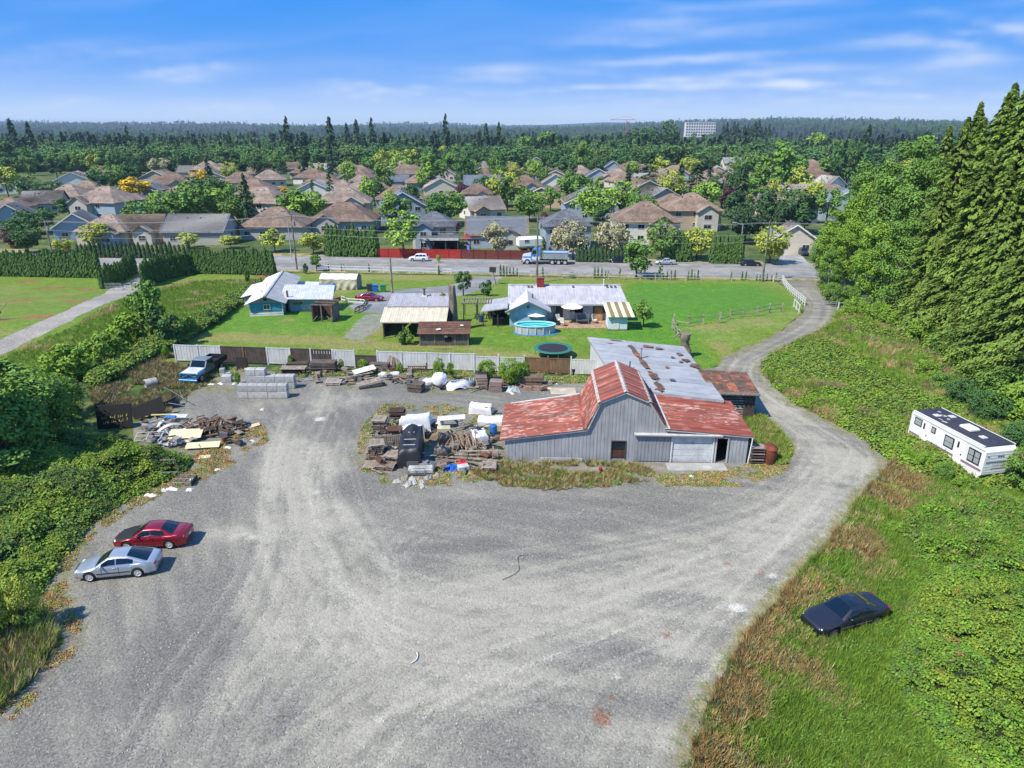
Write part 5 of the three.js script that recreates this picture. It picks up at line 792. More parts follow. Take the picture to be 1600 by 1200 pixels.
{ const p = P(767, 648); solo('plank', box(1.0, 0.06, 0.2, [0, 0, 0]), brownWood, 'brown board lying on the white tarpaulins beside the barn', 'plank', [p.x, 0.62, p.z], 0); const q = P(706, 668); solo('white_panel', bevelBox(2.2, 0.06, 0.7, 0.02, [0, 0, 0], [0.12, 0, 0.06]), white, 'long white panel lying over the scrap pile', 'panel', [q.x, 0.85, q.z], 0.06); solo('cabinet', bevelBox(1.0, 0.8, 0.6, 0.03, [0, 0.4, 0]), M(0xd8cfa9, 0.8, { map: T.grain }), 'cream cabinet beneath the long white panel', 'cabinet', [P(694, 682).x, 0.012, P(694, 682).z], 0.1); }
cover('plastic_heap', 'black plastic heap between the boards and the poles', 'plastic sheet', 697, 692, 1.0, 0.75, 0.8, tarpBlack, 0.2, 12, 0, 0.2); cover('plastic_heap', 'grey and black plastic lump before the pole heap', 'plastic sheet', 691, 713, 1.1, 0.55, 0.7, M(0x4a4a4c, 0.5, { map: T.blotch }), -0.2, 15, 0, 0.2);
{ // the fanned heap of poles
  const p = P(728, 694), g = [], r = rng(3); for (let i = 0; i < 70; i++) { const a = (r() - 0.5) * 0.9 + (i % 5 ? 0 : 0.6), x = (r() - 0.5) * 2.2, z = (r() - 0.5) * 1.2, l = 1.2 + r() * 1.2, y = 0.1 + r() * 0.55; g.push(bar([x - Math.sin(a) * l / 2, y + 0.18, z - Math.cos(a) * l / 2], [x + Math.sin(a) * l / 2, Math.max(0.04, y - 0.2), z + Math.cos(a) * l / 2], 0.018 + r() * 0.02)); }
  const m = part('pole_heap', g, M(0xa8957f, 0.9, { map: T.wood })); m.position.set(p.x, 0.012, p.z); m.userData = { kind: 'stuff', label: 'fanned heap of thin brown poles in the scrap pile', category: 'poles' }; scene.add(m);
}
const woods = [greyWood, M(0xb5a999, 0.9, { map: T.wood }), M(0x8f7a66, 0.9, { map: T.wood }), palletWood];
function plank(label, px, py, l, w, h, turn, y = 0.03, m = greyWood, tilt = 0, group) { const p = P(px, py); return solo('plank', box(l, h, w, [0, h / 2, 0], [0, 0, tilt]), m, label, 'plank', [p.x, y, p.z], turn, group); }
for (let i = 0; i < 6; i++) plank('brown board leaning in the row beside the pole heap', 671 + i * 3, 690 - i, 1.5, 0.13, 0.04, 1.25 + jit(0.1), 0.1 + i * 0.02, woods[2], 0.25, 'boards in the scrap pile');
for (const [x, y, l, a, h] of [[735, 720, 4.6, -0.18, 0.15], [722, 716, 3.0, -0.12, 0.05], [750, 715, 2.6, 0.0, 0.2], [748, 712, 2.7, 0.02, 0.35], [752, 719, 2.5, -0.05, 0.05], [760, 726, 2.2, -0.1, 0.03], [704, 724, 1.6, 0.6, 0.05], [712, 712, 1.7, 0.1, 0.04]]) plank('long grey board lying along the front of the scrap pile', x, y, l, 0.2, 0.06, a, h, woods[Math.abs(x) % 3], 0, 'boards along the front of the scrap pile');
pallets(763, 734, 3, 'small grey pallet stacked in the weeds beside the barn', { scale: 0.95 });
{ const p = P(658, 740), t = thing('wire_cart', 'metal frame cart loaded with a white mattress', 'cart', p, 0.03); for (const x of [-0.85, -0.3, 0.3, 0.85]) part('upright', bar([x, 0, 0.4], [x, Math.abs(x) > 0.5 ? 1.1 : 0.5, 0.4], 0.02), steel, t); for (const y of [0.25, 0.95]) part('rail', bar([-0.85, y, 0.4], [0.95, y, 0.4], 0.02), steel, t); part('rail', bar([-0.85, 1.1, 0.4], [-0.1, 1.1, 0.4], 0.02), steel, t); part('base', [box(1.8, 0.04, 0.8, [0, 0.12, 0])], steel, t);
  solo('mattress', bevelBox(1.75, 0.32, 0.75, 0.07, [0, 0, 0], [0, 0, 0.02]), M(0xd9d7d0, 0.85, { map: T.blotch }), 'stained white mattress lying in the wire cart', 'mattress', [p.x, 0.33, p.z - 0.02], 0.03); }
function crumple(name, label, cat, px, py, w, d, h, m, seed, turn = 0) { const p = P(px, py); return solo(name, drape(w, d, 14, (u, v) => [u * w / 2 * (1 + 0.3 * (fbm(u * 2 + seed, v * 2, 2) - 0.5)), 0.008 + h * Math.max(0, 1 - (u * u + v * v) * 0.8) * (0.15 + 1.5 * Math.pow(fbm(u * 3.1 + seed, v * 3.1 + seed, 3), 1.4)), v * d / 2 * (1 + 0.3 * (fbm(v * 2 + seed, u * 2 + 4, 2) - 0.5))]), m, label, cat, [p.x, 0.012, p.z], turn); }
crumple('cloth_heap', 'blue cloth in the bright heap at the front of the scrap pile', 'cloth', 707, 733, 1.2, 0.9, 0.4, M(0x2462b8, 0.8), 21, 0.4); crumple('cloth_heap', 'red cloth in the bright heap at the front of the scrap pile', 'cloth', 724, 727, 0.9, 0.7, 0.5, M(0xc0303c, 0.8), 22, -0.2); { const p = P(724, 735); solo('foam_box', bevelBox(0.75, 0.4, 0.5, 0.03, [0, 0.2, 0]), M(0xd6d6cf, 0.8, { map: T.grain }), 'white box beside the red and blue cloth heap', 'box', [p.x, 0.012, p.z], 0.35); }
{ const cols = [0xd9d4c8, 0xcfc0a2, 0xe0dedb, 0xc9b594, 0xd8cfc6], nm = ['off white', 'tan', 'pure white', 'sandy', 'pinkish']; [[622, 753], [632, 749], [645, 752], [655, 750], [668, 748], [660, 757], [680, 744], [640, 757]].forEach(([x, y], i) => crumple('litter_sheet', 'crumpled pale sheet of litter strewn before the scrap pile', 'litter', x, y, 0.7 + (i % 3) * 0.2, 0.5, 0.28, M(cols[i % 5], 0.85, { map: T.blotch }), 40 + i, i)); }
for (const o of scene.children) if (o.userData.category === 'litter') o.userData.group = 'litter before the scrap pile';
{ const p = P(771, 680); const t = thing('barrel', 'blue plastic barrel beside the barn wall', 'barrel', p); part('shell', new THREE.LatheGeometry([[0, 0], [0.26, 0], [0.29, 0.06], [0.29, 0.3], [0.31, 0.33], [0.29, 0.36], [0.29, 0.8], [0.25, 0.86], [0, 0.86]].map((a) => new THREE.Vector2(...a)), 16), M(0x2a66a8, 0.5), t); part('bung', cyl(0.04, 0.04, 0.03, [0.12, 0.87, 0]), M(0x2a66a8, 0.5), t); }

// ---------------------------------------------------------------- along the fence
{ // concrete blocks, each its own
  const bw = 0.86, bh = 0.62, bd = 0.7, g = joined([bevelBox(bw - 0.015, bh - 0.01, bd, 0.025, [0, bh / 2, 0])]), ms = [M(0xbfbfbb, 0.92, { map: T.grain }), M(0xb4b5b2, 0.92, { map: T.grain }), M(0xc7c6c0, 0.92, { map: T.grain })];
  const row = (px, py, n, lv, turn, group, label) => { const p = P(px, py); for (let l = 0; l < lv; l++) for (let i = 0; i < n(l); i++) { const m = new THREE.Mesh(g, ms[(i * 3 + l * 2 + px) % 3]); m.name = numbered('concrete_block'); m.castShadow = m.receiveShadow = true; m.position.set(p.x + i * bw * Math.cos(turn) + jit(0.015), 0.012 + l * bh, p.z - i * bw * Math.sin(turn) + jit(0.02) - bd / 2); m.rotation.y = turn; tag(m, label, 'concrete block', group); scene.add(m); } };
  row(380, 623, () => 5, 2, 0.01, 'blocks of the front row', 'concrete block in the low front row of the yard'); row(394, 608, (l) => l === 2 ? 2 : 5, 3, 0.0, 'blocks of the rear row', 'concrete block in the stepped rear row of the yard');
  row(353, 598, () => 1, 1, 0.15, undefined, 'single concrete block lying between the pickup and the block rows'); { const p = P(349, 588); for (let i = 0; i < 3; i++) solo('cinder_block', bevelBox(0.45, 0.4, 0.4, 0.015, [0, 0.2, 0]), ms[i], 'small grey block in the little stack behind the single block', 'block', [p.x + (i === 2 ? 0.5 : 0), 0.012 + (i === 1 ? 0.4 : 0), p.z], 0.1 * i, 'small stacked blocks'); }
}
{ const p = P(237, 606), t = thing('concrete_pipe', 'short concrete pipe lying on the grassy bank', 'pipe', [p.x, 0.45, p.z], 0.75); part('ring', new THREE.LatheGeometry([[0.33, -0.5], [0.45, -0.5], [0.45, 0.5], [0.33, 0.5], [0.33, -0.5]].map((a) => new THREE.Vector2(...a)), 20).rotateZ(Math.PI / 2), M(0xbdb8ae, 0.95, { map: T.grain }), t); part('end_plate', cyl(0.33, 0.33, 0.03, [-0.3, 0, 0], [0, 0, Math.PI / 2], 16), M(0xa08f76, 0.95, { map: T.grain }), t); }
function boardStack(name, label, px, py, w, d, layers, m, turn = 0, thick = 0.09) {  // a squared stack of boards or slabs: each layer a part
  const p = P(px, py), t = thing(name, label, 'stack', [p.x, 0.012, p.z], turn); for (let i = 0; i < layers; i++) part('layer', box(w * (0.9 + R5() * 0.14), thick * 0.85, d * (0.9 + R5() * 0.14), [jit(0.05), (i + 0.5) * thick, jit(0.04)], [0, jit(0.05), jit(0.01)]), Array.isArray(m) ? m[(i * 3 + layers) % m.length] : m, t); return t;
}
const drk = [darkWood, M(0x4b4643, 0.9, { map: T.wood }), M(0x6c645c, 0.9, { map: T.wood })];
boardStack('board_stack', 'dark board stack against the dark fence panels', 467, 574, 2.2, 0.9, 6, drk); { const p = P(460, 586), t = thing('workbench', 'weathered low table with dark underside near the block rows', 'table', p, 0.02); part('top', box(2.4, 0.07, 1.0, [0, 0.75, 0]), greyWood, t); for (const x of [-1.0, 1.0]) for (const z of [-0.4, 0.4]) part('leg', box(0.1, 0.72, 0.1, [x, 0.36, z]), darkWood, t); part('shelf', box(1.7, 0.5, 0.7, [-0.2, 0.3, 0]), drk[1], t); }  // the shelf is a solid dark block filling the space beneath the top
boardStack('lumber_stack', 'squared grey lumber stack before the picket-topped panel', 507, 582, 2.5, 1.1, 13, [greyWood, drk[2], palletWood]); { const p = P(509, 586); solo('rusty_sheet', ribbed([-1.1, 0.06, -0.3], [1.1, 0.06, -0.3], [1.15, 0.03, 0.4], [-1.1, 0.03, 0.4], 0.14, 0.02), M(0x9a5a3c, 0.9, { map: T.blotch }), 'rust brown metal sheet lying before the lumber stack', 'metal sheet', [p.x, 0.015, p.z], 0.02); const q = P(483, 594); for (let i = 0; i < 2; i++) solo('stone_slab', bevelBox(0.8 - i * 0.1, 0.1, 0.6, 0.02, [0, 0.05, 0]), M(0x8b9794, 0.9, { map: T.grain }), i ? 'grey green slab beside the workbench' : 'grey green slab lying flat before the workbench', 'slab', [q.x + i * 0.0, 0.012, q.z - i * 1.1], 0.2 + i * 0.3); }
pallets(523, 599, 2, 'pale grey pallet lying flat in front of the rusty sheet', { turn: 0.05, scale: 1.25, mat: M(0xbdb4ab, 0.92, { map: T.wood }) });
for (let i = 0; i < 9; i++) plank('grey board in the loose pile left of the white panel', 548 + (i % 5) * 6, 592 + (i % 3) * 4 - (i > 4 ? 5 : 0), 2.2, 0.22, 0.06, 0.2 + jit(0.35), 0.03 + i * 0.07, woods[i % 4], 0.03, 'loose boards before the fence');
boardStack('board_stack', 'tilted bundle of grey boards under a white panel', 578, 604, 2.2, 1.0, 6, [greyWood, woods[2], palletWood], 0.42, 0.08).rotation.z = 0.12; { const p = P(570, 589); solo('white_panel', bevelBox(2.1, 0.06, 1.2, 0.02), tarpWhite, 'white panel lying on the tilted bundle of boards', 'panel', [p.x, 0.75, p.z], 0.42).rotation.z = 0.15; }
boardStack('board_stack', 'grey board stack against the low dark fence panel', 593, 578, 1.9, 0.9, 8, [greyWood, drk[2]]); for (let i = 0; i < 5; i++) { const p = P(608 + i * 4, 577); solo('plank', box(0.2, 1.7, 0.05, [0, 0.85, 0], [-0.2, 0, -0.35 + i * 0.16 + jit(0.1)]), woods[i % 4], 'grey board leaning upright on the white fence', 'plank', [p.x, 0.012, p.z], 0, 'boards leaning on the fence'); }
cover('tarpaulin', 'pale sheet slumped beside the leaning boards', 'tarpaulin', 608, 588, 1.9, 0.35, 0.7, M(0xd4d6d8, 0.7, { map: T.soft }), 0.05, 31, 0, 0.1);
for (let i = 0; i < 5; i++) plank('red brown plank in the low pile before the fence', 634, 594 - i * 2, 2.3, 0.2, 0.06, 0.02 + jit(0.08), 0.04 + (i % 3) * 0.08, [M(0xa5795c, 0.9, { map: T.wood }), M(0xb48b6c, 0.9, { map: T.wood }), greyWood][i % 3], 0, 'red brown planks');
{ const p = P(652, 583), t = thing('slatted_rack', 'rusty brown slatted rack against the white fence', 'rack', p, 0.02), br = M(0x7d5644, 0.9, { map: T.wood }); for (const y of [0.1, 0.7]) part('rail', box(1.8, 0.08, 0.08, [0, y, 0]), br, t); for (let i = 0; i < 9; i++) part('slat', box(0.09, 0.65, 0.05, [-0.8 + i * 0.2, 0.4, 0.05]), br, t); part('post', box(0.1, 1.1, 0.1, [0.9, 0.5, 0]), br, t); }
boardStack('slate_stack', 'dark stack of slabs with a panel leaning on it', 651, 611, 1.4, 1.0, 9, [drk[2], greyWood, drk[0]], -0.3); { const p = P(638, 612); solo('dark_panel', bevelBox(0.06, 1.1, 1.0, 0.01, [0, 0.5, 0], [0, 0.3, -0.25]), M(0x4c5560, 0.6, { map: T.soft }), 'dark slate coloured panel leaning on the slab stack', 'panel', [p.x, 0.012, p.z - 0.4], 0); }
function bag(label, px, py, w, h, seed, m = tarpWhite) { const p = P(px, py), g = new THREE.SphereGeometry(1, 26, 20), q = g.attributes.position; for (let i = 0; i < q.count; i++) { let x = q.getX(i), y = q.getY(i), z = q.getZ(i); const k = 1 + 0.28 * (fbm(x * 2.2 + seed, z * 2.2 + y * 2, 3) - 0.5); const b = Math.pow(Math.abs(y), 0.6) * Math.sign(y); q.setXYZ(i, x * k * w / 2 * (1 + 0.12 * (1 - Math.abs(y))), Math.max(0, (b * k + 1) * h / 2), z * k * w / 2); } g.computeVertexNormals(); const t = thing('bulk_bag', label, 'bag', [p.x, 0.012, p.z]); part('sack', g, m, t); for (const s of [-1, 1]) part('loop', place(new THREE.TorusGeometry(0.14, 0.025, 5, 10, 3.14), [s * w * 0.25, h * 0.97, 0], [0, 1.57, 0]), M(0xd8d8d4, 0.8), t); return t; }
bag('tall full white bulk bag standing before the fence', 687, 603, 1.3, 1.25, 1); bag('small slumped white bag beside the tall bulk bag', 671, 602, 1.05, 0.65, 5);
{ const p = P(716, 606), t = thing('boat_shell', 'white fibreglass tub with dark hollow beside the bulk bags', 'tub', p, 0.25), g = drape(2.2, 1.2, 22, (u, v) => { const r = Math.sqrt(u * u + v * v * 1.1); const y = r < 0.62 ? 0.16 + 0.2 * r : 0.62 * (1 - Math.pow(Math.max(0, r - 0.62) / 0.55, 2)); return [u * 1.1, Math.max(0.01, y), v * 0.62]; }); part('shell', g, M(0xe2e4e4, 0.5, { map: T.soft }), t); part('hollow', place(new THREE.CircleGeometry(0.5, 18), [0, 0, 0], [-Math.PI / 2, 0, 0]).scale(1.2, 1, 0.6).translate(0, 0.26, 0), M(0x3c4146, 0.9), t); part('rim', place(new THREE.TorusGeometry(0.62, 0.05, 6, 24), [0, 0, 0], [Math.PI / 2, 0, 0]).scale(1.2, 1, 0.62).translate(0, 0.60, 0), M(0xc9ccd0, 0.6), t); }  // the hollow is a flat dark disc laid inside the shell
bag('blue grey bag lying between the tub and the brick stacks', 737, 603, 0.7, 0.6, 8, M(0x5f7482, 0.7)); for (const [x, y] of [[697, 606], [728, 609], [745, 611]]) plank('thin grey pole lying before the bulk bags', x, y, 1.6, 0.07, 0.07, 0.7, 0.05, woods[0], 0.1, 'poles before the bulk bags');
boardStack('brick_stack', 'tan brick stack with black covering before the shrubs', 753, 606, 1.0, 0.9, 8, [M(0xa08c7e, 0.95, { map: T.grain }), M(0x8d7a70, 0.95, { map: T.grain })], 0.1, 0.14); { const p = P(753, 601); solo('plastic_sheet', drape(1.2, 1.1, 10, (u, v) => 0.06 * fbm(u * 3, v * 3, 2) - 0.25 * Math.max(0, Math.max(Math.abs(u), Math.abs(v)) - 0.75) * 4), tarpBlack, 'black plastic covering the tall tan brick stack', 'plastic sheet', [p.x, 1.16, p.z - 0.2], 0.1); }
boardStack('brick_stack', 'pinkish brick stack with grey top beside the black-covered one', 775, 610, 1.15, 1.0, 7, [M(0xb39a8a, 0.95, { map: T.grain }), M(0x9a857b, 0.95, { map: T.grain }), M(0xb7ada6, 0.95, { map: T.grain })], -0.08, 0.14);
crumple('litter_sheet', 'white and teal plastic heap beside the pinkish brick stack', 'plastic sheet', 802, 611, 1.3, 0.8, 0.5, M(0xdfe6e6, 0.6, { map: T.blotch }), 71); crumple('litter_sheet', 'teal plastic scrap beside the beam stack', 'plastic sheet', 796, 609, 0.5, 0.4, 0.4, M(0x4fa9ae, 0.6), 72);
boardStack('beam_stack', 'long low stack of heavy brown beams near the shrubs', 826, 600, 2.7, 0.9, 4, [M(0x8a7868, 0.92, { map: T.wood }), M(0x7c6c60, 0.92, { map: T.wood })], -0.02, 0.2); for (let i = 0; i < 4; i++) plank('reddish plank lying before the beam stack', 830, 604 + i * 2, 1.6, 0.12, 0.05, 0.15 + jit(0.2), 0.03, M(0xb08a78, 0.9, { map: T.wood }), 0, 'reddish planks before the beams');
{ const p = P(896, 585); solo('bin', [cyl(0.25, 0.2, 0.6, [0, 0.3, 0], [0, 0, 0], 12)], blackMat, 'small black bin at the foot of the white fence end', 'bin', p); const q = P(379, 579); const s = thing('black_door', 'black panel standing upright against the dark fence', 'panel', [q.x, 0.012, q.z], 0.05); part('sheet', bevelBox(1.0, 1.35, 0.05, 0.01, [0, 0.68, 0], [-0.12, 0, 0]), M(0x2e2a28, 0.8, { map: T.soft }), s); part('post', box(0.08, 1.9, 0.08, [0.5, 0.95, -0.2]), brownWood, s); const w = P(398, 581); solo('white_panel', bevelBox(1.9, 0.35, 0.08, 0.01, [0, 0.2, 0], [-0.15, 0, 0]), white, 'low white panel leaning at the foot of the dark fence', 'panel', [w.x, 0.012, w.z], 0); }
for (const [x, y] of [[345, 600], [366, 600], [380, 606], [330, 601], [410, 640], [395, 690], [355, 700], [340, 735], [300, 750], [800, 615], [860, 608], [905, 596], [870, 600], [1080, 745], [1010, 737]]) crumple('litter_sheet', 'scrap of pale litter lying on the gravel', 'litter', x, y, 0.35 + R5() * 0.3, 0.3, 0.12, M([0xd8d5cf, 0xe6e6e4, 0xc9bba4][x % 3], 0.85), x, x).userData.group = 'litter on the gravel';

// ---------------------------------------------------------------- the rubbish heap by the brambles
{
  const scr = document.createElement('canvas'); scr.width = 512; scr.height = 256; const g = scr.getContext('2d'); g.fillStyle = '#151413'; g.fillRect(0, 0, 512, 256); g.strokeStyle = '#b3a24a'; g.lineWidth = 7; const r = rng(9);
  for (let row = 0; row < 2; row++) for (let k = 0; k < 13; k++) { const x = 70 + k * 30 + row * 8, y = 150 + row * 48 - k * 2; if (k % 4 === 3) continue; g.beginPath(); g.moveTo(x, y); for (let j = 0; j < 3; j++) g.lineTo(x + r() * 20, y - 30 * r()); g.stroke(); }   // hand-painted yellow lettering, too worn to read
  const tx = new THREE.CanvasTexture(scr); tx.colorSpace = THREE.SRGBColorSpace;
  const signFace = (w, h) => { const f = new THREE.PlaneGeometry(w, h); f.translate(0, h / 2, 0.035); f.userData.uv = true; return f; };
  const p = P(181, 671), a = thing('black_sign', 'black board with worn yellow lettering leaning in the brambles', 'sign', [p.x, 0.1, p.z], 0.16); part('board', bevelBox(2.6, 1.9, 0.06, 0.01, [0, 0.95, 0]), M(0x191817, 0.75, { map: T.soft }), a); part('lettering', signFace(2.5, 1.8), new THREE.MeshStandardMaterial({ map: tx, roughness: 0.75 }), a); a.rotation.order = 'YXZ'; a.rotation.x = -0.25;
  const q = P(234, 652), b = thing('black_sign', 'blank black board tilted beside the lettered one', 'sign', [q.x, 0.0, q.z], 0.2); part('board', bevelBox(2.5, 1.15, 0.06, 0.01, [0, 0.75, 0], [-0.35, 0, 0.32]), M(0x191817, 0.75, { map: T.soft }), b); part('prop', bar([0.9, 0.9, -0.1], [1.2, 0.0, -0.4], 0.03), blackMat, b);
  const c = P(269, 636), d = thing('plastic_crate', 'dark navy plastic crate tipped behind the black boards', 'crate', [c.x, 0.3, c.z], 0.4); part('shell', [box(1.1, 0.06, 0.8, [0, -0.25, 0]), box(1.1, 0.55, 0.05, [0, 0, 0.4]), box(1.1, 0.55, 0.05, [0, 0, -0.4]), box(0.05, 0.55, 0.8, [0.55, 0, 0]), box(0.05, 0.55, 0.8, [-0.55, 0, 0])], M(0x252d3e, 0.6), d); d.rotation.order = 'YXZ'; d.rotation.z = 0.35;
  for (const [x0, y0, x1, y1] of [[258, 614, 302, 635], [283, 622, 288, 630], [265, 640, 300, 640]]) { const u = P(x0, y0), v = P(x1, y1); solo('metal_pole', bar([0, 0.5, 0], [v.x - u.x, 0.15, v.z - u.z], 0.03), steel, 'thin pale pole lying over the navy crate', 'pole', [u.x, 0.1, u.z], 0, 'poles by the crate'); }
  for (let i = 0; i < 7; i++) { const u = P(165 + i * 4, 640 - (i % 3) * 3); solo('scrap_bar', beam([-0.6, 0.3, 0], [0.5, 1.1 + 0.1 * i, -0.3], 0.06, 0.06), drk[i % 3], 'dark scrap bar jutting up behind the lettered board', 'scrap', [u.x, 0.2, u.z], i * 0.3, 'scrap bars behind the sign'); }
  // the heap itself: splintered timber
  const mound = P(338, 672), parts2 = [], r2 = rng(17), hs = [M(0x7b5f4a, 0.92, { map: T.wood }), M(0x9a8570, 0.92, { map: T.wood }), M(0x5c4a3e, 0.92, { map: T.wood }), M(0xa8a29a, 0.92, { map: T.wood })];
  const mg = new THREE.SphereGeometry(1, 28, 12), mq = mg.attributes.position; for (let i = 0; i < mq.count; i++) { const x = mq.getX(i), y = mq.getY(i), z = mq.getZ(i), k = 0.7 + 0.6 * fbm(x * 3 + 4, z * 3 + y, 3); mq.setXYZ(i, x * 2.2 * k, Math.max(-0.05, y) * 0.75 * k, z * 1.1 * k); } mg.computeVertexNormals();
  solo('soil_heap', mg, M(0x6a5848, 0.98, { map: T.blotch }), 'brown heap of soil and splinters in the rubbish pile', 'heap', [mound.x, 0, mound.z]);
  for (let i = 0; i < 90; i++) { const a2 = r2() * 6.283, k = Math.sqrt(r2()), x = Math.cos(a2) * 2.3 * k, z = Math.sin(a2) * 1.1 * k, y = 0.12 + 0.72 * (1 - k * k), l = 0.5 + r2() * 1.1, w = 0.06 + r2() * 0.12; solo('timber_scrap', box(l, 0.03 + r2() * 0.05, w, [0, 0, 0], [(r2() - 0.5) * 0.7, r2() * 3.14, (r2() - 0.5) * 0.5]), hs[i % 4], 'splintered timber in the brown rubbish heap', 'timber', [mound.x + x, y, mound.z + z], 0, 'timber of the rubbish heap'); }
  for (let i = 0; i < 34; i++) { const u = P(225 + r2() * 70, 664 + r2() * 40); solo('metal_scrap', r2() < 0.5 ? box(0.5 + r2() * 0.9, 0.03, 0.1 + r2() * 0.3, [0, 0, 0], [(r2() - 0.5), r2() * 3, (r2() - 0.5) * 0.5]) : bar([-0.5, -0.1, 0], [0.5 + r2() * 0.5, 0.2, 0.2], 0.025), [M(0xa7adb5, 0.6, { map: T.soft }), M(0xc8c8c6, 0.7), M(0x737b86, 0.6), M(0xd6d2c8, 0.8)][i % 4], 'grey and white scrap strewn between the boards and brambles', 'scrap', [u.x, 0.15 + r2() * 0.25, u.z], r2() * 3, 'scrap of the rubbish heap'); }
  const cream = M(0xe2d6ac, 0.85, { map: T.soft });
  const panel = (label, px, py, w, d2, turn, y, tx2, tz, m) => { const u = P(px, py); const o = solo('wall_panel', bevelBox(w, 0.05, d2, 0.01), m, label, 'panel', [u.x, y, u.z], turn); o.rotation.order = 'YXZ'; o.rotation.x = tx2; o.rotation.z = tz; };
  panel('upper large cream panel lying on the rubbish heap', 292, 687, 2.4, 1.0, 0.1, 0.5, 0.35, 0, cream); panel('lower long cream panel at the front of the rubbish heap', 318, 700, 2.4, 0.7, 0.14, 0.25, 0.25, 0, cream); panel('small cream panel lying on the gravel below the heap', 320, 715, 0.8, 0.5, 0.2, 0.05, 0.05, 0, cream); panel('narrow cream strip between the two large panels', 288, 694, 0.9, 0.3, 0.15, 0.25, 0.2, 0, cream); panel('cream board at the gravel end of the heap', 395, 667, 1.1, 0.6, 0.5, 0.1, 0.0, 0.1, M(0xd9c39c, 0.85, { map: T.soft })); panel('orange brown board at the gravel end of the heap', 378, 674, 1.0, 0.3, 0.1, 0.12, 0.05, 0, M(0xc28d5e, 0.9, { map: T.wood }));
  panel('blue panel lying in the rubbish heap', 267, 659, 0.9, 0.4, -0.1, 0.45, 0.2, 0, M(0x2f6bb0, 0.6)); panel('white door lying behind the blue panel', 280, 657, 1.4, 0.5, 0.0, 0.4, 0.15, 0, white); panel('yellowish trim board at the back of the rubbish heap', 258, 653, 2.1, 0.2, 0.08, 0.3, 0.1, 0, M(0xb9ad7a, 0.9));
  { const u = P(268, 676), gg = drape(1.9, 0.5, 12, (x, z) => [x * 0.95, 0.35 - 0.35 * x * x + 0.02 * z, z * 0.25]); solo('curved_panel', gg, white, 'curved white panel arching over the scrap', 'panel', [u.x, 0.35, u.z], 0.75); }
  { const u = P(234, 688), f = thing('window_frame', 'aluminium window frame lying in the rubbish heap', 'frame', [u.x, 0.35, u.z], 0.12), al = M(0xb7bac0, 0.5, { metalness: 0.4 }); for (const z of [-0.45, 0, 0.45]) part('rail', box(1.9, 0.05, 0.06, [0, 0, z]), al, f); for (const x of [-0.93, -0.1, 0.93]) part('stile', box(0.06, 0.05, 0.9, [x, 0.002, 0]), al, f); f.rotation.order = 'YXZ'; f.rotation.x = 0.3; }
  { const u = P(288, 755), f = thing('metal_cart', 'grey tubular cart frame at the edge of the brambles', 'cart', u, 0.05); const al = M(0x84888c, 0.5, { metalness: 0.5 }); for (const x of [-0.5, -0.15, 0.2, 0.55]) part('bar', bar([x, 0.3, 0.5], [x, 0.35, -0.55], 0.025), al, f); for (const z of [-0.55, 0, 0.5]) part('bar', bar([-0.55, 0.33, z], [0.65, 0.33, z], 0.025), al, f); for (const x of [-0.55, 0.65]) part('leg', bar([x, 0, 0.45], [x, 0.35, 0.45], 0.025), al, f); part('handle', [bar([-0.55, 0.33, -0.55], [-0.6, 1.45, -0.6], 0.025), bar([-0.6, 1.45, -0.6], [-1.6, 1.45, -0.6], 0.02), bar([-0.55, 0.6, -0.5], [-1.7, 0.6, -0.5], 0.02)], al, f); part('side_panel', box(0.06, 0.3, 1.0, [0.68, 0.2, 0]), plastic, f); }
  for (const [x, y, w] of [[268, 765, 0.8], [296, 766, 0.4], [256, 767, 0.4], [235, 775, 0.9]]) crumple('litter_sheet', 'torn white sheet lying at the edge of the brambles', 'litter', x, y, w, 0.35, 0.15, M(0xdedede, 0.8), x).userData.group = 'torn sheets by the brambles';
}
{ const a = P(648, 1030), pts = [[0.05, 0.04, -0.35], [0.12, 0.05, -0.15], [0.08, 0.05, 0.1], [-0.12, 0.04, 0.3]]; solo('hose_scrap', new THREE.TubeGeometry(new THREE.CatmullRomCurve3(pts.map((p) => V(...p))), 16, 0.025, 6), M(0xe0e0de, 0.6), 'curl of white pipe lying in the gravel yard', 'pipe', [a.x, 0.02, a.z]); const b = P(785, 907); const q = [[785, 907], [810, 893], [811, 870], [825, 868]].map(([x, y]) => { const w = P(x, y); return V(w.x - b.x, 0.02, w.z - b.z); }); solo('cable', new THREE.TubeGeometry(new THREE.CatmullRomCurve3(q), 24, 0.012, 5), blackMat, 'thin black cable lying on the gravel yard', 'cable', [b.x, 0.014, b.z]); const c = P(938, 738); solo('red_can', [cyl(0.14, 0.14, 0.35, [0, 0.18, 0])], M(0xa82c2c, 0.5), 'small red can beside the concrete apron', 'can', c); const d = P(1363, 1045); solo('red_scrap', bevelBox(0.25, 0.06, 0.1, 0.02, [0, 0.2, 0]), M(0x9a3030, 0.6), 'small red scrap in the grass below the black sedan', 'scrap', d); }

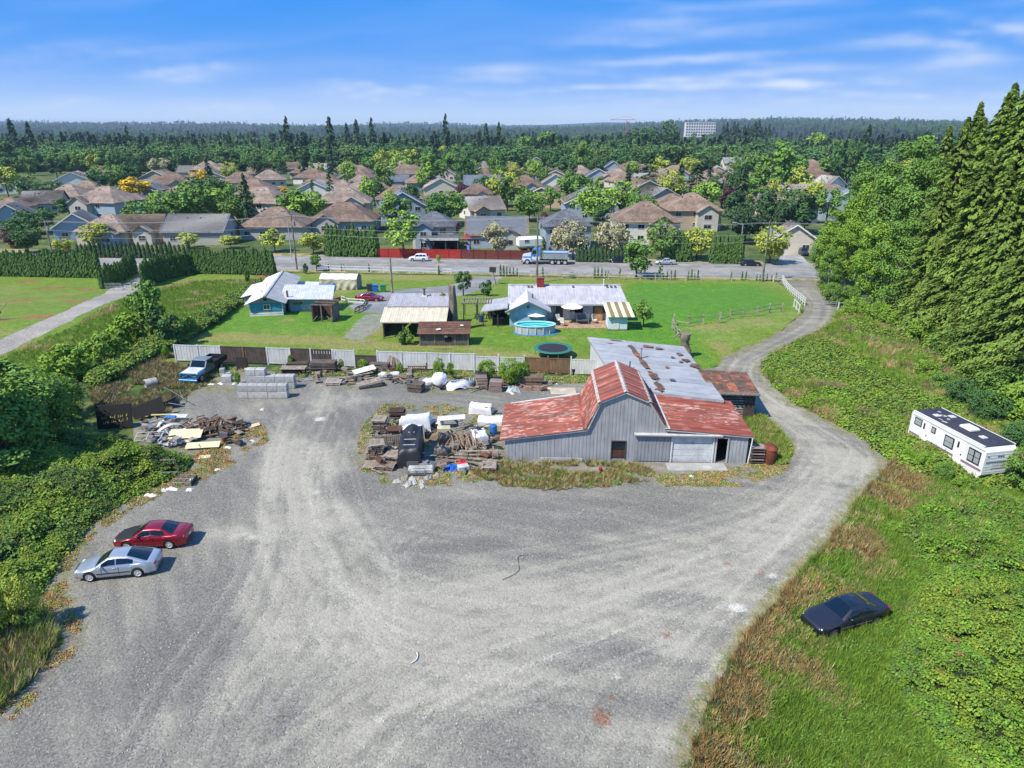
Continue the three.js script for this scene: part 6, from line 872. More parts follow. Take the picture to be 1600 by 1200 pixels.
// ---------------------------------------------------------------- garden things of the houses
{ // above-ground pool
  const p = P(836, 519), t = thing('swimming_pool', 'oval above-ground pool with turquoise water on the lawn', 'pool', [p.x, terrain(p.z), p.z], 0.02), ov = (r, k) => new THREE.Shape(Array.from({ length: 40 }, (_, i) => { const a = i / 40 * 6.283; return new THREE.Vector2(Math.cos(a) * 2.25 * k, Math.sin(a) * 1.25 * k); }));
  const wallRows = [0, 0.95].map((y) => Array.from({ length: 41 }, (_, i) => { const a = i / 40 * 6.283; return [Math.cos(a) * 2.25, y, Math.sin(a) * 1.25]; })); part('wall', gridGeo(wallRows), M(0xc3c7ca, 0.5, { map: T.streak }), t);
  for (let i = 0; i < 16; i++) { const a = i / 16 * 6.283; part('post', box(0.07, 1.0, 0.07, [Math.cos(a) * 2.29, 0.5, Math.sin(a) * 1.29]), white, t); }
  const rim = [[1.08, 0.96], [1.08, 1.02], [0.94, 1.02], [0.94, 0.9]].map(([k, y]) => Array.from({ length: 41 }, (_, i) => { const a = i / 40 * 6.283; return [Math.cos(a) * 2.25 * k, y, Math.sin(a) * 1.25 * k]; })); part('rim', gridGeo(rim), M(0x8fd2d4, 0.6), t);
  part('water', new THREE.ShapeGeometry(ov(0, 0.95)).rotateX(-Math.PI / 2).translate(0, 0.84, 0), new THREE.MeshPhysicalMaterial({ color: 0x2fc0c8, roughness: 0.08, clearcoat: 1 }), t); part('ground_sheet', new THREE.ShapeGeometry(ov(0, 1.18)).rotateX(-Math.PI / 2).translate(0.1, 0.02, 0.05), M(0x2f78c0, 0.7), t);
}
{ const p = P(864, 556), t = thing('trampoline', 'round trampoline with teal padding on the lawn by the fence', 'trampoline', p); part('mat', place(new THREE.CircleGeometry(1.6, 32), [0, 0.85, 0], [-Math.PI / 2, 0, 0]), M(0x23262c, 0.8), t); part('padding', new THREE.LatheGeometry([[1.55, 0.86], [1.6, 0.9], [1.98, 0.9], [2.02, 0.84]].map((a) => new THREE.Vector2(...a)), 32), M(0x2c6e64, 0.8), t); for (let i = 0; i < 6; i++) { const a = i * 1.047 + 0.3; part('leg', bar([Math.cos(a) * 1.9, 0, Math.sin(a) * 1.9], [Math.cos(a) * 1.9, 0.86, Math.sin(a) * 1.9], 0.03), steel, t); } }
{ const y = terrain(-83) + 0.15;
  const par = (px, py, label, c, lift) => { const p = P(px, py), t = thing('parasol', label, 'parasol', [p.x, y, p.z], 0); part('canopy', new THREE.ConeGeometry(1.35, 0.5, 8).translate(0, 2.1 + lift, 0), c, t); part('pole', bar([0, 0, 0], [0, 2.1 + lift, 0], 0.03), steel, t); part('base', cyl(0.25, 0.28, 0.08, [0, 0.04, 0]), plastic, t); };
  par(893, 505, 'cream parasol over the patio of the white house', M(0xeae4d2, 0.8), 0.1); par(838, 508, 'white domed parasol behind the pool', M(0xe6e6e6, 0.8), -0.6);
  const seat = (px, py, label, turn) => { const p = P(px, py), t = thing('garden_chair', label, 'chair', [p.x, y, p.z], turn, 'patio chairs'); part('seat', bevelBox(0.55, 0.08, 0.55, 0.02, [0, 0.42, 0]), M(0xddd8cc, 0.8), t); part('backrest', bevelBox(0.55, 0.6, 0.07, 0.02, [0, 0.75, -0.27], [-0.2, 0, 0]), M(0xddd8cc, 0.8), t); for (const x of [-0.24, 0.24]) for (const z of [-0.22, 0.22]) part('leg', bar([x, 0, z], [x, 0.42, z], 0.02), steel, t); };
  for (const [x, yy, a] of [[873, 506, 0.5], [893, 502, -0.4], [929, 506, 1.2], [880, 510, 2.5]]) seat(x, yy, 'pale garden chair on the patio of the white house', a);
  const p = P(910, 507), s = thing('swing_seat', 'dark cushioned swing bench on the patio', 'bench', [p.x, y, p.z]); part('seat', bevelBox(1.3, 0.15, 0.6, 0.04, [0, 0.45, 0]), M(0x4a5157, 0.85), s); part('backrest', bevelBox(1.3, 0.6, 0.12, 0.04, [0, 0.8, -0.25], [-0.15, 0, 0]), M(0x59626a, 0.85), s); for (const x of [-0.7, 0.7]) part('leg', [bar([x, 0, 0.4], [x, 1.3, -0.1], 0.03), bar([x, 0, -0.5], [x, 1.3, -0.1], 0.03)], steel, s);
  const g = P(776, 508), b = thing('barbecue', 'black barbecue grill under the carport roof edge', 'barbecue', [g.x, terrain(g.z), g.z]); part('lid', place(new THREE.CylinderGeometry(0.32, 0.32, 0.9, 14, 1, false, 0, 3.14), [0, 0, 0], [0, 0, Math.PI / 2]).rotateX(-1.57).translate(0, 0.95, 0), blackMat, b); part('cabinet', bevelBox(1.0, 0.8, 0.55, 0.03, [0, 0.5, 0]), plastic, b); part('shelf', box(1.6, 0.04, 0.5, [0, 0.9, 0]), steel, b);
  const w = P(750, 500), pg = thing('pergola', 'weathered wooden pergola between the trunk and the white house', 'pergola', [w.x - 0.4, terrain(w.z), w.z - 1.2]); for (const x of [-1.6, 0, 1.6]) for (const z of [-1.2, 1.2]) part('post', box(0.12, 2.1, 0.12, [x, 1.05, z]), darkWood, pg); for (let i = 0; i < 11; i++) part('rafter', box(0.07, 0.12, 3.0, [-1.75 + i * 0.35, 2.2, 0]), greyWood, pg); for (const z of [-1.2, 1.2]) part('beam', box(3.8, 0.12, 0.1, [0, 2.08, z]), greyWood, pg);
  const bb = P(752, 503); solo('barrel', cyl(0.3, 0.28, 0.85, [0, 0.42, 0], [0, 0, 0], 14), M(0x2a3f78, 0.5), 'dark blue barrel under the wooden pergola', 'barrel', [bb.x, terrain(bb.z), bb.z]);
}
{ // wheelie bins
  [[578, 455, 0x33363a, 'dark grey'], [587, 456, 0x1f66c0, 'blue'], [599, 456, 0x2f7f4f, 'green']].forEach(([x, y, c, n]) => { const p = P(x, y), t = thing('wheelie_bin', n + ' wheeled bin on the driveway before the canvas tent', 'bin', [p.x, terrain(p.z), p.z], 0.1), m = M(c, 0.55); part('tub', prism([[-0.36, 0], [0.36, 0], [0.44, 1.1], [-0.44, 1.1]], -0.38, 0.38), m, t); part('lid', bevelBox(0.98, 0.08, 0.9, 0.03, [0, 1.14, 0]), m, t); for (const s of [-1, 1]) part('wheel', cyl(0.14, 0.14, 0.06, [s * 0.38, 0.14, -0.4], [0, 0, Math.PI / 2], 10), rubber, t); });
  cover('tarpaulin', 'bright blue tarpaulin beside the blue wing', 'tarpaulin', 512, 466, 2.2, 0.9, 1.6, M(0x2f7fd0, 0.6), 0.1, 44, terrain(-90)); const p = P(520, 470); solo('stacked_boards', box(0.9, 0.35, 3.0, [0, 0.25, 0]), brownWood, 'brown boards stacked beside the blue tarpaulin', 'boards', [p.x, terrain(p.z), p.z], -0.5);
}
// ---------------------------------------------------------------- railings, gates and field fences
const railWhite = M(0xe3e3df, 0.7, { map: T.soft }), railGrey = M(0xb7b1a6, 0.9, { map: T.wood });
function railFence(name, label, pts, o = {}) {                       // posts and rails between surveyed ground points
  const c0 = P(...pts[0]), t = thing(name, label, 'fence', [c0.x, 0, c0.z]), H = o.h ?? 1.2, m = o.m ?? railWhite, ps = [];
  for (let i = 0; i + 1 < pts.length; i++) { const a = P(...pts[i]), b = P(...pts[i + 1]), n = Math.max(1, Math.round(Math.hypot(a.x - b.x, a.z - b.z) / (o.step ?? 2.6))); for (let k = 0; k < n + (i + 2 === pts.length ? 1 : 0); k++) { const x = lerp(a.x, b.x, k / n), z = lerp(a.z, b.z, k / n); ps.push([x - c0.x, terrain(z), z - c0.z]); } }
  const r = rng(pts[0][0] | 0); ps.forEach((q) => part('post', box(o.w ?? 0.12, H + (o.tall ? r() * o.tall : 0), o.w ?? 0.12, [q[0], q[1] + H / 2 - 0.05, q[2]], [(r() - 0.5) * (o.crook ?? 0), 0, (r() - 0.5) * (o.crook ?? 0)]), m, t));
  for (let i = 0; i + 1 < ps.length; i++) for (const f of o.rails ?? [0.4, 0.85]) { if (o.gaps && r() < o.gaps) continue; const a = ps[i], b = ps[i + 1]; part('rail', beam([a[0], a[1] + H * f, a[2]], [b[0], b[1] + H * f + (r() - 0.5) * (o.crook ?? 0), b[2]], 0.04, o.rw ?? 0.13), m, t); }
  return t;
}
railFence('rail_fence', 'white rail fence along the road before the canvas tent', [[495, 423], [560, 425], [640, 427], [705, 429]]);
railFence('rail_fence', 'white rail fence along the road behind the white house', [[770, 432], [830, 433], [1000, 438], [1215, 440]], { m: M(0xcfccc4, 0.85, { map: T.wood }), rw: 0.1, gaps: 0.15 });
railFence('rail_fence', 'white board fence beside the drive entrance', [[1208, 441], [1222, 440], [1257, 478]], { rails: [0.35, 0.65, 0.95], h: 1.15, step: 2.2 }); railFence('rail_fence', 'short white fence panel leaning by the drive gate', [[1240, 480], [1248, 489]], { rails: [0.2, 0.9], step: 3 });
railFence('rail_fence', 'old pale rail fence curving across the green paddock', [[1221, 487], [1202, 489], [1183, 494], [1160, 496], [1140, 499], [1124, 505]], { m: railGrey, crook: 0.15, tall: 0.4, rw: 0.09, gaps: 0.1 }); railFence('rail_fence', 'broken grey rail fence leaning towards the shed', [[1124, 505], [1098, 507], [1075, 511], [1052, 508], [1050, 515], [1058, 527], [1068, 540]], { m: railGrey, crook: 0.4, tall: 0.7, rw: 0.09, step: 1.6, gaps: 0.2 });
railFence('rail_fence', 'white rail fence at the end of the driveway before the red car', [[534, 472], [545, 476], [570, 478]], { h: 0.9, rails: [0.5, 0.95] });
railFence('rail_fence', 'mossy leaning rails at the lawn edge of the driveway', [[555, 490], [568, 484], [575, 476]], { m: M(0x7d7f6a, 0.95, { map: T.wood }), h: 0.8, crook: 0.3, rails: [0.3, 0.6, 0.9], step: 1.5 });
railFence('wire_fence', 'dark post fence running down the field beside the mobile home', [[425, 436], [400, 448], [380, 464], [350, 484], [330, 500], [300, 520], [250, 545], [190, 570], [130, 590]], { m: M(0x5b5248, 0.95, { map: T.wood }), h: 1.3, crook: 0.2, rails: [0.5, 0.8], rw: 0.03, step: 2.4 });
function gate(label, a, b, h, m, wire) { const p = P(...a), q = P(...b), L = Math.hypot(q.x - p.x, q.z - p.z), t = thing('field_gate', label, 'gate', [p.x, terrain(p.z), p.z], -Math.atan2(q.z - p.z, q.x - p.x)); for (let i = 0; i < 5; i++) part('rail', bar([0.05, 0.2 + i * h / 4.6, 0], [L - 0.05, 0.2 + i * h / 4.6, 0], 0.028), m, t); for (const x of [0.05, L / 2, L - 0.05]) part('stile', bar([x, 0.15, 0], [x, h + 0.1, 0], 0.035), m, t); part('brace', bar([0.05, 0.2, 0], [L / 2, h, 0], 0.025), m, t); part('brace', bar([L / 2, h, 0], [L - 0.05, 0.2, 0], 0.025), m, t); }
gate('grey tubular gate across the left field track', [165, 454], [192, 454], 1.15, steel); gate('second leaf of the grey gate beside the cedar hedge', [193, 455], [221, 452], 1.15, M(0x6d7073, 0.6, { metalness: 0.4 })); gate('metal gate across the gravel drive under the trees', [1268, 483], [1306, 485], 1.2, M(0x9a9d9f, 0.6, { metalness: 0.4 }));
railFence('rail_fence', 'short white fence from the drive gate into the trees', [[1309, 486], [1330, 484]], { m: railWhite, rails: [0.5, 0.9] });
{ const p = P(1071, 558), t = thing('tree_stump', 'tall grey twisted stump beside the drive', 'tree trunk', p), g = new THREE.CylinderGeometry(0.42, 0.5, 2.6, 14, 10), q = g.attributes.position; for (let i = 0; i < q.count; i++) { const y = q.getY(i) / 2.6 + 0.5, a = Math.atan2(q.getZ(i), q.getX(i)), k = 1 + 0.35 * (fbm(a + 4, y * 4, 3) - 0.5) - 0.35 * y * (1 - y) + (y > 0.75 ? 0.25 : 0); q.setX(i, q.getX(i) * k - 0.25 * y * y + 0.1 * Math.sin(y * 7)); q.setZ(i, q.getZ(i) * k); } g.computeVertexNormals(); g.translate(0, 1.25, 0); part('trunk', g, M(0x968c82, 0.95, { map: T.wood }), t); part('limb', [bar([-0.2, 2.3, 0], [-1.0, 2.6, 0.1], 0.12, 7), bar([-0.9, 2.55, 0.1], [-1.5, 2.1, 0.1], 0.07, 6)], M(0x968c82, 0.95, { map: T.wood }), t); }

{ // small scrap filling the piles
  const r = rng(808), cols = [greyWood, palletWood, darkWood, woods[1], woods[2], M(0xd0ccc4, 0.85, { map: T.blotch }), M(0x6a6f74, 0.7), M(0x8a5a44, 0.9, { map: T.blotch }), M(0xb9b2a2, 0.9, { map: T.blotch }), blackMat];
  const strew = (n, x0, x1, y0, y1, lift, label, group) => { for (let i = 0; i < n; i++) { const p = P(lerp(x0, x1, r()), lerp(y0, y1, r())), k = r(), m = cols[Math.floor(r() * cols.length)], a = [(r() - 0.5) * 0.5, r() * 3.14, (r() - 0.5) * 0.6], g = k < 0.55 ? box(0.5 + r() * 1.2, 0.03 + r() * 0.05, 0.08 + r() * 0.12, [0, 0, 0], a) : k < 0.75 ? bevelBox(0.25 + r() * 0.4, 0.2 + r() * 0.3, 0.25 + r() * 0.3, 0.02, [0, 0.1, 0], a) : k < 0.9 ? bar([-0.5 - r() * 0.5, 0, 0], [0.5, 0.2 * r(), 0.4], 0.025) : drape(0.7, 0.5, 6, (u, v) => 0.35 * fbm(u * 2 + i, v * 2, 2) * (1 - 0.6 * (u * u + v * v))); solo('scrap_piece', g, m, label, 'scrap', [p.x, 0.06 + r() * lift, p.z], r() * 6, group); } };
  strew(70, 575, 690, 660, 742, 0.5, 'small scrap wedged among the stacked pallets', 'small scrap of the main pile'); strew(60, 690, 782, 668, 738, 0.35, 'small scrap strewn around the pole heap', 'small scrap of the main pile'); strew(80, 440, 650, 578, 602, 0.3, 'small scrap strewn along the fence near the lumber', 'small scrap along the fence'); strew(40, 650, 870, 588, 610, 0.2, 'small scrap strewn along the fence near the bags', 'small scrap along the fence'); strew(60, 220, 385, 652, 700, 0.45, 'small scrap sticking out of the rubbish heap', 'small scrap of the rubbish heap');
}

// ================================================================ THE NEIGHBOURHOOD BEYOND THE ROAD
const roofTones = [[0x9f8775, 'brown'], [0x937b6a, 'dull brown'], [0xac937d, 'tan'], [0x6f645e, 'dark brown'], [0x787c85, 'slate grey'], [0xb09c8c, 'pale brown']].map(([c, n]) => [M(c, 0.95, { map: T.roof }), n]);
const wallTones = [[0xcfc6b6, 'cream'], [0x9fb0bd, 'blue-grey'], [0xb5b2ab, 'grey'], [0xe3e0d8, 'white'], [0xbda98f, 'tan']].map(([c, n]) => [M(c, 0.85, { map: T.soft }), n]);
const footprints = [];
function hipRoof(parent, w, d, h, rise, over, m) {
  const x = w / 2 + over, z = d / 2 + over, r = Math.max(0, w / 2 - d / 2), y = h - 0.1, t = h + rise, q = 0.18, a = [-x, y, z], b = [x, y, z], c = [x, y, -z], e = [-x, y, -z], f = [-r, t, 0], g = [r, t, 0], lo = (p) => [p[0], p[1] - q, p[2]];
  return part('roof', poly([[a, b, g, f], [c, e, f, g], [e, a, f], [b, c, g], [lo(a), lo(b), b, a], [lo(b), lo(c), c, b], [lo(c), lo(e), e, c], [lo(e), lo(a), a, e], [lo(a), lo(e), lo(c), lo(b)]]), m, parent);
}
function house(px, py, wpx, type, rt, wt, st, turn = 0, deep) {
  const p = P(px, py), w = clamp(wpx * p.s * 0.96, 9, 20), d = deep ?? Math.min(w * 0.9, type === 'g' ? 10 : 12.5), h = st === 2 ? 5.2 : 3.2, where = py > 344 ? 'fronting the road' : py > 288 ? 'in the middle rows' : 'in the far rows', [rm, rn] = roofTones[rt], [wm, wn] = wallTones[wt], kind = { h: 'hipped', g: 'gabled', f: 'front-gabled' }[type];
  const t = thing('house', `${wn} ${st === 2 ? 'two-storey ' : ''}house with ${kind} ${rn} roof ${where}`, 'house', [p.x, -3, p.z - d / 2], turn, 'houses beyond the road'); footprints.push([p.x, p.z - d / 2, w / 2 + 1.5, d / 2 + 1.5, `${wn} house with ${kind} ${rn} roof`]);
  const rise = type === 'h' ? Math.min(4, d * 0.33) : Math.min(3.5, (type === 'f' ? w : d) * 0.33), trim = M(0xe6e3dc, 0.7);
  let roof;
  if (type === 'h') { part('wall', box(w, h + 0.5, d, [0, h / 2 - 0.25, 0]), wm, t); roof = hipRoof(t, w, d, h, rise, 0.55, rm); }
  else if (type === 'f') { part('wall', gableWalls(w, d, h, rise, 0.5), wm, t); roof = gableRoof(t, w, d, h, rise, 0.5, rm); part('barge_board', [beam([-w / 2 - 0.5, h - 0.35, d / 2 + 0.52], [0, h + rise - 0.05, d / 2 + 0.52], 0.06, 0.25), beam([0, h + rise - 0.05, d / 2 + 0.52], [w / 2 + 0.5, h - 0.35, d / 2 + 0.52], 0.06, 0.25)], trim, t); }
  else { part('wall', gableWalls(d, w, h, rise, 0.5).rotateY(Math.PI / 2), wm, t); roof = gableRoof(t, d, w, h, rise, 0.5, rm); roof.geometry.rotateY(Math.PI / 2); }
  const k = hash2(px, py);
  if (type !== 'f' && k > 0.4) {                                     // a gabled front bay
    const bw = w * 0.4, bx = (k > 0.7 ? 1 : -1) * w * 0.2, bay = part('front_bay', gableWalls(bw, 2.2, h - 0.2, bw * 0.3, 0.5), wallTones[(wt + 1) % 5][0], t); bay.position.set(bx, 0, d / 2 + 0.9); const br = gableRoof(t, bw, 3.4, h - 0.2, bw * 0.3, 0.35, rm, 'bay_roof'); br.position.set(bx, 0, d / 2 + 0.4);
    windowPart(bay, Math.min(2, bw * 0.4), 1.2, [0, h - 1.6, 1.13]); if (st === 2) windowPart(bay, Math.min(2, bw * 0.4), 1.2, [0, 1.3, 1.13]);
  }
  const n = Math.max(2, Math.round(w / 4)), yz = d / 2 + 0.03;
  for (let s = 0; s < st; s++) for (let i = 0; i < n; i++) if (hash2(px + i * 7, py + s * 13) > 0.2) windowPart(t, 1.5, 1.15, [-w / 2 + (i + 0.5) * w / n, 1.5 + s * 2.6, yz]);
  for (const s of [-1, 1]) windowPart(t, 1.3, 1.1, [s * (w / 2 + 0.03), h - 1.3, 0], Math.PI / 2);
  for (let i = 0; i < 3; i++) { const q = hash2(px + i, py * 3 + i) - 0.5; part('roof_vent', bevelBox(0.35, 0.5, 0.35, 0.05, [q * w * 0.5, h + rise * 0.72, -0.6 + d * 0.18]), M(0x5d5650, 0.85), roof); }
  return t;
}
const H = 'h', G = 'g', F = 'f';
for (const a of [[113, 376, 66, F, 0, 1, 1, 0.3], [160, 383, 80, H, 5, 0, 1], [214, 381, 72, G, 3, 4, 1, 0.06], [304, 383, 98, G, 4, 2, 1, -0.02], [424, 375, 100, H, 0, 2, 1], [532, 365, 104, H, 1, 1, 1], [625, 350, 70, F, 4, 1, 2, 0.2], [677, 390, 64, H, 4, 0, 2], [776, 388, 98, G, 1, 1, 1], [884, 390, 74, H, 4, 1, 2, 0.1], [1012, 382, 100, H, 0, 3, 2], [1085, 360, 84, H, 2, 4, 2], [1240, 352, 70, H, 2, 0, 2, 0.5], [1213, 345, 50, H, 1, 0, 2, 0.4], [1246, 397, 40, F, 3, 0, 1, -0.2], [1298, 310, 36, F, 2, 3, 2, 0.4], [1255, 330, 50, G, 2, 0, 2, 0.4],
  [8, 342, 50, H, 0, 0, 1], [58, 333, 58, G, 3, 2, 1, 0.3], [98, 322, 62, H, 5, 0, 1], [128, 313, 54, H, 2, 0, 1, 0.2], [165, 338, 46, H, 0, 1, 1], [205, 336, 54, H, 1, 1, 1, -0.2], [262, 300, 66, H, 1, 1, 1, 0.2], [370, 297, 60, H, 0, 0, 1, 0.3], [415, 292, 52, H, 5, 0, 1, 0.3], [300, 279, 50, G, 3, 2, 1], [340, 277, 40, H, 0, 3, 1], [440, 272, 56, G, 0, 4, 1, 0.2], [418, 334, 62, F, 0, 0, 1, 0.15], [538, 330, 50, H, 0, 0, 1], [533, 306, 30, H, 5, 0, 1], [108, 293, 54, F, 2, 3, 1, 0.3], [150, 283, 44, H, 0, 0, 1], [178, 284, 34, H, 5, 0, 1], [12, 303, 40, F, 4, 3, 1, 0.3], [10, 356, 40, F, 5, 1, 1, 0.3],
  [554, 314, 46, H, 5, 0, 1], [560, 280, 40, H, 0, 0, 1], [645, 287, 40, H, 1, 0, 2], [622, 294, 30, G, 4, 1, 1], [687, 306, 56, F, 1, 0, 1, 0.1], [694, 283, 36, F, 4, 0, 1], [753, 311, 58, G, 4, 1, 2], [756, 288, 46, H, 1, 0, 1], [752, 344, 60, G, 5, 3, 1, 0.4], [745, 328, 50, H, 1, 4, 2], [820, 314, 56, H, 1, 0, 2], [868, 297, 42, F, 0, 3, 1], [880, 279, 44, G, 1, 4, 1], [838, 269, 34, F, 4, 1, 2], [881, 266, 32, G, 4, 3, 1], [935, 286, 42, F, 3, 1, 1], [975, 295, 46, H, 2, 0, 1, 0.3], [1030, 326, 68, F, 3, 2, 1, 0.3], [1052, 335, 50, H, 0, 4, 1], [746, 270, 30, G, 1, 0, 1], [796, 274, 30, H, 1, 3, 1], [958, 270, 30, F, 3, 1, 1], [855, 318, 34, H, 0, 0, 1], [590, 306, 34, H, 0, 0, 1], [560, 298, 40, H, 5, 4, 1], [470, 280, 34, H, 0, 0, 1], [497, 274, 30, G, 4, 3, 1], [660, 268, 32, H, 0, 0, 1], [700, 268, 30, G, 1, 0, 1], [1000, 276, 34, G, 0, 0, 1], [908, 303, 38, F, 1, 0, 1],
  [1112, 264, 34, H, 2, 3, 1], [1145, 269, 30, G, 4, 3, 2], [1030, 256, 30, G, 4, 1, 2], [1055, 252, 30, F, 4, 1, 2], [1078, 248, 26, F, 4, 3, 2], [1098, 248, 26, F, 4, 3, 2], [1120, 247, 26, F, 4, 3, 2], [1142, 247, 26, F, 4, 3, 2], [1164, 247, 26, F, 4, 3, 2], [1186, 247, 26, F, 4, 3, 2], [1240, 249, 28, F, 4, 1, 2], [1262, 250, 28, F, 4, 3, 2], [1283, 252, 28, H, 2, 1, 2], [1256, 261, 40, H, 2, 0, 1], [1272, 268, 34, H, 2, 0, 1], [1140, 259, 26, H, 2, 4, 1]]) house(...a);
{ // more of the same rows of houses, where the photograph shows roofs behind roofs
  const r = rng(321); let n = 0; for (let row = 0; row < 9; row++) for (let k = -7; k <= 7; k++) { const d = 200 + row * 34 + (r() - 0.5) * 8, x = k * 24 + (row % 2) * 12 + (r() - 0.5) * 6; if (Math.abs(x) > d * 0.72 || x > 70 + d * 0.25 || n > 46) continue; if (footprints.some(([a, b, w, e]) => Math.abs(a - x) < w + 8 && Math.abs(b + d) < e + 6)) continue; const fwd = d, down = 25.2, py = 600 + 1067 * Math.tan(Math.atan2(down, fwd) - PITCH), px = 800 + x * 1067 / (fwd * CP + down * SP); n++; house(Math.round(px), py, 16 / P(px, py).s, 'hhhfh'[Math.floor(r() * 5)], [0, 1, 2, 5, 0, 5, 1][Math.floor(r() * 7)], Math.floor(r() * 5), r() < 0.25 ? 2 : 1, (r() - 0.5) * 0.6); }
}
{ // porch of the grey two-storey house, climbing frame, mid-rise and crane
  const p = P(688, 394), t = thing('covered_porch', 'dark porch with white edged roof behind the red fence', 'porch', [p.x, -3, p.z - 1]); part('roof', bevelBox(8.2, 0.2, 4, 0.03, [0, 3.2, 0], [0.12, 0, 0]), M(0x6f7073, 0.9, { map: T.roof }), t); part('fascia', box(8.3, 0.5, 0.1, [0, 2.9, 2.05]), white, t); for (const x of [-3.9, -1.3, 1.3, 3.9]) part('post', box(0.2, 3, 0.2, [x, 1.4, 1.8]), M(0x4d4a47, 0.8), t); part('screen', box(8, 2.8, 0.1, [0, 1.3, -1.8]), M(0x2b2b2c, 0.8), t);
  const q = P(729, 394), c = thing('climbing_frame', 'wooden climbing frame with red roof behind the fence', 'playset', [q.x, -3, q.z - 1]); for (const x of [-0.8, 0.8]) for (const z of [-0.8, 0.8]) part('post', box(0.14, 3, 0.14, [x, 1.5, z]), brownWood, c); part('roof', place(new THREE.ConeGeometry(1.5, 1.1, 4), [0, 3.4, 0], [0, 0.785, 0]), M(0x8a3a34, 0.8), c); part('deck', box(1.8, 0.12, 1.8, [0, 1.4, 0]), brownWood, c); part('slide', beam([0.3, 1.4, 0.9], [0.6, 0.1, 2.6], 0.5, 0.06), M(0x3f74c4, 0.6), c);
  const m = P(1092, 217.5), b = thing('apartment_block', 'white mid-rise apartment block above the far trees', 'building', [m.x, -3, m.z]), k = m.s, W = 46 * k, HH = 24 * k; part('wall', box(W, HH, 16, [0, HH / 2, 0]), M(0xd8d5cf, 0.85), b); part('parapet', box(W + 0.6, 1.2, 16.6, [0, HH, 0]), M(0xe4e2de, 0.85), b); for (let f = 0; f < 6; f++) for (let i = 0; i < 12; i++) part('window', box(W / 12 * 0.55, HH / 6 * 0.5, 0.3, [-W / 2 + (i + 0.5) * W / 12, (f + 0.55) * HH / 6, 8.1]), paneMat, b);
  const s = P(986, 217), r = thing('red_roofed_hall', 'distant hall with salmon red roof among the trees', 'building', [s.x, -3, s.z]); part('wall', box(12 * s.s, 5, 10, [0, 2.5, 0]), M(0xcfc6b8, 0.85), r); const rr = gableRoof(r, 12, 13 * s.s, 5, 5, 0.5, M(0xc4594a, 0.8)); rr.geometry.rotateY(Math.PI / 2);
  const o = P(978, 217), n = thing('tower_crane', 'thin red tower crane on the far skyline', 'crane', [o.x, -3, o.z]), rd = M(0xb5352c, 0.6), hh = heightAt(o, 187), arm = 26 * o.s; part('mast', [-1, 1].flatMap((x) => [-1, 1].map((z) => bar([x, 0, z], [x, hh, z], 0.3))), rd, n); part('jib', [bar([-arm, hh, 0], [arm * 0.5, hh, 0], 0.5), bar([-arm, hh, 0], [0, hh + 8, 0], 0.2), bar([arm * 0.5, hh, 0], [0, hh + 8, 0], 0.2)], rd, n); part('cab', box(2.5, 3, 2.5, [1, hh - 2, 2]), M(0xdad8d2, 0.7), n);
}
{ // red board fence along the far side of the road
  const a = P(588, 402.5), b = P(836, 406.5), t = thing('board_fence', 'red and maroon board fence along the far side of the road', 'fence', [a.x, -3, a.z], -Math.atan2(b.z - a.z, b.x - a.x)), L = Math.hypot(b.x - a.x, b.z - a.z), n = 13, w = L / n;
  for (let i = 0; i < n; i++) { const g = []; for (let j = 0; j < 16; j++) g.push(box(w / 16 - 0.015, 1.75, 0.04, [i * w + (j + 0.5) * w / 16, 0.95, (j % 2) * 0.015])); g.push(box(w, 0.1, 0.08, [(i + 0.5) * w, 1.86, 0])); part('panel', g, i < 7 ? M(0xb02c24, 0.8, { map: T.soft }) : M(0x74302c, 0.85, { map: T.soft }), t).userData.label = i < 7 ? 'bright red panel' : 'maroon panel'; part('post', box(0.14, 2.0, 0.14, [i * w, 1, 0.02]), i < 7 ? M(0x9c2a24, 0.8) : M(0x5f2a26, 0.85), t); }
}
// ---------------------------------------------------------------- poles and wires
const poleTops = [];
function pole(label, px, py, pyTop, m, arms = true) { const p = P(px, py), h = heightAt(p, pyTop), t = thing('utility_pole', label, 'utility pole', [p.x, terrain(p.z), p.z]); part('pole', cyl(0.12, 0.19, h, [0, h / 2, 0], [0, 0, 0], 8), m, t); if (arms) { part('crossarm', box(2.4, 0.12, 0.12, [0, h - 0.5, 0]), m, t); for (const x of [-1, 0, 1]) part('insulator', cyl(0.06, 0.06, 0.25, [x, h - 0.32, 0]), M(0x9aa0a6, 0.4), t); part('transformer', cyl(0.28, 0.28, 0.9, [0.4, h - 1.8, 0.1], [0, 0, 0], 10), M(0x8e9498, 0.6), t); } poleTops.push([p.x, terrain(p.z) + h, p.z]); return t; }
const poleGrey = M(0x8f877c, 0.9, { map: T.wood });
pole('brown power pole beside the cedar hedge at the roadside', 464, 421, 334, poleGrey); pole('grey power pole in front of the dump truck', 839, 442, 336, M(0x7f7d72, 0.9, { map: T.wood })); pole('greenish power pole near the drive entrance', 1191, 440, 345, M(0x6f7f6c, 0.9, { map: T.wood })); pole('power pole rising behind the left hedge', 82, 398, 343, poleGrey);
pole('short bare post on the lawn before the workshop', 613, 459, 402, M(0x9a958a, 0.9, { map: T.wood }), false); poleTops.pop();
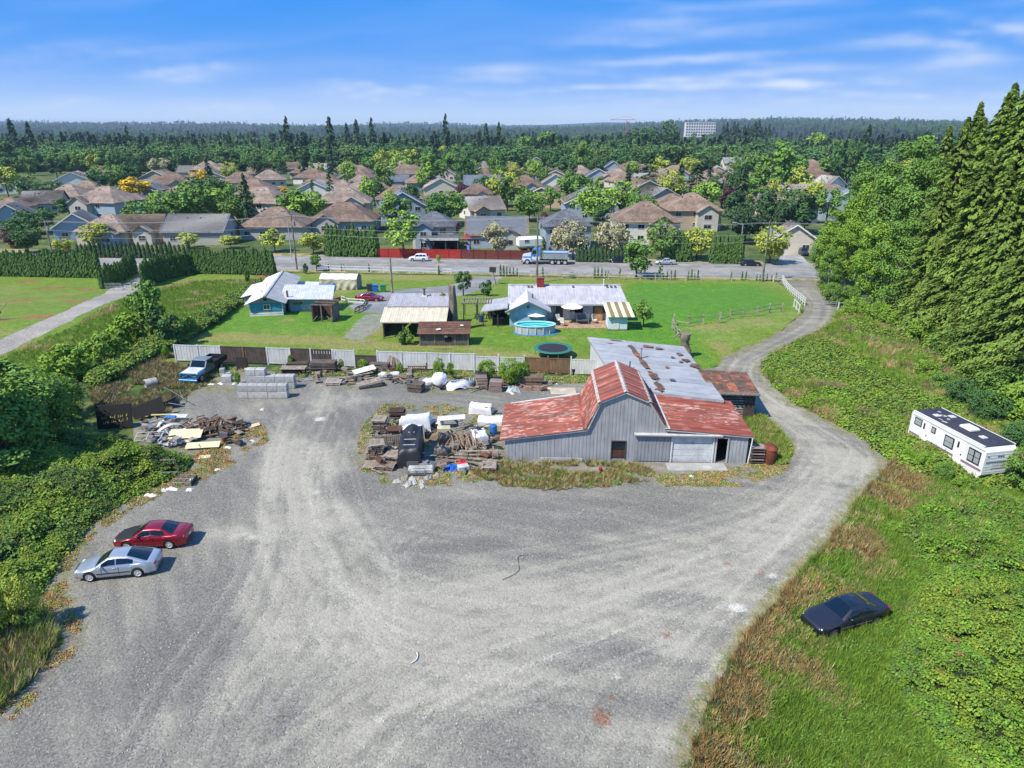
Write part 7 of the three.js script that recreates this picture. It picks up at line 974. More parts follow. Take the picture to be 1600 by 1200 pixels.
{ const L = (x0, x1, i) => { const a = poleTops[x0], b = poleTops[x1]; for (const [dy, dz, n] of [[-0.3, -0.5, 0], [-0.3, 0.5, 1], [-2.2, 0, 2], [-3.4, 0, 3]]) { const g = []; for (let k = 0; k <= 12; k++) { const t = k / 12; g.push(V(lerp(a[0], b[0], t), lerp(a[1], b[1], t) + dy - 3.2 * t * (1 - t), lerp(a[2], b[2], t) + dz)); } const o = g[0].clone(); solo('power_line', new THREE.TubeGeometry(new THREE.CatmullRomCurve3(g.map((v) => v.clone().sub(o))), 24, 0.022, 4), M(0x9c9ea0, 0.5), `power line slung between ${['the hedge pole and the pole behind the left hedge', 'the hedge pole and the pole by the truck', 'the pole by the truck and the drive entrance pole', 'the drive entrance pole and the forest'][i]}`, 'cable', [o.x, o.y, o.z], 0, 'power lines along the road'); } };
  poleTops.push([120, 9, -108], [-190, 9, -160]); L(3, 0, 0); L(0, 1, 1); L(1, 2, 2); L(2, 4, 3);
  const lamp = (label, px, py, top, s) => { const p = P(px, py), h = heightAt(p, top), t = thing('street_lamp', label, 'street lamp', [p.x, terrain(p.z), p.z]); part('pole', cyl(0.06, 0.1, h, [0, h / 2, 0], [0, 0, 0], 7), M(0xaeb2b2, 0.5), t); part('arm', [bar([0, h - 0.1, 0], [s * 1.4, h + 0.25, 0], 0.05)], M(0xaeb2b2, 0.5), t); part('lamp_head', bevelBox(0.8, 0.15, 0.3, 0.04, [s * 1.7, h + 0.27, 0]), M(0x9a9d9e, 0.5), t); };
  lamp('grey street lamp beside the cedars right of the road', 1154, 411, 350, -1); lamp('pale street lamp standing behind the brown power pole', 456, 406, 335, -1); lamp('street lamp curving over the far tan houses', 1246, 305, 291, -1);
  const s = P(770, 445), t = thing('basketball_hoop', 'dark basketball backboard beside the driveway', 'hoop', [s.x, terrain(s.z), s.z], -0.3); part('pole', bar([0.5, 0, -0.3], [0, 2.5, 0], 0.05), plastic, t); part('backboard', box(1.2, 0.9, 0.05, [0, 2.6, 0], [-0.1, 0, 0]), plastic, t);
}

// ================================================================ TREES
// leaves as small folded faces; each has its own tone
function foliage(list) {
  const n = list.length, pos = new Float32Array(n * 12), col = new Float32Array(n * 12), idx = new Uint32Array(n * 6), a = V(0, 0, 0), b = V(0, 0, 0), nn = V(0, 0, 0);
  list.forEach((l, i) => {
    nn.set(l.n[0], l.n[1], l.n[2]).normalize(); a.set(l.u[0], l.u[1], l.u[2]); a.addScaledVector(nn, -a.dot(nn)).normalize(); b.crossVectors(nn, a);
    const L = l.l, W = l.w, f = l.f ?? 0.15 * W, o = i * 12, p = l.p;
    [[L, 0, -f], [0, W, f], [-L, 0, -f], [0, -W, f]].forEach(([s, t, h], k) => { pos[o + k * 3] = p[0] + a.x * s + b.x * t + nn.x * h; pos[o + k * 3 + 1] = p[1] + a.y * s + b.y * t + nn.y * h; pos[o + k * 3 + 2] = p[2] + a.z * s + b.z * t + nn.z * h; col[o + k * 3] = l.c[0]; col[o + k * 3 + 1] = l.c[1]; col[o + k * 3 + 2] = l.c[2]; });
    idx.set([i * 4, i * 4 + 1, i * 4 + 2, i * 4, i * 4 + 2, i * 4 + 3], i * 6);
  });
  let g = new THREE.BufferGeometry(); g.setAttribute('position', new THREE.BufferAttribute(pos, 3)); g.setAttribute('color', new THREE.BufferAttribute(col, 3)); g.setIndex(new THREE.BufferAttribute(idx, 1));
  g.computeVertexNormals(); g.setAttribute('uv', new THREE.BufferAttribute(new Float32Array(n * 8), 2)); return g;
}
const tone = (r, v = 0.35) => { const k = 1 - v / 2 + v * r(), y = r() - 0.5; return [k * (1 + 0.18 * y), k, k * (1 - 0.2 * y)]; };
const dirIn = (r) => { const z = r() * 2 - 1, a = r() * 6.283, s = Math.sqrt(1 - z * z); return [s * Math.cos(a), z, s * Math.sin(a)]; };
// a broad-leaved crown: lobes of leaf clumps; height 10, crown from y0 to 10
function broadCrown(seed, leaves, size, wide = 3.4, y0 = 2, lobes = 22) {
  const r = rng(seed), L = [], cy = (10 + y0) / 2, hh = (10 - y0) / 2, list = [];
  for (let i = 0; i < lobes; i++) { const d = dirIn(r), k = 0.35 + 0.5 * Math.cbrt(r()); L.push([d[0] * wide * k, cy + d[1] * hh * k, d[2] * wide * k, (0.26 + 0.20 * r()) * Math.min(wide, hh) * (lobes > 80 ? 0.62 : 1), 0.82 + 0.36 * r()]); }
  for (let i = 0; i < leaves; i++) {
    const o = L[i % lobes], d = dirIn(r), k = o[3] * (0.72 + 0.36 * r()); if (d[1] < -0.5 && r() < 0.6) d[1] *= -1;
    const p = [o[0] + d[0] * k * 1.1, o[1] + d[1] * k * 0.85, o[2] + d[2] * k * 1.1], q = dirIn(r);
    list.push({ p, n: [d[0] + q[0] * 0.8, d[1] + 0.45 + q[1] * 0.8, d[2] + q[2] * 0.8], u: dirIn(r), l: size * (0.65 + 0.7 * r()), w: size * (0.5 + 0.5 * r()), c: tone(r).map((q) => q * o[4]) });
  }
  return foliage(list);
}
// a conifer: whorls of drooping branches; height 20
function coniferCrown(seed, leaves, size, wide = 3.2, droop = 0.45, open = 0.5, y0 = 1.2, per = 14) {
  const r = rng(seed), list = [], nb = Math.round(leaves / per);
  for (let b = 0; b < nb; b++) {
    const t = per > 20 ? Math.pow((b + r()) / nb, 0.85) : Math.pow(r(), 0.8), y = y0 + (20 - y0) * t, R = wide * Math.pow(1 - t, per > 20 ? 0.9 : 0.75) * (per > 20 ? 0.35 + 0.95 * r() : 0.65 + 0.5 * r()) + 0.12, az = r() * 6.283, ca = Math.cos(az), sa = Math.sin(az), bt = per > 20 ? 0.55 + 0.65 * r() : 1, lump = per > 20 ? 0.55 + 0.9 * fbm(ca * 1.6 + seed, sa * 1.6 + y * 0.35, 3) : 1;
    for (let k = 0; k < per; k++) { const e = open * 0.35 + (1 - open * 0.35) * Math.sqrt((k + r()) / per), x = R * e * lump, yy = y - droop * x * e + 0.1 * x; const sp = (r() - 0.5) * (per > 20 ? 0.22 : 0.35) * R * e + (r() - 0.5) * 0.2; list.push({ p: [ca * x - sa * sp, yy - r() * size * 0.8, sa * x + ca * sp], n: [ca * 0.5 + (r() - 0.5) * 1.2, 0.7 + (r() - 0.5), sa * 0.5 + (r() - 0.5) * 1.2], u: [ca, -droop * 1.6 - 0.3 * r(), sa], l: size * (0.8 + 0.7 * r()), w: size * (0.32 + 0.25 * r()), c: tone(r, 0.4).map((q) => q * bt) }); }
  }
  return foliage(list);
}
function columnCrown(seed, leaves, size, rad = 0.55, h = 4) {
  const r = rng(seed), list = []; for (let i = 0; i < leaves; i++) { const t = r(), R = rad * Math.pow(1 - t, 0.38) * Math.min(1, 0.7 + t * 3) * (0.75 + 0.35 * r()), a = r() * 6.283; list.push({ p: [Math.cos(a) * R, 0.05 + t * h, Math.sin(a) * R], n: [Math.cos(a) + (r() - 0.5), 0.3 + (r() - 0.5) * 0.6, Math.sin(a) + (r() - 0.5)], u: [(r() - 0.5) * 0.5, 1, (r() - 0.5) * 0.5], l: size * (0.8 + 0.6 * r()), w: size * 0.4, c: tone(r, 0.4) }); } return foliage(list);
}
const leafMat = (c) => new THREE.MeshStandardMaterial({ color: c, roughness: 0.9, vertexColors: true, side: THREE.DoubleSide });
const tint = { green: leafMat(0x668a38), light: leafMat(0x86a840), lime: leafMat(0xa4b045), dark: leafMat(0x466b34), deep: leafMat(0x3c5a34), fir: leafMat(0x42603c), blue: leafMat(0x4d685a), yellow: leafMat(0xd0b01c), purple: leafMat(0x5a3642), flower: leafMat(0xa6a27a), cedar: leafMat(0x4a6a2c), forest: leafMat(0x678c36), bush: leafMat(0x76982e), pine: leafMat(0x758f38) };
const bark = M(0x6e6054, 0.95, { map: T.wood }), barkPale = M(0xa39a8e, 0.95, { map: T.wood });
function trunkGeo(h, r0, limbs, seed, reach) { const r = rng(seed), g = [cyl(r0 * 0.35, r0, h, [0, h / 2 - 0.15, 0], [0, 0, 0], 8)]; for (let i = 0; i < limbs; i++) { const a = i / limbs * 6.283 + r(), y = h * (0.35 + 0.5 * r()), l = reach * (0.6 + 0.5 * r()), d = V(Math.cos(a) * l, l * (0.5 + 0.5 * r()), Math.sin(a) * l), q = new THREE.CylinderGeometry(r0 * 0.08, r0 * 0.32, d.length(), 5); q.applyQuaternion(new THREE.Quaternion().setFromUnitVectors(V(0, 1, 0), d.clone().normalize())); q.translate(d.x / 2, y + d.y / 2, d.z / 2); g.push(q); } return joined(g); }
const kinds = {
  broad: [1, 2, 3, 4].map((s) => [broadCrown(s, 1500, 0.34, 3.3, 1.8), trunkGeo(6, 0.28, 5, s, 2.2), 10]), wide: [11, 12].map((s) => [broadCrown(s, 2200, 0.36, 5.0, 2.2, 30), trunkGeo(6, 0.3, 6, s, 3.2), 10]), narrow: [21, 22].map((s) => [broadCrown(s, 1100, 0.34, 1.9, 1.2, 16), trunkGeo(6, 0.2, 4, s, 1.2), 10]),
  fir: [31, 32, 33].map((s) => [coniferCrown(s, 1500, 0.55, 3.4), trunkGeo(18.5, 0.35, 0, s, 1), 20]), spruce: [41].map((s) => [coniferCrown(s, 1200, 0.55, 4.6, 0.3, 0.3), trunkGeo(17, 0.35, 0, s, 1), 20]),
  cedar: [51, 52, 53].map((s) => [coniferCrown(s, 26000, 0.15, 4.5, 0.42, 0.3, 0.6, 42), trunkGeo(18, 0.5, 0, s, 1), 20]), big: [61, 62, 63].map((s) => [broadCrown(s, 15000, 0.088, 2.4, 0.9, 110), trunkGeo(7.2, 0.22, 8, s, 1.7), 10]),
  near: [101, 102, 103].map((s) => [broadCrown(s, 7000, 0.22, 5.2, 0.1, 90), trunkGeo(4, 0.3, 5, s, 2), 10]),
  column: [71, 72, 73].map((s) => [columnCrown(s, 420, 0.24), trunkGeo(1.5, 0.08, 0, s, 1), 4]), shrub: [81, 82, 83].map((s) => [broadCrown(s, 1500, 0.55, 5.2, 0.2, 18), trunkGeo(4, 0.3, 5, s, 2), 10]),
};
let treeCount = 0;
function besideHouse(x, z) { let best, m = 1e9; for (const f of footprints) if (f[4]) { const d = Math.hypot(f[0] - x, f[1] - z); if (d < m) { m = d; best = f[4]; } } return 'beside the ' + best; }
function tree(kind, tn2, pos, h, wide = 1, label, group, name, y) {
  const v = kinds[kind][treeCount % kinds[kind].length], [cg, tg, ref] = v, s = h / ref, t = thing(name ?? { fir: 'fir_tree', spruce: 'spruce_tree', cedar: 'conifer_tree', column: 'cedar_shrub', shrub: 'shrub', near: 'shrub', broad: 'round_tree', wide: 'spreading_tree', narrow: 'slender_tree' }[kind] ?? 'leafy_tree', label, kind === 'shrub' || kind === 'near' || kind === 'column' ? 'shrub' : 'tree', [pos.x, y ?? terrain(pos.z), pos.z], (treeCount * 2.39) % 6.28, group); treeCount++;
  const c = new THREE.Mesh(cg, tint[tn2]); c.name = 'crown'; c.scale.set(s * wide, s, s * wide); c.castShadow = c.receiveShadow = true; const k = new THREE.Mesh(tg, kind === 'big' ? barkPale : bark); k.name = 'trunk'; k.scale.set(s, s, s); k.castShadow = k.receiveShadow = true; t.add(c, k); return t;
}
const toneName = { green: 'mid green', light: 'bright green', lime: 'yellow-green', dark: 'dark green', deep: 'deep green', fir: 'dark', blue: 'blue-green', yellow: 'golden yellow', purple: 'purple', flower: 'cream-flowering', cedar: 'green', forest: 'lush green', bush: 'bright green' };
function seen(kind, tn2, px, py, top, wpx) { const p = P(px, py), h = Math.max(1, heightAt(p, top)), natural = { broad: 0.72, wide: 1.05, narrow: 0.42, fir: 0.32, spruce: 0.45, column: 0.28, shrub: 1.1 }[kind] * h, w = wpx ? clamp(wpx * p.s / natural, 0.5, 2) : 1; const what = { broad: 'round-crowned tree', wide: 'wide spreading tree', narrow: 'slender tree', fir: 'tall fir', spruce: 'broad spruce', shrub: 'shrub' }[kind], where = besideHouse(p.x, p.z); footprints.push([p.x, p.z, 2, 2]); return tree(kind, tn2, p, h, w, `${toneName[tn2]} ${what} ${where}`, 'trees of the neighbourhood'); }
const B = 'broad', W = 'wide', N = 'narrow', FI = 'fir', SR = 'spruce';
for (const a of [[B, 'yellow', 213, 312, 276, 50], [B, 'yellow', 316, 296, 266, 36], ['shrub', 'yellow', 439, 304, 292, 26], [W, 'lime', 364, 286, 254, 34], [W, 'light', 262, 348, 296, 56], [W, 'green', 300, 350, 287, 60], [B, 'light', 338, 348, 290, 50], [W, 'green', 374, 350, 292, 56], [W, 'light', 482, 352, 296, 64], [B, 'lime', 155, 385, 348, 48], [B, 'lime', 297, 388, 362, 36], [B, 'lime', 361, 388, 366, 40], [B, 'lime', 430, 394, 357, 40], [B, 'lime', 490, 397, 363, 40], [FI, 'fir', 32, 262, 182], [FI, 'fir', 58, 262, 190], [SR, 'green', 50, 285, 224], [SR, 'blue', 162, 320, 274], [SR, 'fir', 145, 294, 267], [FI, 'fir', 455, 268, 182], [FI, 'fir', 520, 264, 179], [SR, 'deep', 364, 264, 204], [FI, 'fir', 206, 250, 196], [FI, 'fir', 283, 258, 213], [FI, 'fir', 314, 260, 222], [SR, 'dark', 490, 316, 280], [SR, 'dark', 517, 316, 266], [N, 'dark', 472, 280, 248], [N, 'green', 489, 280, 250], [N, 'lime', 503, 280, 250],
  [B, 'green', 95, 272, 237, 30], [B, 'green', 113, 272, 236, 30], [B, 'green', 130, 272, 234, 32], [B, 'green', 150, 272, 233, 32], [B, 'green', 170, 272, 234, 32], [B, 'green', 190, 272, 236, 32], [B, 'dark', 208, 272, 238, 30], [N, 'dark', 218, 286, 244], [B, 'flower', 252, 276, 245, 30], [B, 'dark', 20, 290, 244, 40], [B, 'dark', 8, 270, 215, 40], [W, 'dark', 80, 310, 284, 60], [B, 'dark', 110, 340, 308, 40], [W, 'dark', 45, 395, 352, 50], [W, 'dark', 60, 365, 325, 60], [B, 'purple', 18, 388, 360, 26], [B, 'lime', 100, 395, 372, 30], [B, 'dark', 30, 376, 340, 40],
  [B, 'light', 572, 336, 275, 34], [B, 'green', 601, 304, 254, 36], [N, 'light', 673, 296, 233, 26], [B, 'dark', 726, 300, 244, 34], [W, 'green', 699, 352, 297, 68], [B, 'green', 773, 284, 237, 26], [SR, 'green', 820, 300, 254], [W, 'green', 827, 346, 297, 56], [N, 'dark', 793, 330, 272, 24], [B, 'green', 911, 278, 220, 30], [B, 'dark', 932, 280, 244, 30], [B, 'green', 901, 324, 270, 40], [W, 'light', 928, 352, 290, 70], [W, 'light', 969, 338, 284, 60], [SR, 'dark', 1013, 306, 236, 48], [W, 'lime', 1050, 320, 266, 46], [B, 'light', 631, 402, 329, 56], [B, 'flower', 775, 401, 347, 40], [B, 'light', 545, 292, 250, 30], [B, 'lime', 598, 275, 232, 26], [B, 'lime', 613, 330, 296, 28], [B, 'purple', 712, 376, 345, 14], [B, 'purple', 722, 314, 285, 24], [W, 'flower', 895, 406, 344, 56], [W, 'flower', 955, 406, 342, 58], [W, 'green', 1033, 407, 346, 56], [B, 'flower', 870, 402, 352, 30], [B, 'dark', 642, 330, 286, 30], [B, 'light', 660, 300, 262, 22], [B, 'dark', 586, 322, 282, 34], [B, 'green', 860, 330, 290, 30], [B, 'purple', 852, 360, 330, 20], [W, 'green', 1000, 350, 300, 50], [N, 'cedar', 850, 392, 368, 8],
  [FI, 'fir', 698, 250, 178], [FI, 'fir', 760, 252, 190], [FI, 'fir', 780, 252, 191], [FI, 'fir', 584, 252, 184], [FI, 'fir', 560, 250, 184], [FI, 'fir', 545, 250, 192], [B, 'dark', 660, 256, 215, 40], [B, 'green', 855, 254, 205, 40], [B, 'green', 820, 254, 210, 34], [B, 'dark', 960, 256, 216, 40], [W, 'dark', 1003, 250, 196, 50], [W, 'dark', 1035, 246, 190, 50],
  [SR, 'deep', 1084, 326, 254, 60], [W, 'deep', 1163, 380, 318, 70], [B, 'deep', 1197, 376, 299, 40], [B, 'deep', 1220, 382, 312, 34], [B, 'purple', 1138, 336, 289, 34], [W, 'dark', 1127, 326, 270, 50], [B, 'forest', 1205, 318, 220, 56], [B, 'green', 1171, 306, 243, 44], [W, 'lime', 1088, 406, 354, 60], [W, 'lime', 1202, 412, 354, 60], [B, 'lime', 1249, 312, 260, 46], [B, 'lime', 1269, 330, 282, 34], [W, 'dark', 1320, 300, 214, 60], [FI, 'fir', 1347, 268, 192], [B, 'green', 1240, 300, 242, 36], [B, 'lime', 1205, 338, 280, 24], [FI, 'fir', 1290, 258, 205], [B, 'light', 1272, 250, 205, 30], [B, 'green', 1180, 318, 268, 40], [B, 'dark', 1150, 310, 262, 30], [B, 'green', 1290, 350, 292, 40], [B, 'green', 1300, 290, 240, 50],
  ['shrub', 'yellow', 103, 392, 382, 16], ['shrub', 'yellow', 26, 385, 375, 24], ['shrub', 'purple', 20, 365, 350, 30]]) seen(...a);
for (let i = 0; i < 14; i++) seen(FI, 'fir', 1127 + i * 5.4, 238, 186 + (hash2(i, 3) * 14));
{ // the garden trees of the property and the roadside
  const one = (kind, tn2, px, py, top, wide, label, name) => { const p = P(px, py); return tree(kind, tn2, p, heightAt(p, top), wide, label, undefined, name); };
  one('broad', 'green', 994, 434, 374, 1.15, 'green tree standing alone between the lawn and the road'); one('broad', 'dark', 724, 462, 421, 0.85, 'small loose tree beside the driveway behind the workshop'); one('shrub', 'dark', 760, 462, 437, 0.75, 'round dark shrub beside the driveway near the white house'); one('broad', 'green', 1005, 511, 468, 1.0, 'small orchard tree to the right of the patio shed'); one('shrub', 'green', 692, 506, 460, 0.4, 'leafy bush growing around the broken trunk'); one('shrub', 'green', 634, 538, 514, 0.9, 'bush at the left end of the shingled shed'); one('broad', 'green', 495, 424, 397, 0.9, 'small dark tree beside the road behind the mobile home'); one('shrub', 'dark', 478, 428, 412, 0.5, 'low shrub beside the power pole on the verge'); one('shrub', 'cedar', 387, 440, 422, 0.4, 'pointed shrub at the field corner behind the mobile home'); one('shrub', 'lime', 685, 410, 398, 0.6, 'small lime shrub on the far verge'); one('narrow', 'green', 1031, 436, 412, 0.8, 'young slender tree beside the road fence'); one('narrow', 'green', 968, 434, 417, 0.5, 'thin sapling beside the road fence');
  one('broad', 'forest', 240, 535, 440, 0.75, 'leafy tree on the fence line of the field'); one('shrub', 'bush', 205, 540, 492, 1.0, 'big bright bush on the field fence line'); one('shrub', 'dark', 262, 540, 480, 0.75, 'dark thick bush above the end of the yard fence'); one('shrub', 'bush', 300, 525, 496, 0.7, 'bush hanging over the field fence near the mobile home'); one('shrub', 'bush', 355, 487, 470, 0.9, 'low hedge bush beside the dark post fence'); one('shrub', 'dark', 330, 505, 484, 0.9, 'dark low bush beneath the dark post fence'); one('shrub', 'bush', 165, 570, 520, 1.0, 'bright bush lower on the field fence line'); one('shrub', 'bush', 110, 592, 540, 1.1, 'bright bush where the fence meets the brambles');
  for (const [x, y, t, w, l] of [[686, 588, 558, 0.6, 'fresh green shrub behind the tall bulk bag'], [704, 588, 565, 0.5, 'loose weedy shrub before the white fence'], [761, 596, 560, 0.75, 'yellowish shrub left of the brown fence panels'], [798, 600, 558, 0.9, 'wide leafy shrub before the brown fence panels'], [818, 596, 562, 0.6, 'shrub against the brown fence panels'], [625, 584, 566, 0.6, 'small bright weed bush before the white fence'], [534, 579, 560, 0.45, 'tall weeds beside the lumber stack'], [455, 573, 553, 0.4, 'weed bush growing up the white fence panel'], [568, 577, 560, 0.9, 'straggly weeds over the low dark panel'], [372, 600, 580, 0.5, 'small weed bush between the block rows and the fence'], [260, 560, 540, 0.5, 'weedy bush at the start of the yard fence']]) one('near', 'bush', x, y, t, w, l);
}
function columns(pts, n, h, label, group, tn2 = 'cedar') { const q = pts.map((p) => P(...p)); const r = rng(n + pts[0][0]); let L = 0; const seg = []; for (let i = 0; i + 1 < q.length; i++) { const l = Math.hypot(q[i + 1].x - q[i].x, q[i + 1].z - q[i].z); seg.push(l); L += l; } for (let k = 0; k < n; k++) { let s = L * (k + 0.5) / n, i = 0; while (s > seg[i] && i < seg.length - 1) s -= seg[i++]; const t = s / seg[i], p = { x: lerp(q[i].x, q[i + 1].x, t), z: lerp(q[i].z, q[i + 1].z, t) }; tree('column', tn2, p, h * (0.88 + 0.24 * r()), 1.15, label, group, 'hedge_cedar'); } }
columns([[-60, 430], [0, 431], [158, 434]], 42, 4.4, 'columnar cedar in the tall hedge behind the left field', 'cedars of the left hedge'); columns([[158, 452], [190, 440], [213, 426]], 14, 3.6, 'columnar cedar in the hedge along the track to the gate', 'cedars by the gate'); columns([[224, 449], [255, 438], [300, 427]], 17, 4.2, 'columnar cedar in the hedge slanting from the gate', 'cedars by the gate, right side'); columns([[302, 427], [360, 428], [430, 430]], 28, 4.3, 'columnar cedar in the tall hedge behind the right field', 'cedars of the right hedge');
columns([[120, 402], [200, 403], [300, 404]], 26, 3.0, 'dark cedar in the trimmed hedge across the road', 'cedars across the road', 'deep'); columns([[512, 400], [590, 402]], 12, 6.0, 'tall columnar cedar left of the red fence', 'tall cedars left of the red fence'); columns([[1110, 411], [1158, 412]], 8, 5.6, 'tall columnar cedar beside the street lamp', 'tall cedars beside the street lamp'); columns([[1040, 408], [1078, 409]], 7, 5.0, 'columnar cedar behind the silver sedan', 'cedars behind the silver sedan'); columns([[900, 409], [985, 410]], 14, 3.2, 'dark hedge cedar beneath the flowering trees', 'hedge beneath the flowering trees', 'deep');
for (const [x, y, h] of [[782, 431, 2.0], [787, 431, 1.9], [792, 431, 1.7], [797, 431, 1.6], [802, 431, 1.5], [808, 431, 1.4], [848, 432, 1.7], [929, 434, 1.9], [934, 434, 1.9], [940, 434, 1.7], [946, 434, 1.3], [950, 434, 1.2], [1042, 437, 1.5], [1048, 437, 1.6], [1054, 437, 1.7], [1036, 437, 1.2], [1075, 437, 1.5], [1080, 437, 1.8], [1085, 437, 1.2], [1090, 437, 1.7], [1142, 438, 1.5], [1159, 438, 1.6], [1165, 438, 1.6], [1182, 439, 1.2], [1187, 439, 1.2], [1192, 439, 1.3], [1198, 439, 1.2], [1205, 439, 1.1], [1212, 439, 1.5], [514, 423, 1.3], [534, 423, 1.3], [538, 423, 1.3], [577, 425, 1.5], [686, 429, 1.7]]) tree('column', 'cedar', P(x, y), h, 0.8, 'small columnar cedar planted along the road fence', 'young cedars along the road fence', 'young_cedar');
{ // the forest on the right
  const f = (kind, tn2, px, py, top, wide, label) => { const p = P(px, py); tree(kind, tn2, p, heightAt(p, top) * (kind === 'cedar' ? 1.1 : 1), wide, label, 'trees of the forest beside the drive'); };
  for (const [x, y, t, w] of [[1385, 470, 196, 0.85], [1345, 455, 262, 1.0], [1412, 482, 214, 0.8], [1300, 447, 318, 1.1], [1318, 460, 330, 1.0], [1360, 490, 330, 1.0], [1395, 505, 330, 1.0], [1280, 440, 352, 1.0], [1340, 440, 230, 0.8], [1290, 470, 385, 0.9]]) f('big', ['forest', 'bush', 'green'][x % 3], x, y, t, w, x < 1325 ? 'leafy tree overhanging the drive gate' : t < 240 ? 'tall leafy tree rising above the drive gate trees' : 'lower leafy tree between the drive gate and the conifers');
  for (const [x, y, t, w] of [[1522, 540, 138, 1.15], [1562, 555, 136, 1.2], [1604, 570, 150, 1.25], [1490, 520, 182, 1.05], [1640, 590, 170, 1.3], [1540, 590, 250, 1.1], [1470, 490, 214, 1.0], [1505, 560, 280, 1.0], [1590, 625, 280, 1.1], [1650, 660, 260, 1.1], [1530, 470, 160, 1.0], [1580, 480, 150, 1.1], [1445, 500, 215, 1.0], [1425, 480, 225, 0.9], [1430, 520, 300, 1.0], [1475, 545, 270, 1.1], [1515, 590, 330, 1.0], [1465, 470, 190, 0.9], [1505, 480, 165, 1.0], [1555, 610, 330, 1.0]]) f('cedar', 'pine', x, y, t, w, y >= 580 ? 'drooping conifer in the forest above the travel trailer' : x < 1480 ? 'drooping conifer next to the leafy trees by the drive' : t < 170 ? 'tallest drooping conifer rising over the forest' : 'mid-height drooping conifer in the thick of the forest');
  for (const [x, y, t, w, c] of [[1335, 500, 462, 1.1, 'bush'], [1370, 510, 470, 1.1, 'bush'], [1405, 520, 480, 1.1, 'bush'], [1440, 545, 495, 1.1, 'bush'], [1325, 480, 445, 0.9, 'forest'], [1480, 565, 510, 1.1, 'forest'], [1520, 600, 540, 1.1, 'bush'], [1300, 478, 440, 0.9, 'forest'], [1560, 640, 570, 1.1, 'forest'], [1500, 640, 590, 1.0, 'dark'], [1470, 620, 580, 1.0, 'forest'], [1595, 670, 600, 1.2, 'bush'], [1540, 668, 610, 1.0, 'dark'], [1445, 600, 560, 1.0, 'bush'], [1440, 735, 705, 0.9, 'bush'], [1472, 752, 722, 0.9, 'forest'], [1500, 768, 742, 0.9, 'bush'], [1420, 722, 698, 0.8, 'bush'], [1455, 862, 835, 1.2, 'bush'], [1400, 835, 815, 1.2, 'bush'], [1530, 850, 815, 1.2, 'light'], [1580, 900, 870, 1.2, 'bush'], [1490, 905, 885, 1.3, 'light'], [1560, 800, 770, 1.1, 'forest'], [1590, 720, 655, 0.9, 'dark'], [1600, 770, 700, 0.9, 'forest']]) f('near', c, x, y, t, w, `${toneName[c]} shrub at the foot of the forest`);
  const bp = P(1412, 500); for (let i = 0; i < 3; i++) { const p = P(1408 + i * 14, 505), h = heightAt(p, 385 + i * 12); solo('bare_trunk', [cyl(0.06, 0.13, h, [0, h / 2, 0], [0, 0, 0.02 * (i - 1)], 7), bar([0, h * 0.6, 0], [0.9, h * 0.78, 0.2], 0.04), bar([0, h * 0.75, 0], [-0.7, h * 0.9, 0.1], 0.03)], M(0xb9b2a6, 0.95, { map: T.wood }), 'bare pale trunk at the forest edge', 'tree trunk', p, i, 'bare trunks of the forest'); }
}
{ // the trees over the brambles on the left
  const g = (kind, tn2, px, py, top, wide, label) => { const p = P(px, py); tree(kind, tn2, p, heightAt(p, top), wide, label); };
  g('big', 'forest', -120, 790, 380, 0.75, 'maple at the left edge reaching over the brambles'); g('near', 'forest', 60, 690, 575, 0.9, 'big dark bush rising over the left brambles'); g('near', 'forest', 20, 740, 600, 0.9, 'big green bush beside the left maple'); g('near', 'forest', 105, 650, 585, 0.9, 'rounded bush above the black boards'); g('near', 'bush', -20, 660, 560, 1.0, 'bright bush at the field edge behind the maple'); g('near', 'lime', 42, 985, 900, 0.55, 'yellow-green sapling bush at the left gravel edge'); g('near', 'lime', -15, 1000, 905, 0.6, 'yellow-green bush beside the sapling bush');
  const p = P(-40, 640), pts = [[0, 3, 0], [1.6, 4.6, 0.2], [2.6, 6.6, 0.4], [3.9, 8.0, 0.4], [4.9, 8.6, 0.6]]; const t = thing('dead_branch', 'bare pale branch reaching out from the left maple', 'branch', p); part('limb', new THREE.TubeGeometry(new THREE.CatmullRomCurve3(pts.map((q) => V(...q))), 20, 0.07, 6), barkPale, t); for (const [a, b] of [[[2.6, 6.6, 0.4], [1.6, 7.8, 0.3]], [[3.6, 7.8, 0.4], [5.6, 8.0, 0.2]], [[3.2, 7.3, 0.4], [5.0, 6.9, 0.2]], [[1.6, 7.8, 0.3], [1.1, 8.6, 0.3]], [[4.5, 8.4, 0.5], [5.4, 9.3, 0.4]]]) part('twig', bar(a, b, 0.03), barkPale, t);
  const ml = rng(19), list = []; // leafy sprays of the maple hanging into view
  for (const [x, y, h] of [[-10, 650, 8], [25, 640, 6.5], [45, 640, 6.2], [60, 650, 6], [75, 655, 5.6], [85, 660, 5.2], [10, 660, 5], [30, 690, 4.4], [5, 690, 3.4], [35, 720, 3.0], [20, 640, 4.6]]) { const q = P(x, y + 60); for (let i = 0; i < 170; i++) { const d = dirIn(ml), k = 0.9 * Math.cbrt(ml()); list.push({ p: [q.x + d[0] * k * 1.2 - p.x, h + d[1] * k * 0.5, q.z + d[2] * k - p.z], n: [ml() - 0.5, 0.9, ml() - 0.5], u: dirIn(ml), l: 0.13 + 0.08 * ml(), w: 0.12, c: tone(ml) }); } }
  const sp = new THREE.Mesh(foliage(list), tint.forest); sp.name = 'spray'; sp.castShadow = sp.receiveShadow = true; t.add(sp);
}
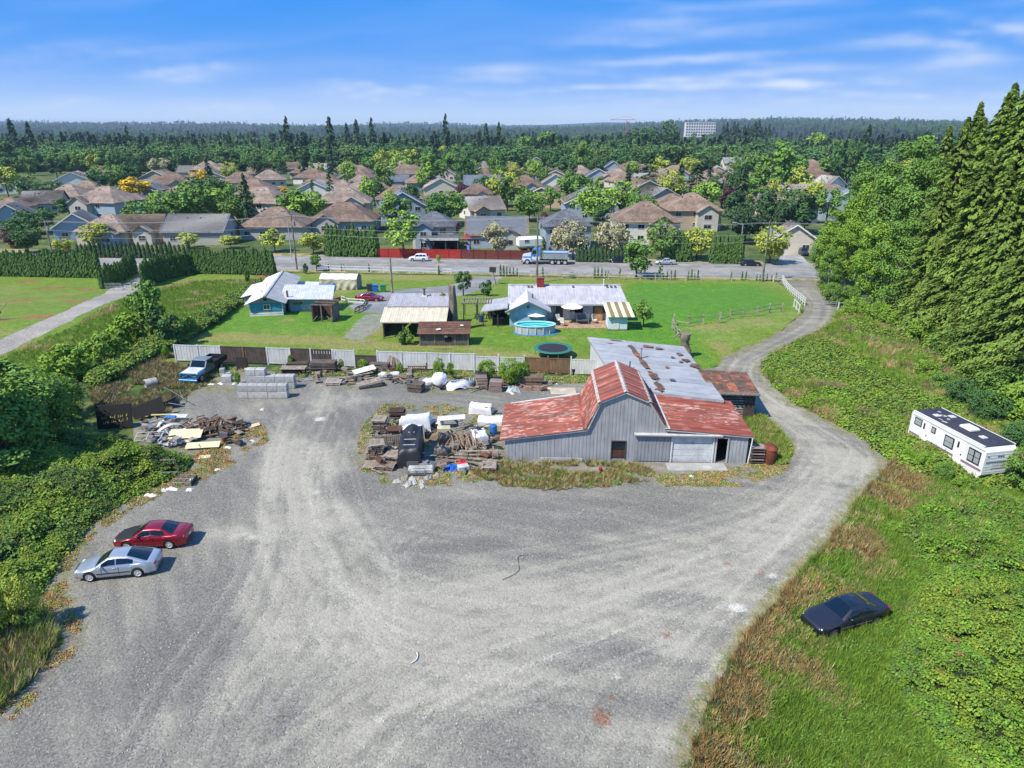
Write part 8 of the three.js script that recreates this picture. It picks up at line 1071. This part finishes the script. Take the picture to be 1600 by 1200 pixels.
// more trees between the houses
{ const r = rng(99); let n = 0; for (let i = 0; i < 2600 && n < 240; i++) { const z = -(165 + 470 * Math.pow(r(), 0.9)), x = (r() - 0.5) * 1.7 * -z * 0.95; if (footprints.some(([a, b, w, d]) => Math.abs(a - x) < w + 0.6 && Math.abs(b - z) < d + 1.2)) continue; if (z > -260 && x > 85) continue; footprints.push([x, z, 2.2, 2.2]); n++; const k = r(), kd = k < 0.6 ? 'broad' : k < 0.75 ? 'wide' : k < 0.85 ? 'narrow' : 'fir', tn2 = kd === 'fir' ? 'fir' : ['green', 'light', 'dark', 'lime', 'dark', 'green', 'deep'][Math.floor(r() * 7)], far = -z > 330; tree(kd, tn2, { x, z }, kd === 'fir' ? 12 + 8 * r() : (far ? 9 : 7) + 5 * r(), 1.15, `${toneName[tn2]} ${{ broad: 'round-crowned tree', wide: 'wide spreading tree', narrow: 'slender tree', fir: 'tall fir' }[kd]} ${besideHouse(x, z)}`, 'trees of the neighbourhood'); } }

// ---------------------------------------------------------------- the far woods and hills
function hillY(x, d) { const a = sstep(1300, 5200, d), n = fbm(x * 0.0006 + 7.3, d * 0.0005 + 2.1, 4); return -3 + a * (20 + 95 * Math.max(0, n - 0.28)) + 20 * sstep(1000, 1700, d) * sstep(250, 1100, x) ; }
{
  const rows = []; for (let i = 0; i <= 44; i++) { const d = 900 * Math.pow(9000 / 900, i / 44), row = []; for (let k = -40; k <= 40; k++) { const x = k / 40 * d * 1.25; row.push([x, hillY(x, d) - (i === 0 ? 2 : 0), -d]); } rows.push(row); }
  struct('hills', gridGeo(rows), new THREE.MeshStandardMaterial({ color: 0x3f5a34, roughness: 1, map: roughTile }));
  const wood = (seed, geo, m, count, d0, d1, h0, h1, pw) => { const r = rng(seed), im = new THREE.InstancedMesh(geo, m, count), mt = new THREE.Matrix4(), q = new THREE.Quaternion(), c = new THREE.Color(); let n = 0; for (let i = 0; n < count && i < count * 4; i++) { const d = d0 * Math.pow(d1 / d0, Math.pow(r(), pw)), x = (r() - 0.5) * 1.75 * d; if (d < 640 && footprints.some(([a, b, w, e]) => Math.abs(a - x) < w + 3 && Math.abs(b + d) < e + 4)) continue; if (fbm(x * 0.004 + seed, d * 0.003, 3) < 0.34 && d < 2500) continue; const h = lerp(h0, h1, r() * r()) * (d > 2500 ? 1.2 : 1), ref = 10; q.setFromAxisAngle(V(0, 1, 0), r() * 6.28); const s = h / ref; mt.compose(V(x, d > 900 ? hillY(x, d) - 1 : -3, -d), q, V(s * (0.9 + 0.4 * r()), s, s * (0.9 + 0.4 * r()))); im.setMatrixAt(n, mt); const k = 0.7 + 0.6 * r(), w = r() - 0.5; im.setColorAt(n, c.setRGB(k * (1 + 0.4 * w), k, k * (1 - 0.3 * w))); n++; } im.count = n; im.name = numbered('far_woodland'); im.userData = { kind: 'stuff', label: seed === 1 ? 'broad-leaved woods covering the far hills' : 'dark conifer woods covering the far hills', category: 'woodland' }; im.castShadow = im.receiveShadow = true; scene.add(im); };
  wood(1, broadCrown(91, 620, 0.5, 4.2, 0.4, 18), leafMat(0x4e7036), 15000, 440, 7000, 8, 17, 1.45); const fg = coniferCrown(92, 252, 1.5, 3.6, 0.4, 0.4); fg.scale(0.5, 0.5, 0.5); wood(2, fg, leafMat(0x3c583a), 5000, 500, 7000, 12, 24, 1.2);
}
scene.fog = new THREE.FogExp2(0xbcd4ee, 0.00011);

// ================================================================ GROUND COVER
const inRing = (ring, x, z) => { let c = false; for (let i = 0, j = ring.length - 1; i < ring.length; j = i++) { const a = ring[i], b = ring[j]; if ((a[1] > z) !== (b[1] > z) && x < (b[0] - a[0]) * (z - a[1]) / (b[1] - a[1]) + a[0]) c = !c; } return c; };
const edgeDist = (ring, x, z) => { let m = 1e9; for (let i = 0, j = ring.length - 1; i < ring.length; j = i++) { const a = ring[i], b = ring[j], dx = b[0] - a[0], dz = b[1] - a[1], t = clamp(((x - a[0]) * dx + (z - a[1]) * dz) / (dx * dx + dz * dz)); m = Math.min(m, Math.hypot(x - a[0] - dx * t, z - a[1] - dz * t)); } return m; };
function clump(seed, n, R, l, w, flat = 0.5) { const r = rng(seed), list = []; for (let i = 0; i < n; i++) { const d = dirIn(r); d[1] = Math.abs(d[1]); const k = R * (0.35 + 0.65 * Math.sqrt(r())), q = dirIn(r); list.push({ p: [d[0] * k, d[1] * k * flat, d[2] * k], n: [d[0] * 0.6 + q[0] * 0.6, 0.9 + q[1] * 0.5, d[2] * 0.6 + q[2] * 0.6], u: dirIn(r), l: l * (0.6 + 0.8 * r()), w: w * (0.6 + 0.8 * r()), c: tone(r, 0.5) }); } return foliage(list); }
function tuft(seed, n, R, h, w) { const r = rng(seed), list = []; for (let i = 0; i < n; i++) { const a = r() * 6.283, k = R * Math.sqrt(r()), L = h * (0.5 + 0.6 * r()), t = 0.15 + 0.5 * r(), u = [Math.cos(a) * t, 1, Math.sin(a) * t]; list.push({ p: [Math.cos(a) * k + u[0] * L / 2, L / 2, Math.sin(a) * k + u[2] * L / 2], n: [Math.cos(a + 1.3 + r()), 0.25, Math.sin(a + 1.3 + r())], u, l: L / 2, w, f: 0, c: tone(r, 0.5) }); } return foliage(list); }
const geoSet = { bramble: clump(1, 46, 0.5, 0.085, 0.06), herb: clump(2, 40, 0.42, 0.07, 0.035, 0.9), grass: tuft(3, 26, 0.22, 0.45, 0.016), long: tuft(4, 30, 0.24, 0.8, 0.014), low: clump(5, 26, 0.28, 0.05, 0.035, 0.35) };
const keepClear = [[-0.9, 0], [0, 0], [0.9, 0.0]].map(([k]) => { const p = P(1318, 972); return [p.x + k * 1.35, p.z - k * 0.5, 1.05]; });
const white1 = leafMat(0xffffff), C = { bramble: [0.18, 0.27, 0.025], brambleDark: [0.11, 0.18, 0.03], grass: [0.18, 0.29, 0.03], fresh: [0.14, 0.27, 0.02], straw: [0.42, 0.34, 0.15], rust: [0.38, 0.20, 0.07], olive: [0.17, 0.18, 0.06], herb: [0.12, 0.21, 0.045], pink: [0.30, 0.20, 0.14] };
// scatter one kind of plant over a ring; pick(x, z, r) gives [colour, size, height] or nothing
function scatter(name, label, category, ring, geo, n, seed, pick) {
  const r = rng(seed), im = new THREE.InstancedMesh(geoSet[geo], white1, n), mt = new THREE.Matrix4(), q = new THREE.Quaternion(), e = new THREE.Euler(), c = new THREE.Color(); let x0 = 1e9, x1 = -1e9, z0 = 1e9, z1 = -1e9, k = 0; for (const p of ring) { x0 = Math.min(x0, p[0]); x1 = Math.max(x1, p[0]); z0 = Math.min(z0, p[1]); z1 = Math.max(z1, p[1]); }
  for (let i = 0; i < n * 6 && k < n; i++) { const x = lerp(x0, x1, r()), z = lerp(z0, z1, r()); if (!inRing(ring, x, z) || keepClear.some(([a, b, m]) => Math.hypot(a - x, b - z) < m)) continue; const g = pick(x, z, r); if (!g) continue; const [col, s, y = 0] = g; e.set((r() - 0.5) * 0.5, r() * 6.28, (r() - 0.5) * 0.5); mt.compose(V(x, terrain(z) + y, z), q.setFromEuler(e), V(s, s * (0.75 + 0.5 * r()), s)); im.setMatrixAt(k, mt); const b = 0.78 + 0.44 * r(), w = (r() - 0.5) * 0.3; im.setColorAt(k, c.setRGB(col[0] * b * (1 + w), col[1] * b, col[2] * b * (1 - w))); k++; }
  im.count = k; im.name = numbered(name); im.castShadow = im.receiveShadow = true; im.userData = { kind: 'stuff', label, category }; scene.add(im);
}
const mixC = (a, b, t) => [lerp(a[0], b[0], t), lerp(a[1], b[1], t), lerp(a[2], b[2], t)];
function bank(ring, hf, m) {                                        // the matted stems and litter under a bramble thicket, as a swelling of the ground
  let x0 = 1e9, x1 = -1e9, z0 = 1e9, z1 = -1e9; for (const p of ring) { x0 = Math.min(x0, p[0]); x1 = Math.max(x1, p[0]); z0 = Math.min(z0, p[1]); z1 = Math.max(z1, p[1]); } const rows = [], st = 0.6;
  for (let z = z0; z < z1 + st; z += st) { const row = []; for (let x = x0; x < x1 + st; x += st) row.push([x, inRing(ring, x, z) ? terrain(z) + hf(x, z) - 0.22 : terrain(z) - 0.3, z]); rows.push(row); } struct('bank', gridGeo(rows), m);
}
const litterMat = new THREE.MeshStandardMaterial({ map: roughTile, roughness: 1, color: 0x8a8f70 });
{ // left thicket
  const ring = survey([[-260, 640], [0, 612], [90, 598], [118, 630], [130, 676], [198, 696], [248, 708], [302, 720], [292, 736], [242, 762], [186, 792], [130, 832], [95, 876], [72, 915], [45, 950], [-260, 985]]), hf = (x, z) => { const d = edgeDist(ring, x, z); return Math.min(1.6, d * 0.6) * (0.1 + 1.7 * fbm(x * 0.45, z * 0.45, 4)); };
  bank(ring, hf, litterMat); scatter('bramble_thicket', 'dense bramble thicket along the left edge of the yard', 'brambles', ring, 'bramble', 13000, 3, (x, z, r) => [mixC(C.bramble, C.brambleDark, sstep(0.42, 0.62, fbm(x * 0.5 + 3, z * 0.5, 3))), 0.4 + 0.9 * r() * r(), hf(x, z) - 0.25 + 0.45 * r()]);
}
const brambleRing = survey([[1440, 905], [1415, 960], [1400, 1005], [1370, 1060], [1420, 1120], [1530, 1290], [1900, 1290], [1900, 790], [1620, 800], [1560, 850], [1500, 880]]), bh = (x, z) => { const d = edgeDist(brambleRing, x, z); return Math.min(1.1, d * 0.5) * (0.0 + 2.0 * fbm(x * 0.8, z * 0.8, 4)); };
bank(brambleRing, bh, litterMat);
scatter('bramble_thicket', 'bright bramble thicket on the right beyond the black sedan', 'brambles', brambleRing, 'bramble', 8500, 5, (x, z, r) => [r() < 0.012 ? C.rust : mixC(C.bramble, r() < 0.3 ? C.brambleDark : C.fresh, sstep(0.35, 0.65, fbm(x * 0.5, z * 0.5, 3))), 0.3 + 0.75 * r() * r(), bh(x, z) - 0.15 + 0.3 * r()]);
{ // lumps of weeds and bramble below the trailer
  const ring = survey([[1405, 800], [1470, 775], [1640, 790], [1900, 800], [1900, 900], [1560, 905], [1470, 900], [1410, 880]]), hf = (x, z) => Math.min(0.9, edgeDist(ring, x, z) * 0.5) * (0.1 + 1.9 * fbm(x * 0.7 + 8, z * 0.7, 4)); bank(ring, hf, litterMat);
  scatter('bramble_thicket', 'lumpy green weeds and brambles below the travel trailer', 'brambles', ring, 'bramble', 4200, 6, (x, z, r) => [mixC(C.fresh, C.brambleDark, sstep(0.4, 0.65, fbm(x * 0.6, z * 0.6, 3))), 0.3 + 0.8 * r() * r(), hf(x, z) - 0.15 + 0.35 * r()]);
  scatter('rough_grass', 'long grass between the lumps of bramble below the trailer', 'grass', ring, 'long', 2600, 10, (x, z, r) => [r() < 0.2 ? C.straw : C.grass, 0.5 + 0.5 * r(), hf(x, z) - 0.3]);
}
{ // rough grass between the gravel and the right-hand brambles
  const ring = survey([[1040, 1290], [1112, 1100], [1140, 1050], [1172, 995], [1215, 945], [1250, 905], [1285, 862], [1318, 822], [1340, 785], [1372, 752], [1398, 722], [1440, 745], [1500, 762], [1620, 780], [1900, 800], [1900, 1290]]), yardEdge = ring.slice(0, 11);
  const ed = (x, z) => { let m = 1e9; for (let i = 0; i + 1 < yardEdge.length; i++) { const a = yardEdge[i], b = yardEdge[i + 1], dx = b[0] - a[0], dz = b[1] - a[1], t = clamp(((x - a[0]) * dx + (z - a[1]) * dz) / (dx * dx + dz * dz)); m = Math.min(m, Math.hypot(x - a[0] - dx * t, z - a[1] - dz * t)); } return m; };
  scatter('rough_grass', 'tangled green and reddish grass beside the gravel on the right', 'grass', ring, 'grass', 46000, 7, (x, z, r) => { const d = ed(x, z), n = fbm(x * 0.45, z * 0.45, 3), n2 = fbm(x * 0.9 + 30, z * 0.9, 3); if (d < 2.6 && n2 < 0.52 && r() < 0.85) return; if (inRing(brambleRing, x, z) && r() < 0.9) return; const dry = clamp(0.95 - d * 0.24) * 0.8 + (n - 0.5) * 2.0; const col = dry > 0.55 ? (r() < 0.4 ? C.straw : r() < 0.45 ? C.rust : C.olive) : dry > 0.25 && r() < 0.4 ? C.straw : r() < 0.5 ? C.grass : C.fresh; return [col, 0.55 + 0.6 * r()]; });
  scatter('rough_grass', 'low weeds creeping over the gravel edge on the right', 'weeds', ring, 'low', 9000, 8, (x, z, r) => { const n = fbm(x * 0.8 + 7, z * 0.8, 3); if (n < 0.45) return; return [mixC(C.olive, C.grass, r()), 0.5 + 0.6 * r()]; });
  scatter('rough_grass', 'leafy green weeds below the travel trailer', 'weeds', ring, 'herb', 9000, 9, (x, z, r) => { const d = ed(x, z), n = fbm(x * 0.4 + 17, z * 0.4, 3); if (d < 3.5 || n < 0.47) return; return [mixC(C.fresh, C.herb, r()), 0.4 + 0.6 * r(), 0.1]; });
}
{ // the weedy slope between the drive and the forest
  const ring = survey([[1196, 566], [1222, 548], [1265, 529], [1304, 508], [1312, 488], [1345, 492], [1450, 540], [1540, 600], [1620, 660], [1760, 760], [1560, 775], [1420, 745], [1392, 716], [1345, 680], [1295, 656], [1248, 630], [1212, 604], [1197, 584]]), hf = (x, z) => Math.min(0.8, edgeDist(ring, x, z) * 0.25) * (0.3 + 1.2 * fbm(x * 0.4, z * 0.4, 3));
  bank(ring, hf, litterMat);
  scatter('weed_slope', 'bushy green weeds on the slope between drive and forest', 'weeds', ring, 'bramble', 16000, 11, (x, z, r) => { const n = fbm(x * 0.25 + 5, z * 0.25, 3); if (n < 0.38) return; return [mixC(C.bramble, n > 0.56 ? C.brambleDark : C.fresh, r()), 0.6 + 0.8 * r(), hf(x, z) - 0.1 + 0.25 * r()]; });
  scatter('weed_slope', 'long grass on the slope between drive and forest', 'grass', ring, 'long', 12000, 12, (x, z, r) => { const n = fbm(x * 0.25 + 5, z * 0.25, 3), m = fbm(x * 0.5, z * 0.5 + 9, 3); if (n > 0.5) return; return [m > 0.58 ? C.straw : m < 0.36 ? C.pink : r() < 0.5 ? C.grass : C.fresh, 0.6 + 0.5 * r(), hf(x, z) - 0.2]; });
}
const dryMix = (r) => { const k = r(); return k < 0.45 ? C.straw : k < 0.6 ? C.rust : k < 0.8 ? C.olive : C.grass; };
scatter('dry_grass', 'tall dry grass along the front of the barn', 'grass', survey([[738, 738], [775, 728], [790, 718], [850, 724], [945, 722], [1000, 726], [1020, 738], [1012, 752], [940, 762], [860, 766], [770, 758]]), 'grass', 1500, 21, (x, z, r) => fbm(x * 0.7, z * 0.9, 3) < 0.46 ? undefined : [dryMix(r), 0.5 + 0.6 * r() * r()]);
scatter('dry_grass', 'patchy dry weeds before the concrete apron', 'grass', survey([[1010, 738], [1135, 736], [1170, 726], [1225, 690], [1242, 705], [1225, 738], [1160, 760], [1040, 760]]), 'low', 1500, 22, (x, z, r) => fbm(x * 0.9, z * 0.9, 3) < 0.46 ? undefined : [dryMix(r), 0.5 + 0.5 * r()]);
scatter('rough_grass', 'green grass on the bank beside the rusty tank', 'grass', survey([[1162, 660], [1188, 650], [1215, 672], [1236, 700], [1226, 725], [1208, 728], [1196, 700], [1170, 690]]), 'grass', 1400, 23, (x, z, r) => [r() < 0.25 ? C.straw : C.grass, 0.6 + 0.5 * r()]);
scatter('rough_grass', 'weeds along the foot of the yard fence', 'weeds', survey([[330, 574], [600, 578], [930, 586], [930, 598], [860, 600], [600, 590], [330, 588]]), 'herb', 2200, 24, (x, z, r) => fbm(x * 0.5, z * 2, 3) < 0.47 ? undefined : [r() < 0.3 ? C.straw : mixC(C.herb, C.grass, r()), 0.4 + 0.5 * r()]);
scatter('rough_grass', 'weeds growing through the scrap pile', 'weeds', survey([[560, 670], [600, 632], [700, 632], [790, 650], [790, 735], [740, 758], [600, 760], [560, 730]]), 'low', 2200, 25, (x, z, r) => fbm(x * 0.8, z * 0.8, 3) < 0.5 ? undefined : [dryMix(r), 0.5 + 0.6 * r()]);
scatter('rough_grass', 'dry weeds at the edge of the left brambles', 'weeds', survey([[300, 712], [410, 660], [420, 690], [330, 745], [250, 775], [200, 800], [120, 860], [100, 930], [130, 990], [110, 1030], [40, 1110], [-60, 1180], [-200, 1250], [-200, 960], [60, 945], [90, 880], [180, 795], [290, 738]]), 'low', 3600, 26, (x, z, r) => fbm(x * 0.7, z * 0.7 + 3, 3) < 0.46 ? undefined : [r() < 0.3 ? C.rust : dryMix(r), 0.45 + 0.6 * r()]);
scatter('rough_grass', 'yellow-green grass below the left sapling bush', 'grass', survey([[-260, 960], [45, 945], [85, 985], [75, 1030], [20, 1090], [-60, 1150], [-260, 1250]]), 'long', 3000, 27, (x, z, r) => [r() < 0.35 ? C.straw : r() < 0.5 ? C.olive : C.grass, 0.6 + 0.5 * r()]);
scatter('rough_grass', 'rough grass and litter on the bank above the rubbish heap', 'grass', survey([[140, 600], [190, 560], [262, 548], [276, 566], [340, 580], [335, 598], [296, 612], [262, 645], [205, 662], [150, 645]]), 'grass', 5000, 28, (x, z, r) => { const n = fbm(x * 0.35, z * 0.35, 3); return n < 0.42 ? undefined : [r() < 0.35 ? C.straw : r() < 0.25 ? C.pink : C.olive, 0.5 + 0.5 * r()]; });
scatter('rough_grass', 'long grass along the field track and fence line', 'grass', survey([[-200, 590], [0, 560], [120, 510], [225, 455], [300, 440], [425, 436], [380, 466], [300, 522], [190, 572], [130, 594], [0, 606], [-200, 630]]), 'long', 11000, 29, (x, z, r) => { const n = fbm(x * 0.3, z * 0.3 + 4, 3); return [n > 0.68 ? C.straw : r() < 0.6 ? C.grass : C.fresh, 0.3 + 0.3 * r()]; });
scatter('rough_grass', 'brambles over the field fence line', 'brambles', survey([[140, 592], [200, 560], [300, 512], [350, 480], [395, 450], [402, 458], [345, 500], [280, 540], [215, 572], [150, 610]]), 'bramble', 3500, 30, (x, z, r) => [mixC(C.bramble, C.brambleDark, r()), 0.8 + 0.8 * r(), 0.3 + 0.7 * r() * fbm(x * 0.4, z * 0.4, 2) * 1.5]);
scatter('brambles_on_car', 'brambles climbing against the black sedan', 'brambles', survey([[1290, 985], [1325, 992], [1345, 978], [1325, 968], [1300, 972]]), 'bramble', 60, 31, (x, z, r) => [C.bramble, 0.5 + 0.4 * r(), 0.1 + 0.5 * r()]);
{ // loose stones on the gravel
  const g = new THREE.IcosahedronGeometry(0.025, 0), r = rng(61), n = 14000, im = new THREE.InstancedMesh(g, new THREE.MeshStandardMaterial({ color: 0xffffff, roughness: 0.95 }), n), mt = new THREE.Matrix4(), q = new THREE.Quaternion(), e = new THREE.Euler(), c = new THREE.Color(); let k = 0;
  for (let i = 0; i < n * 3 && k < n; i++) { const z = -(18 + 50 * Math.pow(r(), 1.5)), x = (r() - 0.5) * 74 + 2; if (!inRing(yardRing, x, z)) continue; if (fbm(x * 0.5, z * 0.5, 3) < 0.42) continue; const s = 0.5 + 1.0 * Math.pow(r(), 3) * 1.6; e.set(r() * 6, r() * 6, r() * 6); mt.compose(V(x, 0.018, z), q.setFromEuler(e), V(s, s * 0.7, s)); im.setMatrixAt(k, mt); const b = 0.2 + 0.26 * r(); im.setColorAt(k, c.setRGB(b, b * 0.98, b * 0.93)); k++; }
  im.count = k; im.name = 'loose_stones'; im.castShadow = im.receiveShadow = true; im.userData = { kind: 'stuff', label: 'loose stones scattered over the gravel yard', category: 'stones' }; scene.add(im);
}

renderer.render(scene, camera);
